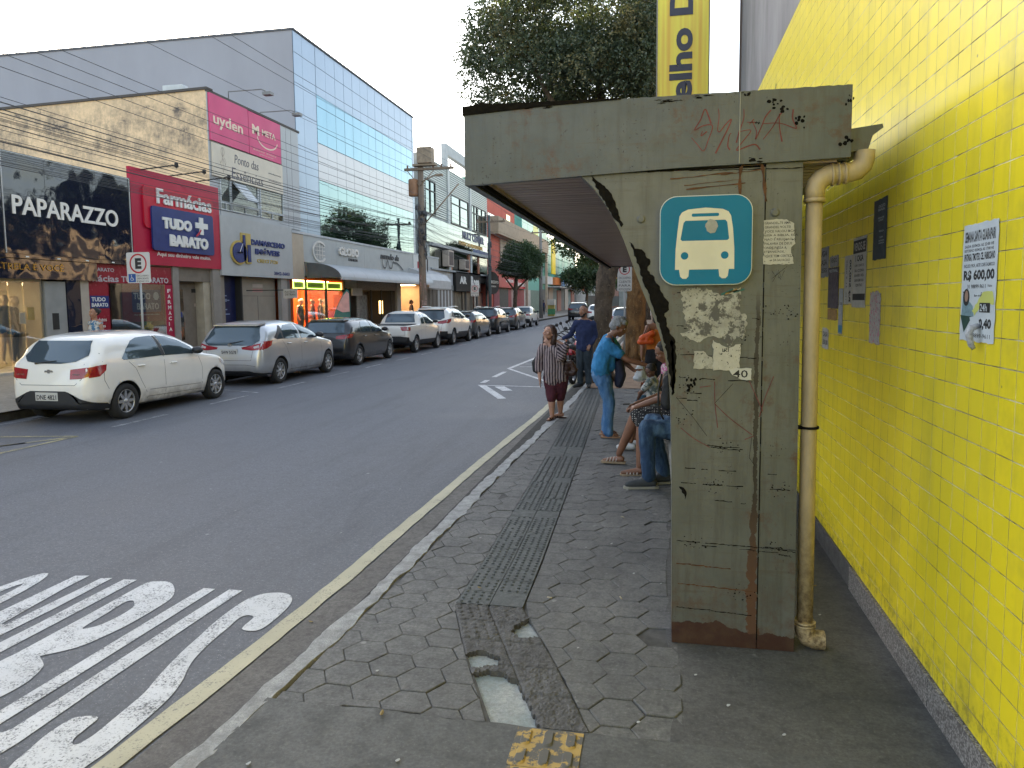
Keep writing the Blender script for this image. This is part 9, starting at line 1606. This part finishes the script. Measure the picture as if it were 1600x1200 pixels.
# ---- regulation signs
M_sw = M('sign_face_white', (.55, .53, .50), .5, var=.08); M_sr = M('sign_ring_red', (.45, .02, .03), .5); M_sk = M('sign_black', (.02, .02, .02), .5); M_sb = M('sign_blue_small', (.02, .08, .28), .5); M_galv = M('galvanised', (.34, .34, .33), .5, metal=.4)
def e_sign(x, y, z0, z1, w, zg, label, lines, wheel_=False, tilt=0.0):
    o = thing('parking_sign', label, 'road sign', (x, y, zg)); q = MB(); q.tube([(x, y+.03, zg), (x, y+.03, z1-.05)], .025, 10); q.build('post', M_galv, o)
    q = MB(); q.prism(rrect(x-w/2, x+w/2, z0, z1, .04), lambda u, v, w_: (u, y-.012+w_, v), .012); pl = q.build('plate', M_sw, o); cz = z1-w*.42; R0 = w*.37; f = lambda u, v, w_: (u, y-.013-w_, v)
    q = MB(); ring(q, x, cz, R0, R0, w*.06, f, .002); q.build('red_ring', M_sr, pl)
    q = MB(); text(q, 'E', f, x-w*.13, x+w*.14, cz-w*.20, cz+w*.20, .002, 0, .06)
    n = len(lines); h = (cz-R0-z0-.03)
    for i, s in enumerate(lines): text(q, s, f, x-w*.40+(w*.32 if wheel_ else 0), x+w*.42, z0+.02+h*(n-1-i)/n, z0+.02+h*(n-1-i+.6)/n, .002, 0, .0)
    q.build('lettering', M_sk, pl)
    if wheel_:
        q = MB(); q.box(x-w*.44, x-w*.13, y-.015, y-.0125, z0+.02, z0+.02+w*.31); b = q.build('blue_square', M_sb, pl); q = MB(); g = lambda u, v, w_: (x-w*.29+u*w*.31, y-.0155-w_, z0+.02+w*.155+v*w*.31)
        ring(q, -.02, -.12, .2, .2, .05, g, .001); stroke(q, [(-.05, .28), (-.04, .0), (.14, .0), (.24, -.26)], .07, g, .0015); q.prism(ell(-.05, .34, .06, .06, 10), lambda u, v, w_: g(u, v, w_*.002), 1); q.build('wheelchair_symbol', M_sw, b)
    return o
e_sign(-11.2, 14.05, 2.31, 2.98, .58, .10, 'white E parking sign with a small blue wheelchair square, above the white hatchback', ['EXCLUSIVO', 'DEFICIENTE', 'FISICO'], True)
e_sign(-11.0, 42.9, 2.12, 2.80, .50, .08, 'white E parking sign far down the left kerb in front of the red shop sign', ['ROTATIVO', '2 H'])
e_sign(-.86, 18.6, 2.05, 2.75, .36, 0, 'white E parking sign between the two big trunks at the right kerb', ['EXCLUSIVO', 'CLIENTE', 'PARA', 'MOTOCICLETAS'])
q = MB(); q.box(-13.05, -12.52, 23.62, 23.66, 2.0, 2.33); ns_ = q.build('hanging_sign', K('sign_cream2', (.50, .44, .36), .6), None, 'small cream hanging board beside the pale grey sign', 'sign'); q = MB(); text(q, 'Auto Escola', fYn(23.618), -13.0, -12.6, 2.20, 2.27, .002); text(q, 'DETRAN', fYn(23.618), -12.98, -12.6, 2.10, 2.17, .002); q.build('lettering', M_sk, ns_); q = MB(); q.box(-14.5, -13.05, 23.63, 23.65, 2.28, 2.31); q.build('bracket', M_dk, ns_)
ff_ = thing('feather_flag', 'teal and pale pink feather flag standing in front of the orange shop window', 'flag', (-12.62, 28.3, .2)); q = MB(); q.tube([(-12.60, 28.3, .2), (-12.60, 28.3, 1.8), (-12.64, 28.3, 2.3), (-12.74, 28.3, 2.43)], .014, 6); q.lathe([(.22, 0), (.22, .04), (.02, .06), (.001, .06)], (-12.60, 28.3, .17), 'Z', 14); q.build('flag_pole', M_dk, ff_)
q = MB(); q.prism([(-12.62, .95), (-13.42, .95), (-13.30, 1.45), (-13.12, 1.85), (-12.92, 2.2), (-12.76, 2.38), (-12.65, 2.3), (-12.62, 1.9)], lambda u, v, w: (u, 28.29+w+.03*math.sin(v*4), v), .006, 0); fb = q.build('flag_cloth', K('flag_teal', (.06, .22, .20), .8, var=.3), ff_)
q = MB(); q.sheet([(-12.64, 1.45), (-12.95, 1.42), (-13.22, 1.55), (-13.1, 1.82), (-12.92, 2.12), (-12.76, 2.3), (-12.66, 2.2)], lambda u, v, w: (u, 28.284+.03*math.sin(v*4), v)); q.build('flag_panel', K('flag_pink', (.58, .42, .40), .8, var=.2, scale=5), fb)
ks = thing('vending_kiosk', 'narrow yellow and green kiosk box on the far left pavement', 'kiosk', (-11.4, 78, .1)); q = MB(); q.bbox(-11.8, -11.1, 77.6, 78.4, .1, 1.3, .03); q.build('body', K('kiosk_yellow', (.36, .30, .08), .5, var=.3), ks); q = MB(); q.bbox(-11.85, -11.05, 77.55, 78.45, 1.3, 1.9, .03); q.build('head_panel', K('kiosk_pale', (.5, .48, .42), .5), ks); q = MB(); q.box(-11.8, -11.0, 77.57, 77.6, .3, .9); q.build('front_panel', K('kiosk_green', (.08, .25, .12), .5), ks)
tl3 = thing('traffic_light', 'traffic light with amber backboards far down the right side, behind the man in navy', 'traffic light', (-3.0, 90, 0)); q = MB(); q.tube([(-3.0, 90, 0), (-3.0, 90, 5.6), (-5.0, 90, 5.9)], .08, 8); q.build('post', M_galv, tl3)
for x, z in ((-5.2, 4.4), (-3.0, 3.4)): q = MB(); q.bbox(x-.6, x+.6, 89.85, 89.9, z, z+1.5, .02); b_ = q.build('backboard', K('amber_board', (.75, .42, .03), .5), tl3); q = MB(); q.bbox(x-.22, x+.22, 89.6, 89.84, z+.1, z+1.4, .03); [q.lathe([(.001, -.02), (.13, 0), (.13, .05)], (x, 89.58, z+.32+.42*k), 'Y', 12, 1) for k in range(3)]; q.build('lamp_housing', [M_dk, K('lens_dark', (.12, .03, .02), .3)], b_)
# far hanging clutter: shop signs on the right under the trees
q = MB(); q.box(-.6, .4, 24.6, 24.7, 2.1, 2.7); q.build('hanging_sign', K('sign_yellow_black', (.55, .40, .03), .5, var=.6, scale=6), None, 'small yellow and black sign hanging beside the sunlight tinted trunk', 'sign')
q = MB(); q.tube([(-.12, 13.3, 0), (-.12, 13.3, 2.5)], .022, 8); q.build('thin_post', K('post_pinkish', (.40, .30, .26), .6), None, 'thin pale post standing behind the woman with the orange bag', 'post')
# ---- litter scattered over the pavement and road
rr = random.Random(33); M_lt = [M('litter_white', (.36, .36, .34), .8), M('litter_leaf', (.28, .20, .07), .8, var=.4), M('litter_butt', (.45, .38, .26), .8)]
PT = [(-1.12, 4.35, 1), (-.66, 4.25, 2), (-.2, 4.35, 2), (-.52, 5.2, 0), (-.35, 5.4, 0), (-1.35, 3.3, 0), (-1.2, 2.92, 1), (.2, 3.55, 0), (.35, 3.3, 0), (.55, 3.05, 0), (.72, 2.72, 1), (.63, 2.55, 0), (.93, 2.6, 1), (.8, 2.35, 1), (.28, 2.6, 2), (.55, 2.75, 0), (1.0, 4.8, 1), (.95, 4.3, 0), (-1.4, 4.1, 0), (-1.35, 5.3, 0), (-.3, 6.0, 2), (-.15, 4.8, 0), (.0, 4.6, 0), (-1.6, 2.5, 0), (-1.0, 2.6, 0), (.15, 2.75, 0), (-.05, 3.1, 0), (-.4, 3.7, 0), (-1.0, 6.2, 0), (-.7, 7.6, 0), (-.3, 6.9, 0), (-2.05, 3.9, 1), (-2.6, 5.6, 0), (-3.4, 5.2, 0), (-3.8, 6.8, 0), (-5.2, 7.4, 0), (-6.0, 9.0, 0), (-2.9, 9.2, 0), (-4.6, 11, 0), (-2.6, 7.0, 0)]
for x, y, k in PT:
    x += rr.uniform(-.03, .03); y += rr.uniform(-.05, .05); z = -.094 if x < -1.95 else .012; a = rr.uniform(0, 3.14); q = MB()
    if k == 0: s = rr.uniform(.005, .011); q.prism([(s*rr.uniform(.6, 1.3)*math.cos(j*1.05), s*rr.uniform(.6, 1.3)*math.sin(j*1.05)) for j in range(6)], lambda u, v, w: (x+u, y+v, z+w+u*.3), .002)
    elif k == 1: s = rr.uniform(.016, .026); q.prism([(-s, 0), (-.4*s, .35*s), (.3*s, .4*s), (s, .05*s), (.4*s, -.3*s), (-.5*s, -.3*s)], lambda u, v, w: (x+u*math.cos(a)-v*math.sin(a), y+u*math.sin(a)+v*math.cos(a), z+.004+w+8*u*u), .0015)
    else: q.tube([(x-.015*math.cos(a), y-.015*math.sin(a), z+.004), (x+.015*math.cos(a), y+.015*math.sin(a), z+.004)], .0042, 6)
    q.build('litter', M_lt[k], None, ('tiny white scrap of litter lying on the ground', 'dry brownish leaf lying on the pavement', 'cigarette butt lying on the pavement')[k], ('litter', 'leaf', 'cigarette butt')[k], ('white litter scraps', 'fallen leaves', 'cigarette butts')[k])

# ---- parts that come out of one loop but are separate pieces: split them into objects of their own
KEEP = ('letter', 'graffiti', 'scratch', 'flak', 'rust', 'crown', 'marking', 'line', 'hatch', 'pavement', 'strip', 'cladding', 'band', 'grid', 'badge', 'gap', 'print', 'eye', 'pupil', 'lips', 'beard', 'hair', 'scribble', 'seam', 'tile', 'emblem', 'symbol', 'slogan', 'painted', 'kerb', 'body', 'rim', 'poster', 'soffit', 'skirting', 'bundle', 'bill', 'sole', 'sandal', 'frame', 'wheel', 'joint', 'fork', 'engine', 'litter', 'scrap', 'leaflet', 'tyre')
for ob in [o for o in COL.objects if o.type == 'MESH' and not any(k in o.name for k in KEEP) and 16 <= len(o.data.vertices) < 1500 and not o.children]:
    me = ob.data; n = len(me.vertices); par = list(range(n))
    def fd(a):
        while par[a] != a: par[a] = par[par[a]]; a = par[a]
        return a
    for e in me.edges: a, b = fd(e.vertices[0]), fd(e.vertices[1]); par[a] = b
    isl = {}
    for v in me.vertices: isl.setdefault(fd(v.index), []).append(v.index)
    if not 2 <= len(isl) <= 40: continue
    G_ = []
    for ids in isl.values():
        P = np.array([me.vertices[i].co for i in ids]); lo, hi = P.min(0)-.012, P.max(0)+.012; st_ = set(ids); keep = []
        for g in G_:
            if (lo <= g[1]).all() and (hi >= g[0]).all(): lo, hi = np.minimum(lo, g[0]), np.maximum(hi, g[1]); st_ |= g[2]
            else: keep.append(g)
        G_ = keep+[(lo, hi, st_)]
    if len(G_) < 2: continue
    for k, (lo, hi, ids) in enumerate(G_):
        ix = sorted(ids); mp = {a: b for b, a in enumerate(ix)}; ps = [p for p in me.polygons if p.vertices[0] in ids]; nm = bpy.data.meshes.new(me.name)
        nm.from_pydata([me.vertices[i].co[:] for i in ix], [], [[mp[v] for v in p.vertices] for p in ps]); [nm.materials.append(m) for m in me.materials]
        nm.polygons.foreach_set('material_index', [p.material_index for p in ps]); nm.polygons.foreach_set('use_smooth', [p.use_smooth for p in ps]); nm.update()
        c = ob.copy(); c.data = nm; COL.objects.link(c)
    bpy.data.objects.remove(ob)
